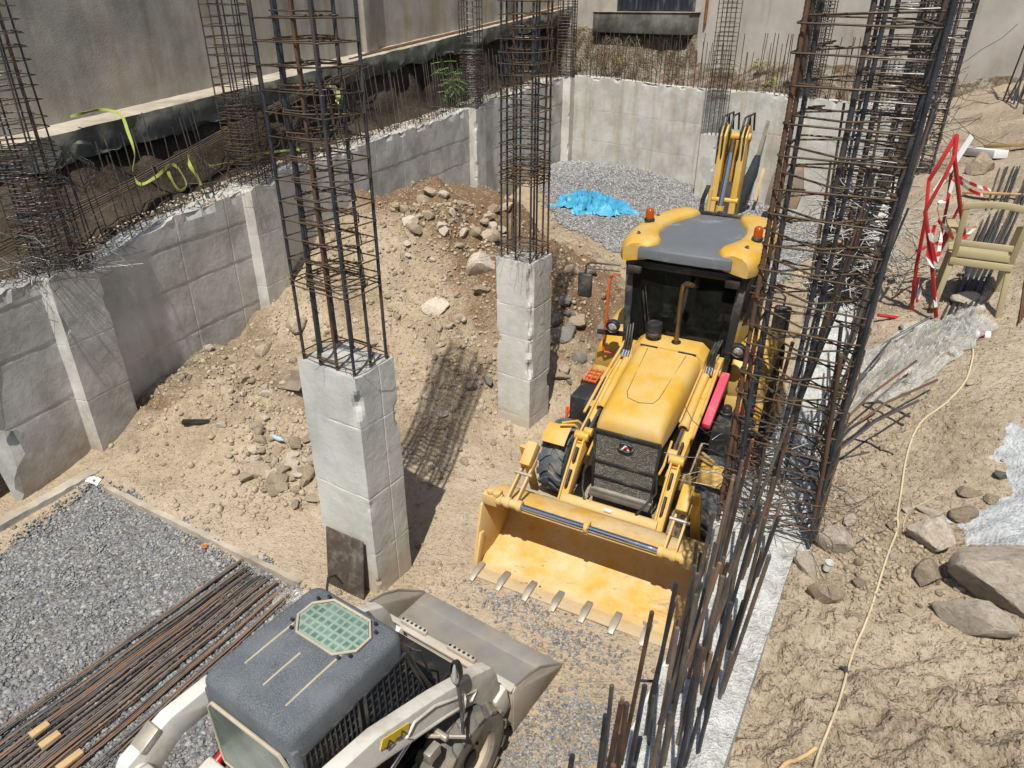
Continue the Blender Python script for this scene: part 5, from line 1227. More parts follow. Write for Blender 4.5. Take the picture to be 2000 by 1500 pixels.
pane('windshield', [(-.60, 3.10, 1.55), (.60, 3.10, 1.55), (.66, 3.21, 2.63), (-.66, 3.21, 2.63)])
pane('rear_window', [(-.65, 4.83, 1.55), (.65, 4.83, 1.55), (.64, 4.76, 2.63), (-.64, 4.76, 2.63)])
for sd in (-1, 1):
    pane('side_window', [(sd * .645, 3.18, 1.30), (sd * .755, 4.00, 1.38), (sd * .755, 4.00, 2.62), (sd * .71, 3.27, 2.62)])
    pane('side_window', [(sd * .755, 4.09, 1.55), (sd * .71, 4.80, 1.55), (sd * .69, 4.72, 2.62), (sd * .755, 4.09, 2.62)])
BM().box((0, 3.13, 1.42), (1.25, .05, .34)).build('cab_front_panel', M['black_paint'], BH, bevel=.01)
# interior
BM().box((0, 3.42, 1.62), (.95, .34, .16)).box((0, 3.34, 1.40), (.6, .2, .4)).build('dashboard', M['black_paint'], BH, bevel=.04)
BM().tube([(.20 * math.cos(a), 3.62 + .17 * math.sin(a), 1.92 - .08 * math.sin(a)) for a in np.linspace(0, 2 * math.pi, 21)[:-1]], .014, 8, closed=True).bar((0, 3.62, 1.92), (0, 3.45, 1.65), .04, .04).bar((-.2, 3.62, 1.92), (.2, 3.62, 1.92), .02, .02).build('steering_wheel', M['hose'], BH)
BM().box((0, 4.15, 1.62), (.5, .5, .14)).box((0, 4.38, 1.98), (.48, .13, .62), (R(-8), 0, 0)).box((-.30, 4.15, 1.82), (.07, .36, .06)).box((.30, 4.15, 1.82), (.07, .36, .06)).box((0, 4.15, 1.40), (.3, .3, .34)).build('operator_seat', M['seat'], BH, bevel=.04)
BM().tube([(.40, 3.9, 1.4), (.42, 3.85, 1.95)], .012, 6).tube([(-.40, 4.5, 1.4), (-.40, 4.55, 2.0)], .012, 6).build('control_lever', M['hose'], BH)
BM().tube([(-.30, 3.03, 1.60), (-.36, 3.07, 2.05)], .010, 6).tube([(-.27, 3.03, 1.60), (-.45, 3.10, 2.42)], .007, 6).bar((-.36, 3.06, 1.78), (-.48, 3.11, 2.36), .016, .02).build('wiper', M['hose'], BH)
for x in (-.60, .60): BM().box((x, 3.10, 2.62), (.17, .10, .09)).build('roof_lamp', M['dark_metal'], BH, bevel=.01)
# roof: grey centre panel and two yellow lobes
def rfan(pts, z0, z1, crown=.0): pass
def roof_piece(name, outline, mat, zt, zb, bev, bulge):
    m = BM(); n = len(outline); c = Vector((sum(p[0] for p in outline) / n, sum(p[1] for p in outline) / n))
    ringsz = []
    for f, z in ((1, zb), (1.0, zt - bev), (1 - bev * .35, zt - bev * .35), (1 - bev, zt), (.55, zt + bulge * .7), (.2, zt + bulge)):
        ringsz.append([(c.x + (p[0] - c.x) * f, c.y + (p[1] - c.y) * f, z) for p in outline])
    m.loft(ringsz); return m.build(name, M[mat], BH, smooth=55)
roof_piece('roof_panel', [(-.56, 3.02), (-.2, 2.995), (.2, 2.995), (.56, 3.02), (.58, 3.4), (.66, 3.9), (.6, 4.5), (.56, 4.9), (-.56, 4.9), (-.6, 4.5), (-.66, 3.9), (-.58, 3.4)], 'grey_roof', 2.93, 2.80, .03, .015)
BM().bar((-.40, 4.95, 2.94), (.40, 4.95, 2.94), .05, .05).box((0, 4.95, 2.97), (.12, .05, .03)).build('roof_rear_strip', M['black_paint'], BH, bevel=.008)
RZ, RS = .07, .07
def lobe(sd):
    inner = [(3.00, .44), (3.12, .36), (3.25, .36), (3.38, .42), (3.60, .49), (3.90, .51), (4.20, .47), (4.42, .39), (4.60, .31), (4.78, .27), (4.88, .28)]
    outer = [(2.98, .76), (3.10, .83), (3.25, .865), (3.38, .88), (3.60, .89), (3.90, .895), (4.20, .88), (4.42, .86), (4.60, .82), (4.78, .74), (4.90, .62)]
    rg = []
    for (s1, xi), (s2, xo) in zip(inner, outer):
        e = 1 if s1 in (3.00, 4.88) else 0; dz = -.05 * e
        P_ = lambda f: (xi + (xo - xi) * f, s1 + (s2 - s1) * f)
        row = [(P_(0) + (2.80,)), (P_(0.02) + (2.895 + dz,)), (P_(.10) + (2.93 + dz,)), (P_(.4) + (2.945 + dz,)), (P_(.70) + (2.925 + dz,)), (P_(.88) + (2.88 + dz,)), (P_(.97) + (2.81 + dz * .6,)), (P_(1.0) + (2.72,)), (P_(.98) + (2.655,)), (P_(.85) + (2.655,)), (P_(.1) + (2.70,))]
        rg.append([(sd * a, b_ + RS, c + RZ * (c > 2.65)) for a, b_, c in row])
    return BM().loft(rg).build('roof_lobe', M['yellow'], BH, smooth=60)
for sd in (-1, 1):
    lb = lobe(sd)
    bc = (sd * .71, 3.66 if sd > 0 else 3.90, 2.95 + RZ)
    be = BM().lathe([(0, .0), (.066, .0), (.070, .012), (.066, .034), (.058, .040), (0, .040)], bc, (0, 0, 1), 24).build('beacon', M['black_paint'], BH)
    BM().lathe([(.054, .040), (.054, .12), (.048, .145), (.030, .162), (0, .168)], bc, (0, 0, 1), 24).build('beacon_lens', M['amber'], be, smooth=60)
    for (s_, x_) in ((3.32, .66), (4.25, .70)): BM().lathe([(0, .014), (.012, .012), (.016, 0), (.028, -.002)], (sd * x_, s_, 2.952 + RZ), (0, 0, 1), 12).build('roof_bolt', M['copper'], lb)
    # mirror
    BM().tube([(sd * .80, 3.14, 2.62), (sd * 1.16, 3.02, 2.64), (sd * 1.21, 3.0, 2.60), (sd * 1.21, 2.99, 2.46)], .012, 8).tube([(sd * .80, 3.14, 2.54), (sd * 1.20, 3.02, 2.56)], .009, 8).build('mirror_arm', M['black_paint'], BH, smooth=60)
    BM().box((sd * 1.21, 2.99, 2.34), (.19, .07, .32)).build('mirror', M['black_paint'], BH, bevel=.032, segs=3)
# rear digger: boom raised and folded
def boom_plate(x, th, pts): return BM().prism(pts, (x, 0, 0), (0, 1, 0), (0, 0, 1), -th, th)
bp = [(5.35, 1.30), (5.62, 1.25), (5.98, 2.3), (6.16, 3.3), (6.20, 3.86), (6.12, 3.98), (5.98, 3.98), (5.86, 3.84), (5.80, 3.3), (5.62, 2.3)]
for x in (-.31, -.02): boom_plate(x, .045, bp).build('boom_plate', M['yellow'], BH, bevel=.006)
BM().bar((-.165, 5.55, 1.5), (-.165, 5.90, 3.2), .26, .20, (0, 1, 0)).build('boom_core', M['dark_metal'], BH, bevel=.01)
BM().cyl((-.40, 6.03, 3.82), (.06, 6.03, 3.82), .06).build('boom_pin', M['yellow'], BH, bevel=.01); BM().cyl((-.38, 5.78, 2.95), (.05, 5.78, 2.95), .05).build('boom_pin', M['yellow'], BH, bevel=.01)
BM().cyl((-.165, 5.60, 2.9), (-.165, 5.52, 2.2), .062, seg=18).build('boom_cylinder', M['yellow'], BH)
BM().cyl((-.165, 5.84, 3.62), (-.165, 5.60, 2.88), .040, seg=18).build('boom_rod', M['chrome'], BH)
BM().cyl((-.165, 5.90, 3.80), (-.165, 5.84, 3.60), .045, seg=14).build('rod_end', M['copper'], BH)
for j, (x, o) in enumerate(((-.36, .0), (-.30, .03), (-.06, .0), (.0, .03), (-.22, .02))):
    BM().tube([(x, 5.84, 3.45), (x, 5.82, 3.9), (x + .02, 5.9, 4.10 + o), (x + .05, 6.08, 4.12 + o), (x + .05, 6.20, 3.9)], .015, 8).build('hydraulic_hose', M['hose'], BH, smooth=60)
for j in range(3): BM().tube([(-.38 - .02 * j, 5.74, 3.15), (-.42 - .02 * j, 5.64, 2.95), (-.40 - .03 * j, 5.60, 2.6), (-.46 - .03 * j, 5.5, 2.3), (-.42, 5.4, 1.6)], .014, 8).build('hydraulic_hose', M['hose'], BH, smooth=60)
BM().bar((-.165, 6.10, 3.80), (-.165, 6.45, 1.75), .16, .26, (0, 1, 0)).build('dipper_arm', M['yellow'], BH, bevel=.02)
BM().cyl((-.36, 5.74, 3.1), (-.36, 5.60, 2.0), .03, seg=12).build('side_rod', M['yellow'], BH)
BM().strip([(6.35, 1.75), (6.75, 1.70), (6.95, 1.45), (6.9, 1.15), (6.65, .98), (6.3, 1.0)], (-.165, 0, 0), (0, 1, 0), (0, 0, 1), -.30, .30, .02).build('digger_bucket', M['yellow_dusty'], BH, bevel=.004)
BM().box((0, 5.25, .95), (2.1, .22, .5)).build('rear_frame', M['yellow'], BH, bevel=.02)
for sd in (-1, 1):
    BM().box((sd * 1.0, 5.30, .75), (.20, .22, 1.2)).box((sd * 1.02, 5.30, .10), (.36, .4, .05)).build('stabiliser', M['yellow'], BH, bevel=.02)
# ================================================================ SKID STEER LOADER (x to its right side, y forward, z up)
wheel.off = 0.0
M['off_white'] = m_simple('worn_white_paint', 'C9C6BE', .5, 0, .06, 4, dirt='8E7E68', dirtamt=.45, bump=.0006, bsc=40)
t = NT('dusty_grey_roof').obj(); n1 = t.noise(190, 3, .8); c = t.ramp(n1, [(.36, '3A3F44'), (.50, '50555A'), (.66, '7C8083')])
c = t.mix(t.ramp(t.noise(3, 6, .6), [(.45, 0.0), (.7, .45)]), c, '787B7D'); t.set(color=c, rough=.9); t.bump([(n1, .0015)]); M['dusty_roof'] = t.m
M['seal'] = m_simple('window_seal', 'A79C88', .8, 0, .1, 8)
t = NT('dusty_green_glass').obj(); t.set(color=t.ramp(t.noise(4, 6, .7), [(.35, '3E4C45'), (.6, '55655C'), (.75, '7C867C')]), rough=.25); t.bump([(t.noise(60, 3), .0004)]); M['green_glass'] = t.m
t = NT('skylight_glass').obj(); br = t.n('ShaderNodeTexBrick'); br.offset = 0; br.inputs['Scale'].default_value = 1; br.inputs['Brick Width'].default_value = .056; br.inputs['Row Height'].default_value = .056
br.inputs['Mortar Size'].default_value = .013; br.inputs['Mortar Smooth'].default_value = .6; t.l(t.pos, br.inputs[0])
for k_, v_ in (('Color1', '4A6056'), ('Color2', '5A7066'), ('Mortar', '7E9486')): br.inputs[k_].default_value = hexc(v_)
c = t.mix(t.ramp(t.noise(9, 6, .7), [(.4, 0.0), (.7, .5)]), br.outputs[0], '98A89A'); t.set(color=c, rough=.3); M['skylight'] = t.m
M['bucket_steel'] = m_simple('scoured_bucket_steel', '8C8A86', .5, .35, .12, 3, dirt='A3967F', dirtamt=.55, bump=.001, bsc=25)
M['bucket_out'] = m_simple('dusty_white_bucket', 'B2ABA0', .75, 0, .1, 3, dirt='94846E', dirtamt=.6, bump=.001)
M['tyre_dust'] = m_simple('dusty_tyre', '4C5052', .9, 0, .2, 6, dirt='988A72', dirtamt=.75, bump=.001, bsc=50)
KO = Vector((-1.27, 3.13, 0)); KY = R(-34); KS = empty('skid_steer_loader', KO, KY, 'white skid steer loader with dusty grey cab roof, wire side guards and a grey bucket', 'skid steer')
K = lambda: MB()
XC = -.10
# cab roof
def rring(x0, x1, y0, y1, r, z, n=5):
    pts = []
    for cx, cy, a0 in ((x1 - r, y0 + r, -90), (x1 - r, y1 - r, 0), (x0 + r, y1 - r, 90), (x0 + r, y0 + r, 180)):
        for k in range(n): a = R(a0 + 90 * k / (n - 1)); pts.append((cx + r * math.cos(a), cy + r * math.sin(a), z))
    return pts
X0, X1, Y0, Y1 = -.40, .41, -.50, .44
rr = [rring(X0, X1, Y0, Y1, .08, 1.78), rring(X0, X1, Y0, Y1, .08, 1.92), rring(X0 + .008, X1 - .008, Y0 + .010, Y1 - .008, .08, 1.945), rring(X0 + .025, X1 - .025, Y0 + .03, Y1 - .025, .075, 1.970),
      rring(X0 + .055, X1 - .055, Y0 + .07, Y1 - .055, .065, 1.982), rring(X0 + .2, X1 - .2, Y0 + .22, Y1 - .22, .06, 1.988)]
roof = K().loft(rr).build('cab_roof', M['dusty_roof'], KS, smooth=60)
for x, ya, yb in ((-.22, -.30, .08), (.0, -.34, -.06), (.22, -.36, .08)):
    K().tube([(x, ya, 1.981), (x, (ya + yb) / 2, 1.987), (x, yb, 1.987)], .008, 8).build('roof_rib', M['seal'], roof)
def octo(cx, cy, a, b, ch, z): return [(cx - a + ch, cy - b, z), (cx + a - ch, cy - b, z), (cx + a, cy - b + ch, z), (cx + a, cy + b - ch, z), (cx + a - ch, cy + b, z), (cx - a + ch, cy + b, z), (cx - a, cy + b - ch, z), (cx - a, cy - b + ch, z)]
sk = K().loft([octo(.02, .20, .255, .155, .10, 1.97), octo(.02, .20, .255, .155, .10, 1.999)]).build('skylight', M['skylight'], roof, bevel=.006, smooth=40)
K().tube(octo(.02, .20, .262, .162, .10, 2.0), .010, 8, closed=True).build('skylight_seal', M['seal'], sk)
for (x, y, _) in octo(.02, .20, .262, .162, .05, 0): K().lathe([(0, .014), (.010, .012), (.013, 0)], (x, y, 2.003), (0, 0, 1), 8).build('clip', M['black_paint'], sk)
# cab body: rear panel with window, pillars, guards
K().box((.005, -.475, 1.42), (.80, .05, .66)).build('rear_panel', M['dusty_roof'], KS, bevel=.02)
wr = [(-.33, 1.22), (.34, 1.22), (.36, 1.28), (.36, 1.74), (.31, 1.80), (-.30, 1.80), (-.35, 1.74), (-.35, 1.28)]
K().prism(wr, (0, -.508, 0), (1, 0, 0), (0, 0, 1), -.006, .012).build('rear_window', M['green_glass'], KS, smooth=0)
K().tube([(a, -.515, b) for a, b in wr], .013, 8, closed=True).build('rear_window_seal', M['seal'], KS)
for x in (X0 + .035, X1 - .035):
    K().bar((x, -.46, 1.1), (x, -.46, 1.85), .07, .07, (0, 1, 0)).build('cab_pillar', M['dusty_roof'], KS, bevel=.02)
    K().tube([(x, .40, 1.86), (x, .47, 1.75), (x, .52, 1.55), (x, .70, 1.10), (x, .72, .9)], .022, 10).build('cab_pillar', M['black_paint'], KS)
for sx, x in ((-1, X0 + .015), (1, X1 - .005)):
    for y0, y1, t0, t1 in ((-.43, -.01, 0, 0), (.05, .42, 0, .20)):
        z0, z1 = 1.16, 1.78; fr_ = K().tube([(x, y0, z0), (x, y1 + t1, z0), (x, y1 + t1 * .35, z0 + .40), (x, y1, z1), (x, y0, z1)], .015, 8, closed=True)
        fo = fr_.build('guard_frame', M['black_paint'], KS)
        g_ = K()
        for k in range(1, 9): 
            z = z0 + (z1 - z0) * k / 9; ye = y1 + t1 * max(0, 1 - (z - z0) / .55); g_.tube([(x, y0, z), (x, ye, z)], .0066, 5)
        for k in range(1, 11):
            y = y0 + (y1 + t1 - y0) * k / 11; zt = z1 if y < y1 else z0 + (z1 - z0) * max(.1, (1 - (y - y1) / max(t1, .01)) * .8); g_.tube([(x + .006, y, z0), (x + .006, y, zt)], .0066, 5)
        g = g_.build('guard_mesh', M['black_paint'], fo, smooth=60)
    K().box((x - sx * .10, -.24, 1.46), (.012, .36, .60)).build('side_window', M['green_glass'], KS)
K().box((0, .0, 1.14), (.74, .9, .06)).build('cab_sill', M['black_paint'], KS, bevel=.01)
K().box((0, -.1, 1.0), (.5, .5, .3)).box((0, -.28, 1.35), (.46, .12, .5)).build('operator_seat', M['seat'], KS, bevel=.04)
K().tube([(-.25, .62, 1.1), (-.25, .66, 1.35), (.2, .66, 1.35), (.3, .60, 1.2)], .012, 8).tube([(.10, .60, 1.50), (.30, .68, 1.50), (.34, .70, 1.30)], .010, 8).build('lap_bar', M['black_paint'], KS)
K().tube([(-.30, .42, 1.9), (-.38, .52, 1.95), (-.40, .60, 1.90), (-.36, .62, 1.82)], .009, 8).build('grab_handle', M['black_paint'], KS)
# body
K().box((XC, .1, .62), (.74, 2.0, .62)).box((XC, .3, .40), (.8, 1.6, .3)).build('body', M['dark_metal'], KS, bevel=.02)
hood_ = K().loft([[(XC - .42, -.52, .7), (XC + .42, -.52, .7), (XC + .42, -.52, 1.16), (XC - .42, -.52, 1.16)], [(XC - .42, -.85, .7), (XC + .42, -.85, .7), (XC + .42, -.85, 1.10), (XC - .42, -.85, 1.10)],
                  [(XC - .42, -1.15, .7), (XC + .42, -1.15, .7), (XC + .42, -1.15, .98), (XC - .42, -1.15, .98)]]).build('rear_hood', M['off_white'], KS, bevel=.03, segs=3)
K().box((XC + .10, -.86, 1.095), (.52, .36, .03), (R(-13), 0, 0)).build('hood_louver', M['worn_steel'], hood_, bevel=.008)
K().box((XC + .02, -.86, 1.118), (.16, .12, .03), (R(-13), 0, 0)).build('louver_well', M['dark_metal'], hood_, bevel=.01)
K().tube([(XC - .36, -.66, 1.12), (XC - .36, -.68, 1.19), (XC - .24, -.70, 1.19), (XC - .24, -.72, 1.10)], .014, 8).build('hood_latch', M['worn_steel'], hood_)
K().box((XC, -1.22, .62), (1.0, .12, .60)).build('tailgate', M['off_white'], KS, bevel=.03)
for sd in (-1, 1):
    x = XC + (.60 if sd > 0 else -.52)
    # lift arm: boxed beam from the rear pivot over the wheel to the front knuckle
    pts = [(-1.05, 1.00), (-1.12, 1.28), (-.96, 1.52), (-.66, 1.62), (-.35, 1.62), (.0, 1.56), (.55, 1.34), (.98, 1.13), (1.17, 1.02), (1.24, .88), (1.30, .58), (1.22, .40), (1.08, .42), (1.05, .70), (.95, .84), (.60, 1.04), (.0, 1.30), (-.35, 1.42), (-.62, 1.42), (-.80, 1.30), (-.86, 1.10), (-.84, .98)]
    arm = K().prism(pts, (x, 0, 0), (0, 1, 0), (0, 0, 1), -.055, .055).build('lift_arm', M['off_white'], KS, bevel=.014, smooth=30)
    ip = [(.28, 1.22), (.62, 1.07), (.90, .93), (.96, .98), (.70, 1.16), (.50, 1.30), (.30, 1.36), (.22, 1.30)]
    K().tube([(x + sd * .056, a, b) for a, b in ip], .012, 6, closed=True).build('arm_pressing', M['off_white'], arm)
    K().cyl((x - .075, -.92, 1.40), (x + .075, -.92, 1.40), .075, seg=20).cyl((x - .085, -.92, 1.40), (x + .085, -.92, 1.40), .05, seg=16).build('pivot_boss', M['off_white'], arm, bevel=.01)
    K().cyl((x - .095, -.92, 1.40), (x + .095, -.92, 1.40), .03, seg=12).build('pin', M['dark_metal'], arm)
    K().box((x, -.80, 1.56), (.118, .16, .05), (R(28), 0, 0)).build('worn_patch', M['worn_steel'], arm, bevel=.01)
    # rear upright
    up = [(-1.22, .45), (-1.26, 1.0), (-1.20, 1.30), (-1.02, 1.50), (-.86, 1.46), (-.80, 1.25), (-.84, .95), (-.70, .75), (-.62, .45)]
    K().prism(up, (x - sd * .11, 0, 0), (0, 1, 0), (0, 0, 1), -.03, .03).build('rear_upright', M['off_white'], KS, bevel=.012)
    K().cyl((x + sd * .01, -.72, .78), (x + sd * .01, -.10, 1.02), .035, seg=14).build('lift_cylinder', M['red'], KS)
    K().cyl((x + sd * .01, -.10, 1.02), (x + sd * .01, .35, 1.18), .020, seg=12).build('cylinder_rod', M['chrome'], KS)
    K().cyl((x, 1.17, .95), (x, 1.42, .30), .035, seg=14).build('tilt_cylinder', M['off_white'], KS)
    K().box((x, 1.28, .50), (.18, .16, .30), (R(12), 0, 0)).build('knuckle', M['off_white'], KS, bevel=.02)
    wheel(KS, (x + sd * .02, .80, .41), .41, .30, 'seal', 14, .020, sd)
    wheel(KS, (x + sd * .02, -.28, .41), .41, .30, 'seal', 14, .020, sd)
    st_ = K().bar((x - sd * .14, -.70, .45), (x - sd * .14, 1.1, .45), .05, .16).build('chain_case', M['seal'], KS, bevel=.01)
for o in KS.children_recursive:
    if o.name.startswith('tyre'): o.data.materials[0] = M['tyre_dust']
K().cyl((XC + .60 + .02, .52, 1.00), (XC + .60 + .14, .52, 1.00), .03, seg=6).box((XC + .70, .40, .96), (.06, .12, .10)).build('lock_bolt', M['worn_steel'], KS, bevel=.008)
K().box((XC + .60 + .060, .12, 1.43), (.006, .26, .075), (R(-24), 0, 0)).build('warning_sticker', M['sticker'], KS)
wst = K(); 
for (a, b, c_, d) in ((.035, 1.405, .065, 1.46), (.065, 1.46, .095, 1.40), (.035, 1.405, .095, 1.40), (.16, 1.37, .18, 1.42), (.18, 1.42, .215, 1.35), (.12, 1.40, .155, 1.385)):
    wst.bar((XC + .666, a, b), (XC + .666, c_, d), .004, .008, (0, 0, 1))
wst.build('sticker_print', M['black_paint'], bpy.data.objects['warning_sticker'])
# perforated front plate, cross tube, coupler
K().box((XC, 1.02, .86), (.92, .34, .02), (R(-25), 0, 0)).build('step_plate', M['dark_metal'], KS, bevel=.004)
ho = K()
for k in range(11):
    for j in range(2): ho.lathe([(.0, .0), (.010, .0), (.010, .008), (.019, .004), (.022, -.004)], (XC - .40 + k * .08, 1.06 + j * .09, .855 - j * .042), (0, .42, .9), 8)
ho = ho.build('tread_holes', M['worn_steel'], KS); ho['kind'] = 'stuff'
K().tube([(XC - .55, 1.16, .62), (XC + .55, 1.16, .62)], .055, 16).build('cross_tube', M['off_white'], KS)
K().box((XC, 1.36, .30), (1.10, .06, .46), (R(8), 0, 0)).build('coupler_plate', M['off_white'], KS, bevel=.01)
# bucket
BX0, BX1 = -1.09, .58
bp_ = [(2.22, .012), (2.05, .016), (1.72, .03), (1.56, .09), (1.47, .20), (1.44, .34), (1.46, .50)]
bk = K().strip(bp_, (0, 0, 0), (0, 1, 0), (0, 0, 1), BX0, BX1, -.016).build('bucket', M['bucket_steel'], KS, smooth=50)
bk2 = K().strip([(1.46, .515), (1.425, .50), (1.405, .34), (1.40, .10), (1.46, .0), (1.9, -.004)], (0, 0, 0), (0, 1, 0), (0, 0, 1), BX0, BX1, .01).build('bucket_back', M['bucket_out'], bk, smooth=40)
for x in (BX0, BX1):
    K().prism([(1.42, .0), (2.20, .0), (2.24, .05), (2.16, .10), (1.85, .36), (1.66, .47), (1.45, .53), (1.42, .50)], (x, 0, 0), (0, 1, 0), (0, 0, 1), -.010, .010).build('bucket_side', M['bucket_out'], bk, bevel=.003)
    K().tube([(x, 2.22, .06), (x, 1.86, .37), (x, 1.66, .48), (x, 1.46, .54)], .012, 6).build('side_edge', M['bucket_steel'], bk)
K().box(((BX0 + BX1) / 2, 1.435, .522), (BX1 - BX0, .08, .03)).build('top_rail', M['bucket_out'], bk, bevel=.008)
K().box(((BX0 + BX1) / 2, 2.16, .026), (BX1 - BX0, .18, .014)).build('cutting_edge', M['bucket_steel'], bk, bevel=.003)
for x in (-.52, .02):
    K().box((x, 1.462, .555), (.30, .05, .055)).build('step_block', M['bucket_out'], bk, bevel=.015)
    hh = K()
    for k in range(6): hh.cyl((x - .125 + k * .05, 1.462, .582), (x - .125 + k * .05, 1.462, .585), .014, seg=10)
    hh = hh.build('block_holes', M['dark_metal'], bk); hh['kind'] = 'stuff'
ls = K()
for i, (a, b, c_, d) in enumerate([(-.86, .30, -.86, .40), (-.86, .40, -.80, .40), (-.74, .32, -.74, .42), (-.74, .42, -.68, .40), (-.74, .37, -.68, .32), (-.62, .30, -.62, .42), (-.62, .36, -.55, .42), (-.62, .36, -.55, .30)]):
    ls.bar((a, 1.388, b), (c_, 1.388, d), .008, .012, (0, 1, 0))
ls = ls.build('back_lettering', M['dark_metal'], bk); ls['kind'] = 'stuff'
K().tube([(.50, .86, 1.14), (.60, .78, 1.10), (.62, .70, .92)], .012, 8).build('steel_pipe', M['off_white'], KS)
# side mirror on its stalk
mr = K().loft([[(.60 + .045 * math.cos(a) * f, .69 + dy, 1.47 + .115 * math.sin(a) * f) for a in np.linspace(0, 2 * math.pi, 17)[:-1]] for dy, f in ((.05, .35), (.035, .85), (0, 1.0), (-.012, 1.0))]).build('mirror', M['black_paint'], KS, smooth=50)
K().loft([[(.60 + .038 * math.cos(a) * f, .69 - dy, 1.47 + .10 * math.sin(a) * f) for a in np.linspace(0, 2 * math.pi, 17)[:-1]] for dy, f in ((.013, 1.0), (.016, .9))]).build('mirror_glass', M['chrome'], mr)
K().tube([(.60, .70, 1.38), (.625, .70, 1.15), (.70, .62, .98)], .013, 8).build('mirror_stalk', M['black_paint'], KS)
K().tube([(.52, .45, 1.02), (.72, .62, .97)], .016, 8).build('stalk_foot', M['worn_steel'], KS)
# ================================================================ SMALL THINGS
M['wood'] = m_simple('raw_pine', 'B89A6E', .8, 0, .15, 5, dirt='8C7656', dirtamt=.4, bump=.001)
M['wood_grey'] = m_simple('weathered_board', '6C5F50', .9, 0, .2, 4, dirt='8C8478', dirtamt=.5, bump=.002)
M['ply'] = m_simple('cement_stained_plywood', '4A4036', .85, 0, .35, 7, dirt='8E877C', dirtamt=.35, bump=.0015, bsc=30)
M['plastic_beige'] = m_simple('beige_chair_plastic', 'A39673', .5, 0, .05, 5, dirt='8E8064', dirtamt=.3)
M['strap'] = m_simple('green_webbing', '8E9A42', .8, 0, .15, 9, dirt='7E8450', dirtamt=.4)
M['cable'] = m_simple('pale_cable', 'B9A98A', .7, 0, .08, 6)
# steel bars laid on the gravel
a0, a1 = atz(468, 1092, 0), atz(574, 1152, 0); b0, b1 = atz(-95, 1492, 0), atz(95, 1575, 0); rnd = random.Random(4)
LB = (a0 - b0).length; cache = {}
fr_pos = []
for cl, (f, n) in enumerate(((.03, 4), (.16, 6), (.29, 6), (.41, 5), (.52, 5), (.66, 8), (.82, 5), (.97, 3))):
    for k in range(n): fr_pos.append((f + rnd.uniform(-.048, .048), cl))
for i, (f, cl) in enumerate(fr_pos):
    p = a0.lerp(a1, f) + (a0 - b0).normalized() * rnd.uniform(-.10, .03); q = b0.lerp(b1, min(max(f + rnd.uniform(-.03, .03), -.1), 1.1)) ; q = p + (q - p) * 1.35
    r = rnd.choice((.007, .008, .010)); d = q - p; L = d.length; key = (round(L, 0), r)
    if key not in cache:
        m = MB(); n_ = 26; m.tube([(0, -L * k / n_, .006 * math.sin(k * .9)) for k in range(n_ + 1)], r, 7); me = m.mesh('steel_bar', M['rebar_bundle'], smooth=60)
        me2 = me.copy(); me2.materials[0] = M['tie_grey']; cache[key] = [me, me, me2]
    o = link(bpy.data.objects.new('steel_bar', rnd.choice(cache[key]))); mid = zP(p.x, p.y)
    o.location = (p.x, p.y, mid + .045 + rnd.uniform(0, .022)); o.rotation_euler = (0, 0, math.atan2(d.y, d.x) + math.pi / 2)
    tag(o, 'long rust-streaked steel bar in the bundle laid across the grey gravel', 'steel bar', 'steel bars laid on the gravel')
for (px, py, l, lab) in ((77, 1424, .15, 'short pine block under the bar bundle, farthest from the corner'), (97, 1444, .16, 'middle pine block under the bar bundle'), (136, 1484, .2, 'pine block under the bundle closest to the skid steer')):
    g = atz(px, py, 0); o = MB().box((0, 0, 0), (.07, l, .05)).build('wood_block', M['wood'], None, bevel=.004); o.location = (g.x, g.y, zP(g.x, g.y) + .075); o.rotation_euler = (0, 0, R(-34)); tag(o, lab, 'wood block')
# footing kerb along the gravel
ka, kb = atz(-160, 1130, 0), atz(192, 932, 0); d = kb - ka
o = link(bpy.data.objects.new('kerb', rough_box('kerb', .16, d.length + .2, .17, [M['conc_raw'], M['ledge']], seed=44, chip=.06, res=.03, disp=.012)))
o.location = ((ka + kb) / 2) + Vector((-.07, .04, -.09)); o.rotation_euler = (0, 0, math.atan2(d.y, d.x) - math.pi / 2); o['kind'] = 'structure'
ea, eb = atz(205, 950, 0), atz(588, 1138, 0); d = eb - ea
o = link(bpy.data.objects.new('kerb', rough_box('kerb', .07, d.length, .115, [M['ledge'], M['ledge']], seed=46, chip=.05, res=.03, disp=.02)))
o.location = (ea + eb) / 2 + Vector((0, 0, -.10)); o.rotation_euler = (0, 0, math.atan2(d.y, d.x) - math.pi / 2); o['kind'] = 'structure'
# plywood against the wide column
pb_ = atz(668, 1150, 0); o = MB().box((0, 0, .36), (.50, .018, .72)).build('plywood_board', M['ply'], None, bevel=.003)
o.location = (-1.765, 5.64, .0); o.rotation_euler = (R(-7), 0, R(-30)); tag(o, 'cement-stained plywood board leaning on the foot of the wide column', 'board')
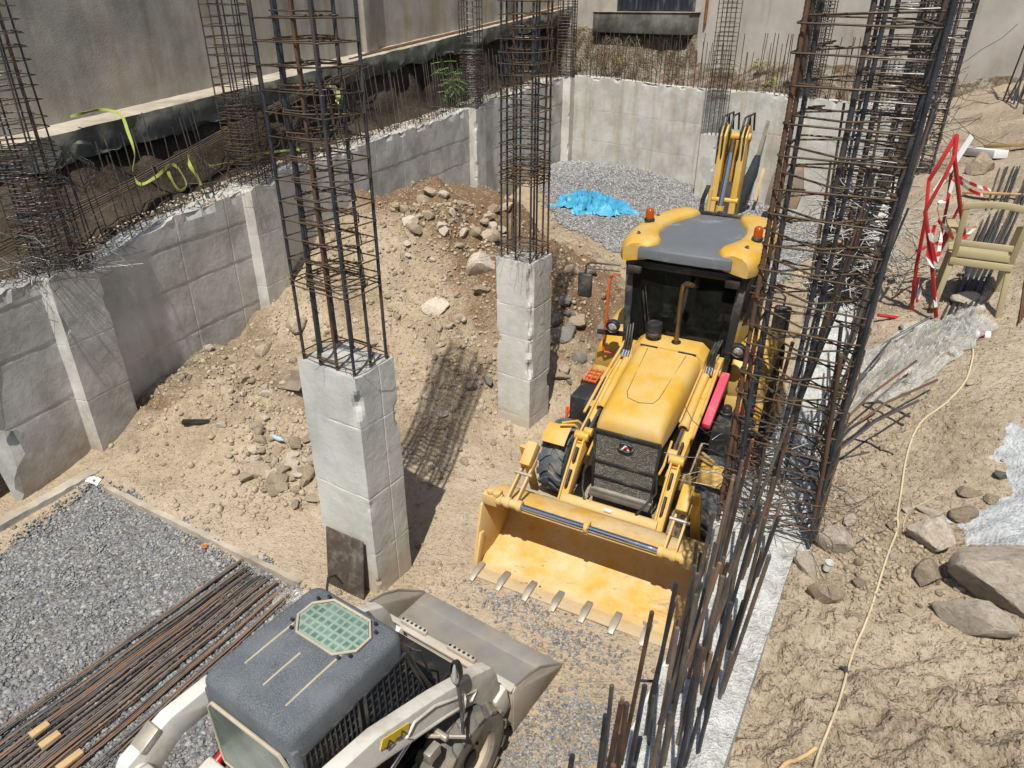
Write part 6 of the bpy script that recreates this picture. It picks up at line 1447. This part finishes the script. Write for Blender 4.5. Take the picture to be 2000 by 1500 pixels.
# crumpled sheets
def crumple(name, c, rx, ry, hgt, rz, mat, seed, fn, lobes=.35, n=90, label=None, cat=None, lift=.02):
    r_ = np.linspace(0, 1, n // 2); a_ = np.linspace(0, 2 * np.pi, n, endpoint=False); Rr, Aa = np.meshgrid(r_, a_, indexing='ij')
    ed = 1 + lobes * fbm(p3(np.cos(Aa.ravel()) * 1.6, np.sin(Aa.ravel()) * 1.6, seed), 4, seed).reshape(Rr.shape)
    x = Rr * np.cos(Aa) * rx * ed; y = Rr * np.sin(Aa) * ry * ed
    f = 1 - np.abs(fbm(p3(x.ravel() * 2.6 / rx, y.ravel() * 2.6 / ry, seed), 5, seed + 3, .6)); f = f.reshape(Rr.shape)
    z = hgt * (np.clip(f, 0, 1) ** 1.5) * (1 - Rr ** 3 * .8) + lift
    x = x + .12 * rx * fbm(p3(x.ravel() * 5, y.ravel() * 5, 9), 3, seed + 6).reshape(Rr.shape) * Rr; c_, s_ = math.cos(rz), math.sin(rz)
    X = c[0] + x * c_ - y * s_; Y = c[1] + x * s_ + y * c_; Z = z + fn(X.ravel(), Y.ravel()).reshape(X.shape)
    m_, k_ = X.shape; I = np.arange(m_ * k_).reshape(m_, k_); J = np.roll(I, -1, 1); F = np.stack([I[:-1], I[1:], J[1:], J[:-1]], -1).reshape(-1, 4)
    V = np.stack([X - c[0], Y - c[1], Z], -1).reshape(-1, 3); o = link(bpy.data.objects.new(name, mesh_np(name, V, F, mat, smooth=38))); o.location = (c[0], c[1], 0)
    return tag(o, label, cat)
t = NT('blue_tarp').obj(); t.set(color=t.ramp(t.noise(3, 4), [(.3, '3F9CC4'), (.6, '5CB6DC'), (.8, '86CFE8')]), rough=.4); t.bump([(t.noise(9, 6, .7), .03)]); M['tarp'] = t.m
g = ground(1152, 412); crumple('tarpaulin', (g.x, g.y), 1.0, .50, .60, R(-25), M['tarp'], 5, zpit, .55, label='crumpled bright blue plastic sheet on the far gravel heap', cat='tarpaulin')
t = NT('clear_sheeting').obj(); t.set(color='C4C4BE', rough=.16, spec=.8); t.b.inputs['Alpha'].default_value = .5; t.bump([(t.noise(7, 6, .7), .03)])
fr = t.n('ShaderNodeFresnel'); fr.inputs[0].default_value = 1.4; t.l(t.math('ADD', t.math('MULTIPLY', t.noise(5, 6, .7), .75), .05, True), t.b.inputs['Alpha']); M['sheeting'] = t.m
g = ground(1790, 690, zright); crumple('plastic_sheet', (g.x, g.y), .78, .27, .13, R(32), M['sheeting'], 11, zright, .40, n=120, label='crumpled clear plastic sheet on the earth below the red trestle', cat='plastic sheet')
g = ground(562, 1168); crumple('plastic_bag', (g.x, g.y), .16, .10, .07, R(10), M['sheeting'], 15, zpit, .4, n=50, label='small clear plastic bag at the end of the bar bundle', cat='bag')
g = ground(1888, 650, zright); crumple('plastic_bag', (g.x, g.y + .05), .13, .09, .10, R(10), M['sheeting'], 17, zright, .4, n=50, label='crumpled see-through bag beside the red and white cup', cat='bag')
g = ground(185, 942); crumple('paper_scrap', (g.x, g.y), .09, .05, .02, R(10), M['white_e'], 19, zpit, .4, n=30, label='white paper scrap where the kerb meets the gravel', cat='paper')
# cups, bottles, bits
def cup(px, py, fn, z_, r, h, rot, mats, label, cat, name='cup', band=None):
    g = ground(px, py, fn); m = MB().lathe([(0, 0), (r * .8, 0), (r, h), (r * .93, h), (r * .75, .006)], (0, 0, 0), (0, 0, 1), 18)
    root = empty(name, (g.x, g.y, z_(g.x, g.y) + r), 0, label, cat); root.rotation_euler = rot
    m.build('cup_body', mats[0], root)
    MB().lathe([(r * .86, h * .25), (r * .93, h * .62)], (0, 0, 0), (0, 0, 1), 18).build('print_band', mats[1], root) if band is None else MB().lathe([(r * 1.0, h * .86), (r * 1.05, h)], (0, 0, 0), (0, 0, 1), 18).build('print_band', mats[1], root)
M['green_print'] = m_simple('green_print', '4E8A5C', .5); M['maroon'] = m_simple('maroon_print', '7A2030', .5)
cup(1612, 1118, zright, zR, .026, .062, (R(8), R(5), 0), (M['white_e'], M['green_print']), 'small white cup with a green rim among the rocks', 'cup', band=1)
cup(1902, 660, zright, zR, .036, .10, (R(90), 0, R(70)), (M['white_e'], M['maroon']), 'maroon and white paper cup lying on its side by the sheet', 'cup')
cup(577, 1160, zpit, zP, .03, .07, (R(90), 0, R(40)), (M['white_e'], M['red']), 'white and red cup lying at the end of the steel bars', 'cup')
g = ground(548, 857); M['bottle'] = m_simple('pale_bottle', '9DB0B8', .2); o = MB().lathe([(0, 0), (.03, .005), (.032, .16), (.012, .20), (.012, .23), (0, .23)], (0, 0, 0), (.8, -.55, .05), 14).build('bottle', M['bottle'], None); o.location = (g.x - .1, g.y, zP(g.x, g.y) + .04); tag(o, 'pale plastic bottle lying on the slope above the stone heap', 'bottle')
g = ground(383, 828); o = MB().box((0, 0, 0), (.36, .07, .05)).box((-.0, -.02, .03), (.34, .02, .02)).build('steel_plate', M['dark_metal'], None, bevel=.004); o.location = (g.x, g.y, zP(g.x, g.y) + .03); o.rotation_euler = (R(10), R(3), R(4)); tag(o, 'short dark steel plate half sunk in the slope near the wall', 'steel plate')
g = ground(570, 748); o = MB().box((0, 0, 0), (.52, .36, .014)).build('board', M['wood_grey'], None, bevel=.002); o.location = (g.x, g.y, zP(g.x, g.y) + .05); o.rotation_euler = (R(24), R(-6), R(-25)); tag(o, 'grey square of board half buried behind the wide column', 'board')
g = ground(1648, 1312, zright); M['rag'] = m_simple('dark_rag', '3E444A', .9); crumple('rag', (g.x, g.y), .022, .026, .012, 0, M['rag'], 23, zright, .6, n=24, label='tiny dark rag on the cracked earth beside the cable', cat='rag')
g = ground(400, 1072); M['leaf_dry'] = m_simple('dry_orange_leaf', 'B06A2C', .8); crumple('dry_leaf', (g.x, g.y), .04, .03, .02, 0, M['leaf_dry'], 25, zpit, .5, n=24, label='single orange dry leaf on the gravel', cat='leaf', lift=.035)
# pale cable across the upper ground
CP = [(1897, 672), (1900, 700), (1888, 745), (1850, 790), (1800, 822), (1782, 852), (1768, 900), (1760, 960), (1751, 1010), (1755, 1032), (1736, 1078), (1722, 1120), (1710, 1162), (1692, 1215), (1670, 1262), (1655, 1310), (1640, 1368), (1620, 1420), (1600, 1468), (1588, 1510), (1578, 1560)]
def ground_tube(name, P, r, mat, label, cat, fn=zright, seg=8, lift=1.0, sub=4, group=None):
    pts = []
    Q = [ground(a, b, fn) for a, b in P]
    for i in range(len(Q) - 1):
        for k in range(sub):
            q = Q[i].lerp(Q[i + 1], k / sub); pts.append((q.x, q.y))
    pts.append((Q[-1].x, Q[-1].y)); A_ = np.array(pts); 
    for _ in range(2): A_[1:-1] = (A_[:-2] + 2 * A_[1:-1] + A_[2:]) / 4
    z = fn(A_[:, 0], A_[:, 1]); zs = np.maximum(np.convolve(np.pad(z, 2, mode='edge'), np.ones(5) / 5, 'valid'), z) + r * lift
    o = MB().tube([(a, b, c) for (a, b), c in zip(A_, zs)], r, seg).build(name, M[mat], None, smooth=70); return tag(o, label, cat, group)
ground_tube('cable', CP, .0068, 'cable', 'pale cable snaking over the upper earth between the boulders', 'cable')
ground_tube('cable', [(1768, 1062), (1762, 1030), (1772, 1000), (1800, 985), (1842, 962)], .0028, 'cable', 'thin grey cord curving round the blocky boulder', 'cord')
ground_tube('stick', [(1520, 1512), (1555, 1492), (1592, 1464)], .010, 'wood', 'pale stick lying near the foot of the cable', 'stick')
ground_tube('wire', [(1672, 1064), (1700, 1048), (1752, 1030)], .0045, 'rebar', 'dark twisted wire touching the pale cable', 'wire')
ground_tube('bent_rod', [(1662, 857), (1695, 865), (1722, 880), (1745, 890)], .006, 'rebar', 'dark bent rod lying free on the upper earth', 'rod')
ground_tube('bent_rod', [(1625, 898), (1660, 893), (1698, 884)], .006, 'rebar', 'dark short rod beside the white wall top', 'rod')
# grey steel bars running away under the chair
rnd = random.Random(9)
for i in range(15):
    a = i / 14; x0 = 1838 + 42 * a; x1 = 1955 + 75 * a
    ground_tube('steel_bar', [(x0 + rnd.uniform(-4, 4), 655 - 25 * (i % 3 == 0)), ((x0 + x1) / 2, 500), (x1 + rnd.uniform(-10, 10), 330)], .0085, 'rebar' if i % 3 else 'tie_grey', 'grey steel bar in the loose row passing under the plastic chair', 'steel bar', group='bars under the chair', sub=6, lift=2 + (i % 3), seg=6)
for i in range(4):
    ground_tube('steel_bar', [(1988 + i * 4, 640 - i * 6), (2004 + i * 4, 520), (2020 + i * 4, 430)], .007, 'rebar_rust', 'rusty steel bar of the few lying at the edge beyond the chair', 'steel bar', group='rusty bars beyond the chair', sub=5, lift=2, seg=6)
# old bars lying behind the long wall
P1, P2, P3 = Vector((-6.35, 8.6, 2.82)), Vector((-5.3, 13.7, 3.42)), Vector((-3.15, 20.2, 4.45))
for i in range(20):
    o_ = Vector((rnd.gauss(0, .10), rnd.gauss(0, .1), abs(rnd.gauss(0, .05)))); e_ = rnd.uniform(-.8, 1.2)
    m = MB().tube([P1 + o_ + (P1 - P2).normalized() * e_, P1.lerp(P2, .5) + o_ * .6 + Vector((0, 0, -.03)), P2 + o_ * .7, P2.lerp(P3, .5) + o_ * .9, P2.lerp(P3, rnd.uniform(.75, 1.0)) + o_ * 1.1], .010, 6)
    tag(m.build('old_rebar', M['tie' if i % 3 else 'tie_grey'], None, smooth=60), 'long brown bar in the sheaf lying along the bank behind the wall', 'steel bar', 'sheaf of old bars on the bank')
for i in range(5):
    m = MB(); a_ = led(8 + i * .3, -.14 - .05 * i); b_ = led(22.0, -.14 - .05 * i); m.tube([(a_[0], a_[1], float(zled(8 + i * .3)) + .02), (b_[0], b_[1], float(zled(22.0)) + .02)], .014, 6)
    tag(m.build('old_rebar', M['rust_iron' if i % 2 else 'tie'], None, smooth=60), 'rusty bar resting on top of the ledge along the plaster', 'steel bar', 'bars lying on the ledge')
# bent stirrups hung behind the wall
for i in range(9):
    sz = .34 + .02 * (i % 3); o = MB().tube(rrect(sz, sz * .95, .03), .005, 6, closed=True).build('loose_stirrup', M['tie_grey'], None, smooth=60)
    q = aty(150, 325, 9.5); o.location = q + Vector((.02 * i - .07, -.02 * i, -.01 * i)); o.rotation_euler = (R(72 + i * 2), R(30 + i * 2.5), R(20 + i * 2))
    tag(o, 'square wire stirrup in the hank hanging above the wall pillar', 'stirrup', 'hank of loose stirrups')
# green strap
def ribbon(name, pts, wd, mat, label, cat, wdir=(.5, .3, .8)):
    P = [Vector(p) for p in pts]; Q = []
    for i in range(len(P) - 1):
        p0, p1_, p2, p3_ = P[max(i - 1, 0)], P[i], P[i + 1], P[min(i + 2, len(P) - 1)]
        for k in range(6):
            t_ = k / 6; Q.append(.5 * ((2 * p1_) + (p2 - p0) * t_ + (2 * p0 - 5 * p1_ + 4 * p2 - p3_) * t_ ** 2 + (-p0 + 3 * p1_ - 3 * p2 + p3_) * t_ ** 3))
    Q.append(P[-1]); m = MB(); w_ = Vector(wdir).normalized(); vs = []; n_ = len(Q)
    for i, q in enumerate(Q):
        t_ = (Q[min(i + 1, n_ - 1)] - Q[max(i - 1, 0)]).normalized(); w2 = (w_ - t_ * w_.dot(t_)).normalized(); w2 = Matrix.Rotation(math.sin(i * .23) * .9, 3, t_) @ w2; nn_ = t_.cross(w2) * .0022
        vs += [q - w2 * wd / 2 - nn_, q + w2 * wd / 2 - nn_, q + w2 * wd / 2 + nn_, q - w2 * wd / 2 + nn_]
    fs = []
    for i in range(n_ - 1):
        for k in range(4): fs.append((i * 4 + k, i * 4 + (k + 1) % 4, i * 4 + 4 + (k + 1) % 4, i * 4 + 4 + k))
    return tag(m.add(vs, fs).build(name, M[mat], None, smooth=60), label, cat)
ribbon('lifting_strap', [aty(a, b, y) for a, b, y in ((138, 228, 11.6), (165, 220, 11.6), (200, 214, 11.7), (235, 224, 11.4), (250, 258, 11.0), (263, 300, 10.7), (260, 340, 10.5), (275, 360, 10.4), (305, 345, 10.5), (335, 322, 10.8), (352, 335, 10.8), (364, 362, 10.7), (350, 372, 10.6), (335, 350, 10.6), (328, 335, 10.6))], .045, 'strap', 'yellow-green lifting strap draped over the ledge down to the wall top', 'strap')
ribbon('lifting_strap', [aty(a, b, y) for a, b, y in ((392, 362, 11.2), (385, 345, 11.2), (372, 325, 11.2), (368, 308, 11.3), (375, 306, 11.5), (384, 330, 11.6))], .055, 'strap', 'short loop of green strap standing on the wall top between the bars', 'strap')
ribbon('lifting_strap', [aty(a, b, y) for a, b, y in ((408, 326, 11.6), (440, 318, 11.9), (480, 308, 12.2), (540, 296, 12.8), (585, 292, 13.2))], .04, 'strap', 'flat green strap end trailing past the cage foot', 'strap')
M['pale_cloth'] = m_simple('pale_yellow_cloth', 'C9C88A', .8); ribbon('strap_end', [aty(a, b, y) for a, b, y in ((640, 165, 17), (652, 172, 17), (662, 188, 17), (658, 200, 17))], .16, 'pale_cloth', 'pale yellow cloth caught on the sheaf of old bars', 'cloth')
# green weed and dry sprigs
M['leaf'] = m_simple('fresh_leaf', '55783A', .6, 0, .45, 5); M['leaf_y'] = m_simple('yellowing_leaf', '9C9640', .7, 0, .3, 3); M['stem'] = m_simple('green_stem', '5A6E34', .7)
def weed(base, n, h, spread, mat, label, seed, ln=.35):
    rn = random.Random(seed); root = empty('weed', base, 0, label, 'plant'); st = MB(); lf = MB()
    for k in range(n):
        d = Vector((rn.uniform(-1, 1) * spread, rn.uniform(-1, .6) * spread, 1)).normalized(); tip = Vector((0, 0, 0)) + d * h * rn.uniform(.5, 1); st.tube([(0, 0, 0), tip * .5, tip], [.008, .006, .003], 4)
        for j in range(5):
            ax = Vector((rn.uniform(-1, 1), rn.uniform(-1, 1), rn.uniform(-.7, .2))).normalized(); s0 = tip * rn.uniform(.4, 1)
            for q in range(7):
                c = s0 + ax * ln * (q + 1) / 7 + Vector((0, 0, -.05 * (q / 7) ** 2)); sdv = ax.cross(Vector((0, 0, 1))).normalized()
                for sg in (-1, 1):
                    tp = c + (sdv * sg * .9 + ax * .5) * ln * .32 * (1 - q / 12) + Vector((0, 0, -.02)); w2 = ax * ln * .07; mid = (c + tp) / 2
                    lf.add([c, mid - w2, tp, mid + w2 + Vector((0, 0, .01))], [(0, 1, 2, 3)])
    st.build('stem', M['stem'], root); l = lf.build('foliage', M[mat], root, smooth=0)
    return root
q = aty(893, 235, 20.6); weed(q - Vector((0, 0, .2)), 9, 1.9, .22, 'leaf', 'bright green leafy weed growing up the dark bank', 3, .36)
q = aty(884, 178, 20.4); weed(q, 4, .5, .4, 'leaf', 'lower hanging spray of the green weed', 4, .34)
for i, (a, b, y, l) in enumerate(((1208, 118, 28.2, 'yellow-green sprig above the dark stain of the far wall'), (1478, 128, 24, 'dry yellow weed behind the far wall left of the pillar'), (1505, 160, 23.5, 'small dry weed at the foot of the dense far cage'))):
    weed(aty(a, b + 14, y), 3, .5, .5, 'leaf_y', l, 10 + i, .22)
# beige plastic chair seen from behind
CH = ground(1887, 592, zright); chz = CH.z + .0; cy_ = R(-28); CR = empty('plastic_chair', (CH.x, CH.y + .02, chz), cy_, 'beige plastic garden armchair standing on the earth over grey bars', 'chair'); CR.scale = (1.02, 1.02, 1.02)
C_ = lambda: MB()
for sx, sy, nm in ((-1, -1, 0), (1, -1, 0), (-1, 1, 0), (1, 1, 0)):
    C_().bar((sx * .235, sy * .225, -.02), (sx * .20, sy * .19, .43), .045, .035, (0, 1, 0)).build('leg', M['plastic_beige'], CR, bevel=.010)
C_().loft([rring(-.23, .23, -.20, .22, .06, .42), rring(-.235, .235, -.205, .225, .06, .445)]).build('seat', M['plastic_beige'], CR, smooth=50)
C_().bar((-.22, -.21, .40), (.22, -.21, .40), .03, .06).build('seat_apron', M['plastic_beige'], CR, bevel=.008)
bk_ = C_(); L_ = [(-.215, -.20, .42), (-.225, -.235, .60), (-.23, -.275, .78)]
bk_ = C_()
def flat(ptsL, w1, th):
    m = C_(); 
    for i in range(len(ptsL) - 1): m.bar(ptsL[i], ptsL[i + 1], w1, th, (0, 1, .2))
    return m
for sg in (-1, 1): C_().loft([[(sg * x - .022, y - .012, z), (sg * x + .022, y - .012, z), (sg * x + .022, y + .012, z), (sg * x - .022, y + .012, z)] for x, y, z in ((.195, -.205, .42), (.205, -.24, .62), (.215, -.285, .84))]).build('back_post', M['plastic_beige'], CR, bevel=.008)
arc = [(-.245 + .49 * k / 12, -.287, .855 + .035 * math.sin(math.pi * k / 12)) for k in range(13)]
C_().loft([[(x, y - .013, z - .026), (x, y + .013, z - .026), (x, y + .013, z + .026), (x, y - .013, z + .026)] for x, y, z in arc]).build('top_rail', M['plastic_beige'], CR, bevel=.006)
C_().bar((-.19, -.225, .555), (.19, -.225, .555), .018, .05, (0, 0, 1)).build('back_slat', M['plastic_beige'], CR, bevel=.006)
C_().bar((-.19, -.215, .47), (.19, -.215, .47), .018, .06, (0, 0, 1)).build('back_slat', M['plastic_beige'], CR, bevel=.006)
for sg in (-1, 1): C_().loft([[(sg * x - .035, y, z - .012), (sg * x + .035, y, z - .012), (sg * x + .035, y, z + .012), (sg * x - .035, y, z + .012)] for x, y, z in ((.23, -.24, .64), (.265, -.10, .655), (.27, .10, .655), (.25, .21, .62), (.235, .225, .44))]).build('armrest', M['plastic_beige'], CR, bevel=.008)
# red trestle with barrier tape
M['trestle'] = m_simple('red_trestle_paint', 'A81E1E', .45, 0, .12, 6, dirt='7C4038', dirtamt=.3)
gt = ground(1829, 627, zright); TY = gt.y; TR = empty('trestle', (gt.x, TY, gt.z), 0, 'red tubular trestle frame wound with red and white tape', 'trestle')
tp = lambda a, b, dy=0: aty(a, b, TY + dy) - Vector((gt.x, TY, gt.z))
for pts_, r_ in (([tp(1829, 627), tp(1821, 525), tp(1807, 412)], .019), ([tp(1807, 412), tp(1845, 345), tp(1865, 305)], .017), ([tp(1814, 353, .25), tp(1869, 263, .25)], .02), ([tp(1814, 353, .25), tp(1809, 412, .1)], .015),
                 ([tp(1869, 263, .25), tp(1864, 308, .15), tp(1875, 400, .35), tp(1884, 465, .6)], .018), ([tp(1778, 622, .2), tp(1790, 520, .2), tp(1808, 425, .1)], .018), ([tp(1790, 490, .2), tp(1840, 470, .5), tp(1876, 400, .35)], .014),
                 ([tp(1715, 615, .1), tp(1760, 622, .15), tp(1778, 624, .2)], .017), ([tp(1822, 520), tp(1850, 462, .4), tp(1865, 440, .5)], .015), ([tp(1862, 308, .3), tp(1850, 400, .6), tp(1835, 470, .9)], .014), ([tp(1865, 510, .5), tp(1900, 515, .6)], .014)):
    MB().tube(pts_, r_, 4).build('frame_tube', M['trestle'], TR, smooth=30, bevel=.003)
MB().prism([(0, 0), (.05, -.02), (.26, .40), (.22, .43)], tp(1822, 372, .22), (.9, .1, 0), (.0, .05, 1), -.004, .004).build('side_plate', M['white_e'], TR)
t = NT('barrier_tape').obj(); wv = t.n('ShaderNodeTexWave', bands_direction='DIAGONAL'); wv.inputs['Scale'].default_value = 3.4; t.l(t.pos, wv.inputs[0]); t.set(color=t.ramp(wv.outputs['Fac'], [(.46, 'C2242C'), (.54, 'D6D2CE')]), rough=.35); M['tape'] = t.m
for i, P in enumerate([((1870, 345, .3), (1885, 352, .35), (1905, 362, .4), (1935, 372, .5)), ((1872, 352, .3), (1890, 368, .4), (1910, 378, .4), (1922, 382, .5)), ((1818, 470, 0), (1826, 440, 0), (1812, 500, 0), (1828, 520, -.03), (1816, 455, -.03)),
                       ((1828, 520, 0), (1838, 460, .2), (1832, 400, .2), (1850, 390, .2), (1862, 350, .2)), ((1832, 430, .2), (1850, 450, .3), (1868, 470, .4), (1890, 458, .4), (1905, 445, .4)), ((1818, 500, 0), (1824, 560, 0), (1828, 600, -.02)), ((1800, 560, .2), (1790, 590, .2), (1798, 530, .2))]):
    ribbon('barrier_tape', [tp(a, b, y) for a, b, y in P], .026, 'tape', None, None, (.3, .2, .9)).parent = TR
# timber, plank and panel against the far wall
q0, q1 = aty(1501, 236, 21.9), aty(1466, 352, 20.7); o = MB().bar(q0, q1, .10, .035, (0, 1, .2)).build('plank', M['wood_grey'], None, bevel=.004); tag(o, 'narrow brown plank leaning on the far wall left of the seam', 'plank')
q0, q1 = aty(1492, 330, 21.6), aty(1474, 392, 20.8); o = MB().bar(q0, q1, .10, .03, (0, 1, .2)).build('plank', M['wood'], None, bevel=.004); tag(o, 'lower short plank leaning beside the black bag', 'plank')
M['black_bag'] = m_simple('black_net_bag', '2E3436', .8, 0, .3, 12, bump=.01, bsc=20); q = aty(1462, 356, 20.6)
rings_ = []
for k in range(11):
    f = k / 10; z = .75 - 1.5 * f; rr_ = .21 * math.sin(math.pi * min(f * .75 + .12, 1)) + .02
    rings_.append([(rr_ * .75 * math.cos(a) * (1 + .15 * math.sin(3 * a + k)) - .30 * f + .15, rr_ * .6 * math.sin(a), z) for a in np.linspace(0, 2 * math.pi, 13)[:-1]])
o = MB().loft(rings_).build('net_bag', M['black_bag'], None); o.location = q; tag(o, 'long dark bundled net propped against the planks by the far wall', 'net')
M['osb'] = m_simple('stained_panel', '7E7468', .8, 0, .2, 3, dirt='B08850', dirtamt=.35); q = aty(1512, 402, 20.0)
o = MB().prism([(-.28, 0), (.62, 0), (.72, .5), (.6, 1.15), (.2, 1.25), (-.12, 1.0), (-.22, .6)], (0, 0, 0), (.77, -.64, 0), (.05, .12, 1), -.05, .05).build('panel', M['osb'], None, bevel=.01); o.location = q; tag(o, 'rounded stained panel with pale orange rim leaning by the far wall', 'panel')
# odds and ends at the upper right
def plank(px0, py0, px1, py1, w_, t_, mat, label, lift=.05, name='plank', cat='plank'):
    a, b = ground(px0, py0, zright), ground(px1, py1, zright); a.z = zR(a.x, a.y) + lift; b.z = zR(b.x, b.y) + lift
    return tag(MB().bar(a, b, w_, t_).build(name, M[mat], None, bevel=.004), label, cat)
plank(1922, 298, 2040, 293, .10, .06, 'wood', 'pale timber lying across the earth above the big round rock', .10)
plank(1880, 383, 2040, 392, .07, .03, 'wood', 'thin timber behind the chair back')
M['foam'] = m_simple('white_foam', 'C8CAC8', .8, 0, .04, 9); plank(1893, 305, 1952, 312, .22, .12, 'foam', 'white foam block beside the big round rock', .08, 'foam_block', 'foam block')
rnd = random.Random(31)
for i in range(26):
    x = 1965 + i * 4.5; b_ = ground(x + rnd.uniform(-6, 6), 205 + rnd.uniform(-12, 22), zright); t_ = b_ + Vector((rnd.uniform(.2, 1.1), rnd.uniform(-.2, .8), 2.6 + rnd.random()))
    tag(MB().tube([b_, (b_ + t_) / 2, t_], .016, 6).build('steel_bar', M['rebar' if i % 3 else 'rebar_rust'], None, smooth=60), 'dark bar standing in the thicket of steel at the upper corner', 'steel bar', 'thicket of standing bars')
# rusty welded frame leaning between pit floor and wall
LF = empty('welded_frame', (.63, 2.93, 0), 0, 'rusty flat-iron frame with rungs leaning on the near wall', 'frame'); o_ = Vector((.63, 2.93, 0))
r0a, r0b = atz(1180, 1490, 1.15) - o_, atz(1338, 1318, 2.35) - o_; r1a, r1b = atz(1225, 1540, 1.45) - o_, atz(1352, 1385, 2.45) - o_
for a, b in ((r0a, r0b), (r1a, r1b)):
    MB().bar(a - (b - a) * .5, b, .012, .055, (.7, .7, .4)).build('rail', M['rust_iron'], LF, bevel=.002)
for f in (-.2, .15, .5, .82):
    MB().bar(r0a.lerp(r0b, f), r1a.lerp(r1b, f), .022, .012).build('rung', M['rust_iron'], LF, bevel=.002)
q0, q1, q2 = atz(1246, 1329, 2.2), atz(1320, 1333, 2.3), atz(1350, 1322, 2.45)
tag(MB().tube([q0, q1, q2], .008, 8).build('bent_rod', M['rebar'], None, smooth=60), 'thin grey rod jutting sideways from the wall over the pit', 'rod')
q = atz(1172, 1500, .95); o = MB().cyl((0, 0, -1.0), (0, 0, 0), .06, .055, 14).build('wooden_post', M['wood'], None, bevel=.006); o.location = q; o.rotation_euler = (R(-18), R(8), 0); tag(o, 'top of a pale round wooden post at the lower edge', 'post')
# reinforcing and timber in the dark gap beyond the wall end
for i in range(6):
    b_ = atz(2 + 9 * i, 905 + 6 * i, .0); tag(MB().tube([b_, b_ + Vector((-.25, .1, 1.7))], .009, 6).build('steel_bar', M['rebar' if i % 2 else 'tie_grey'], None, smooth=60), 'bar standing in the gap at the broken wall end', 'steel bar', 'bars in the wall gap')
b_ = atz(28, 900, 0); tag(MB().bar(b_, b_ + Vector((-.3, .15, 1.5)), .06, .10, (0, 1, 0)).build('timber', M['wood'], None, bevel=.004), 'upright pale timber in the gap at the broken wall end', 'timber')
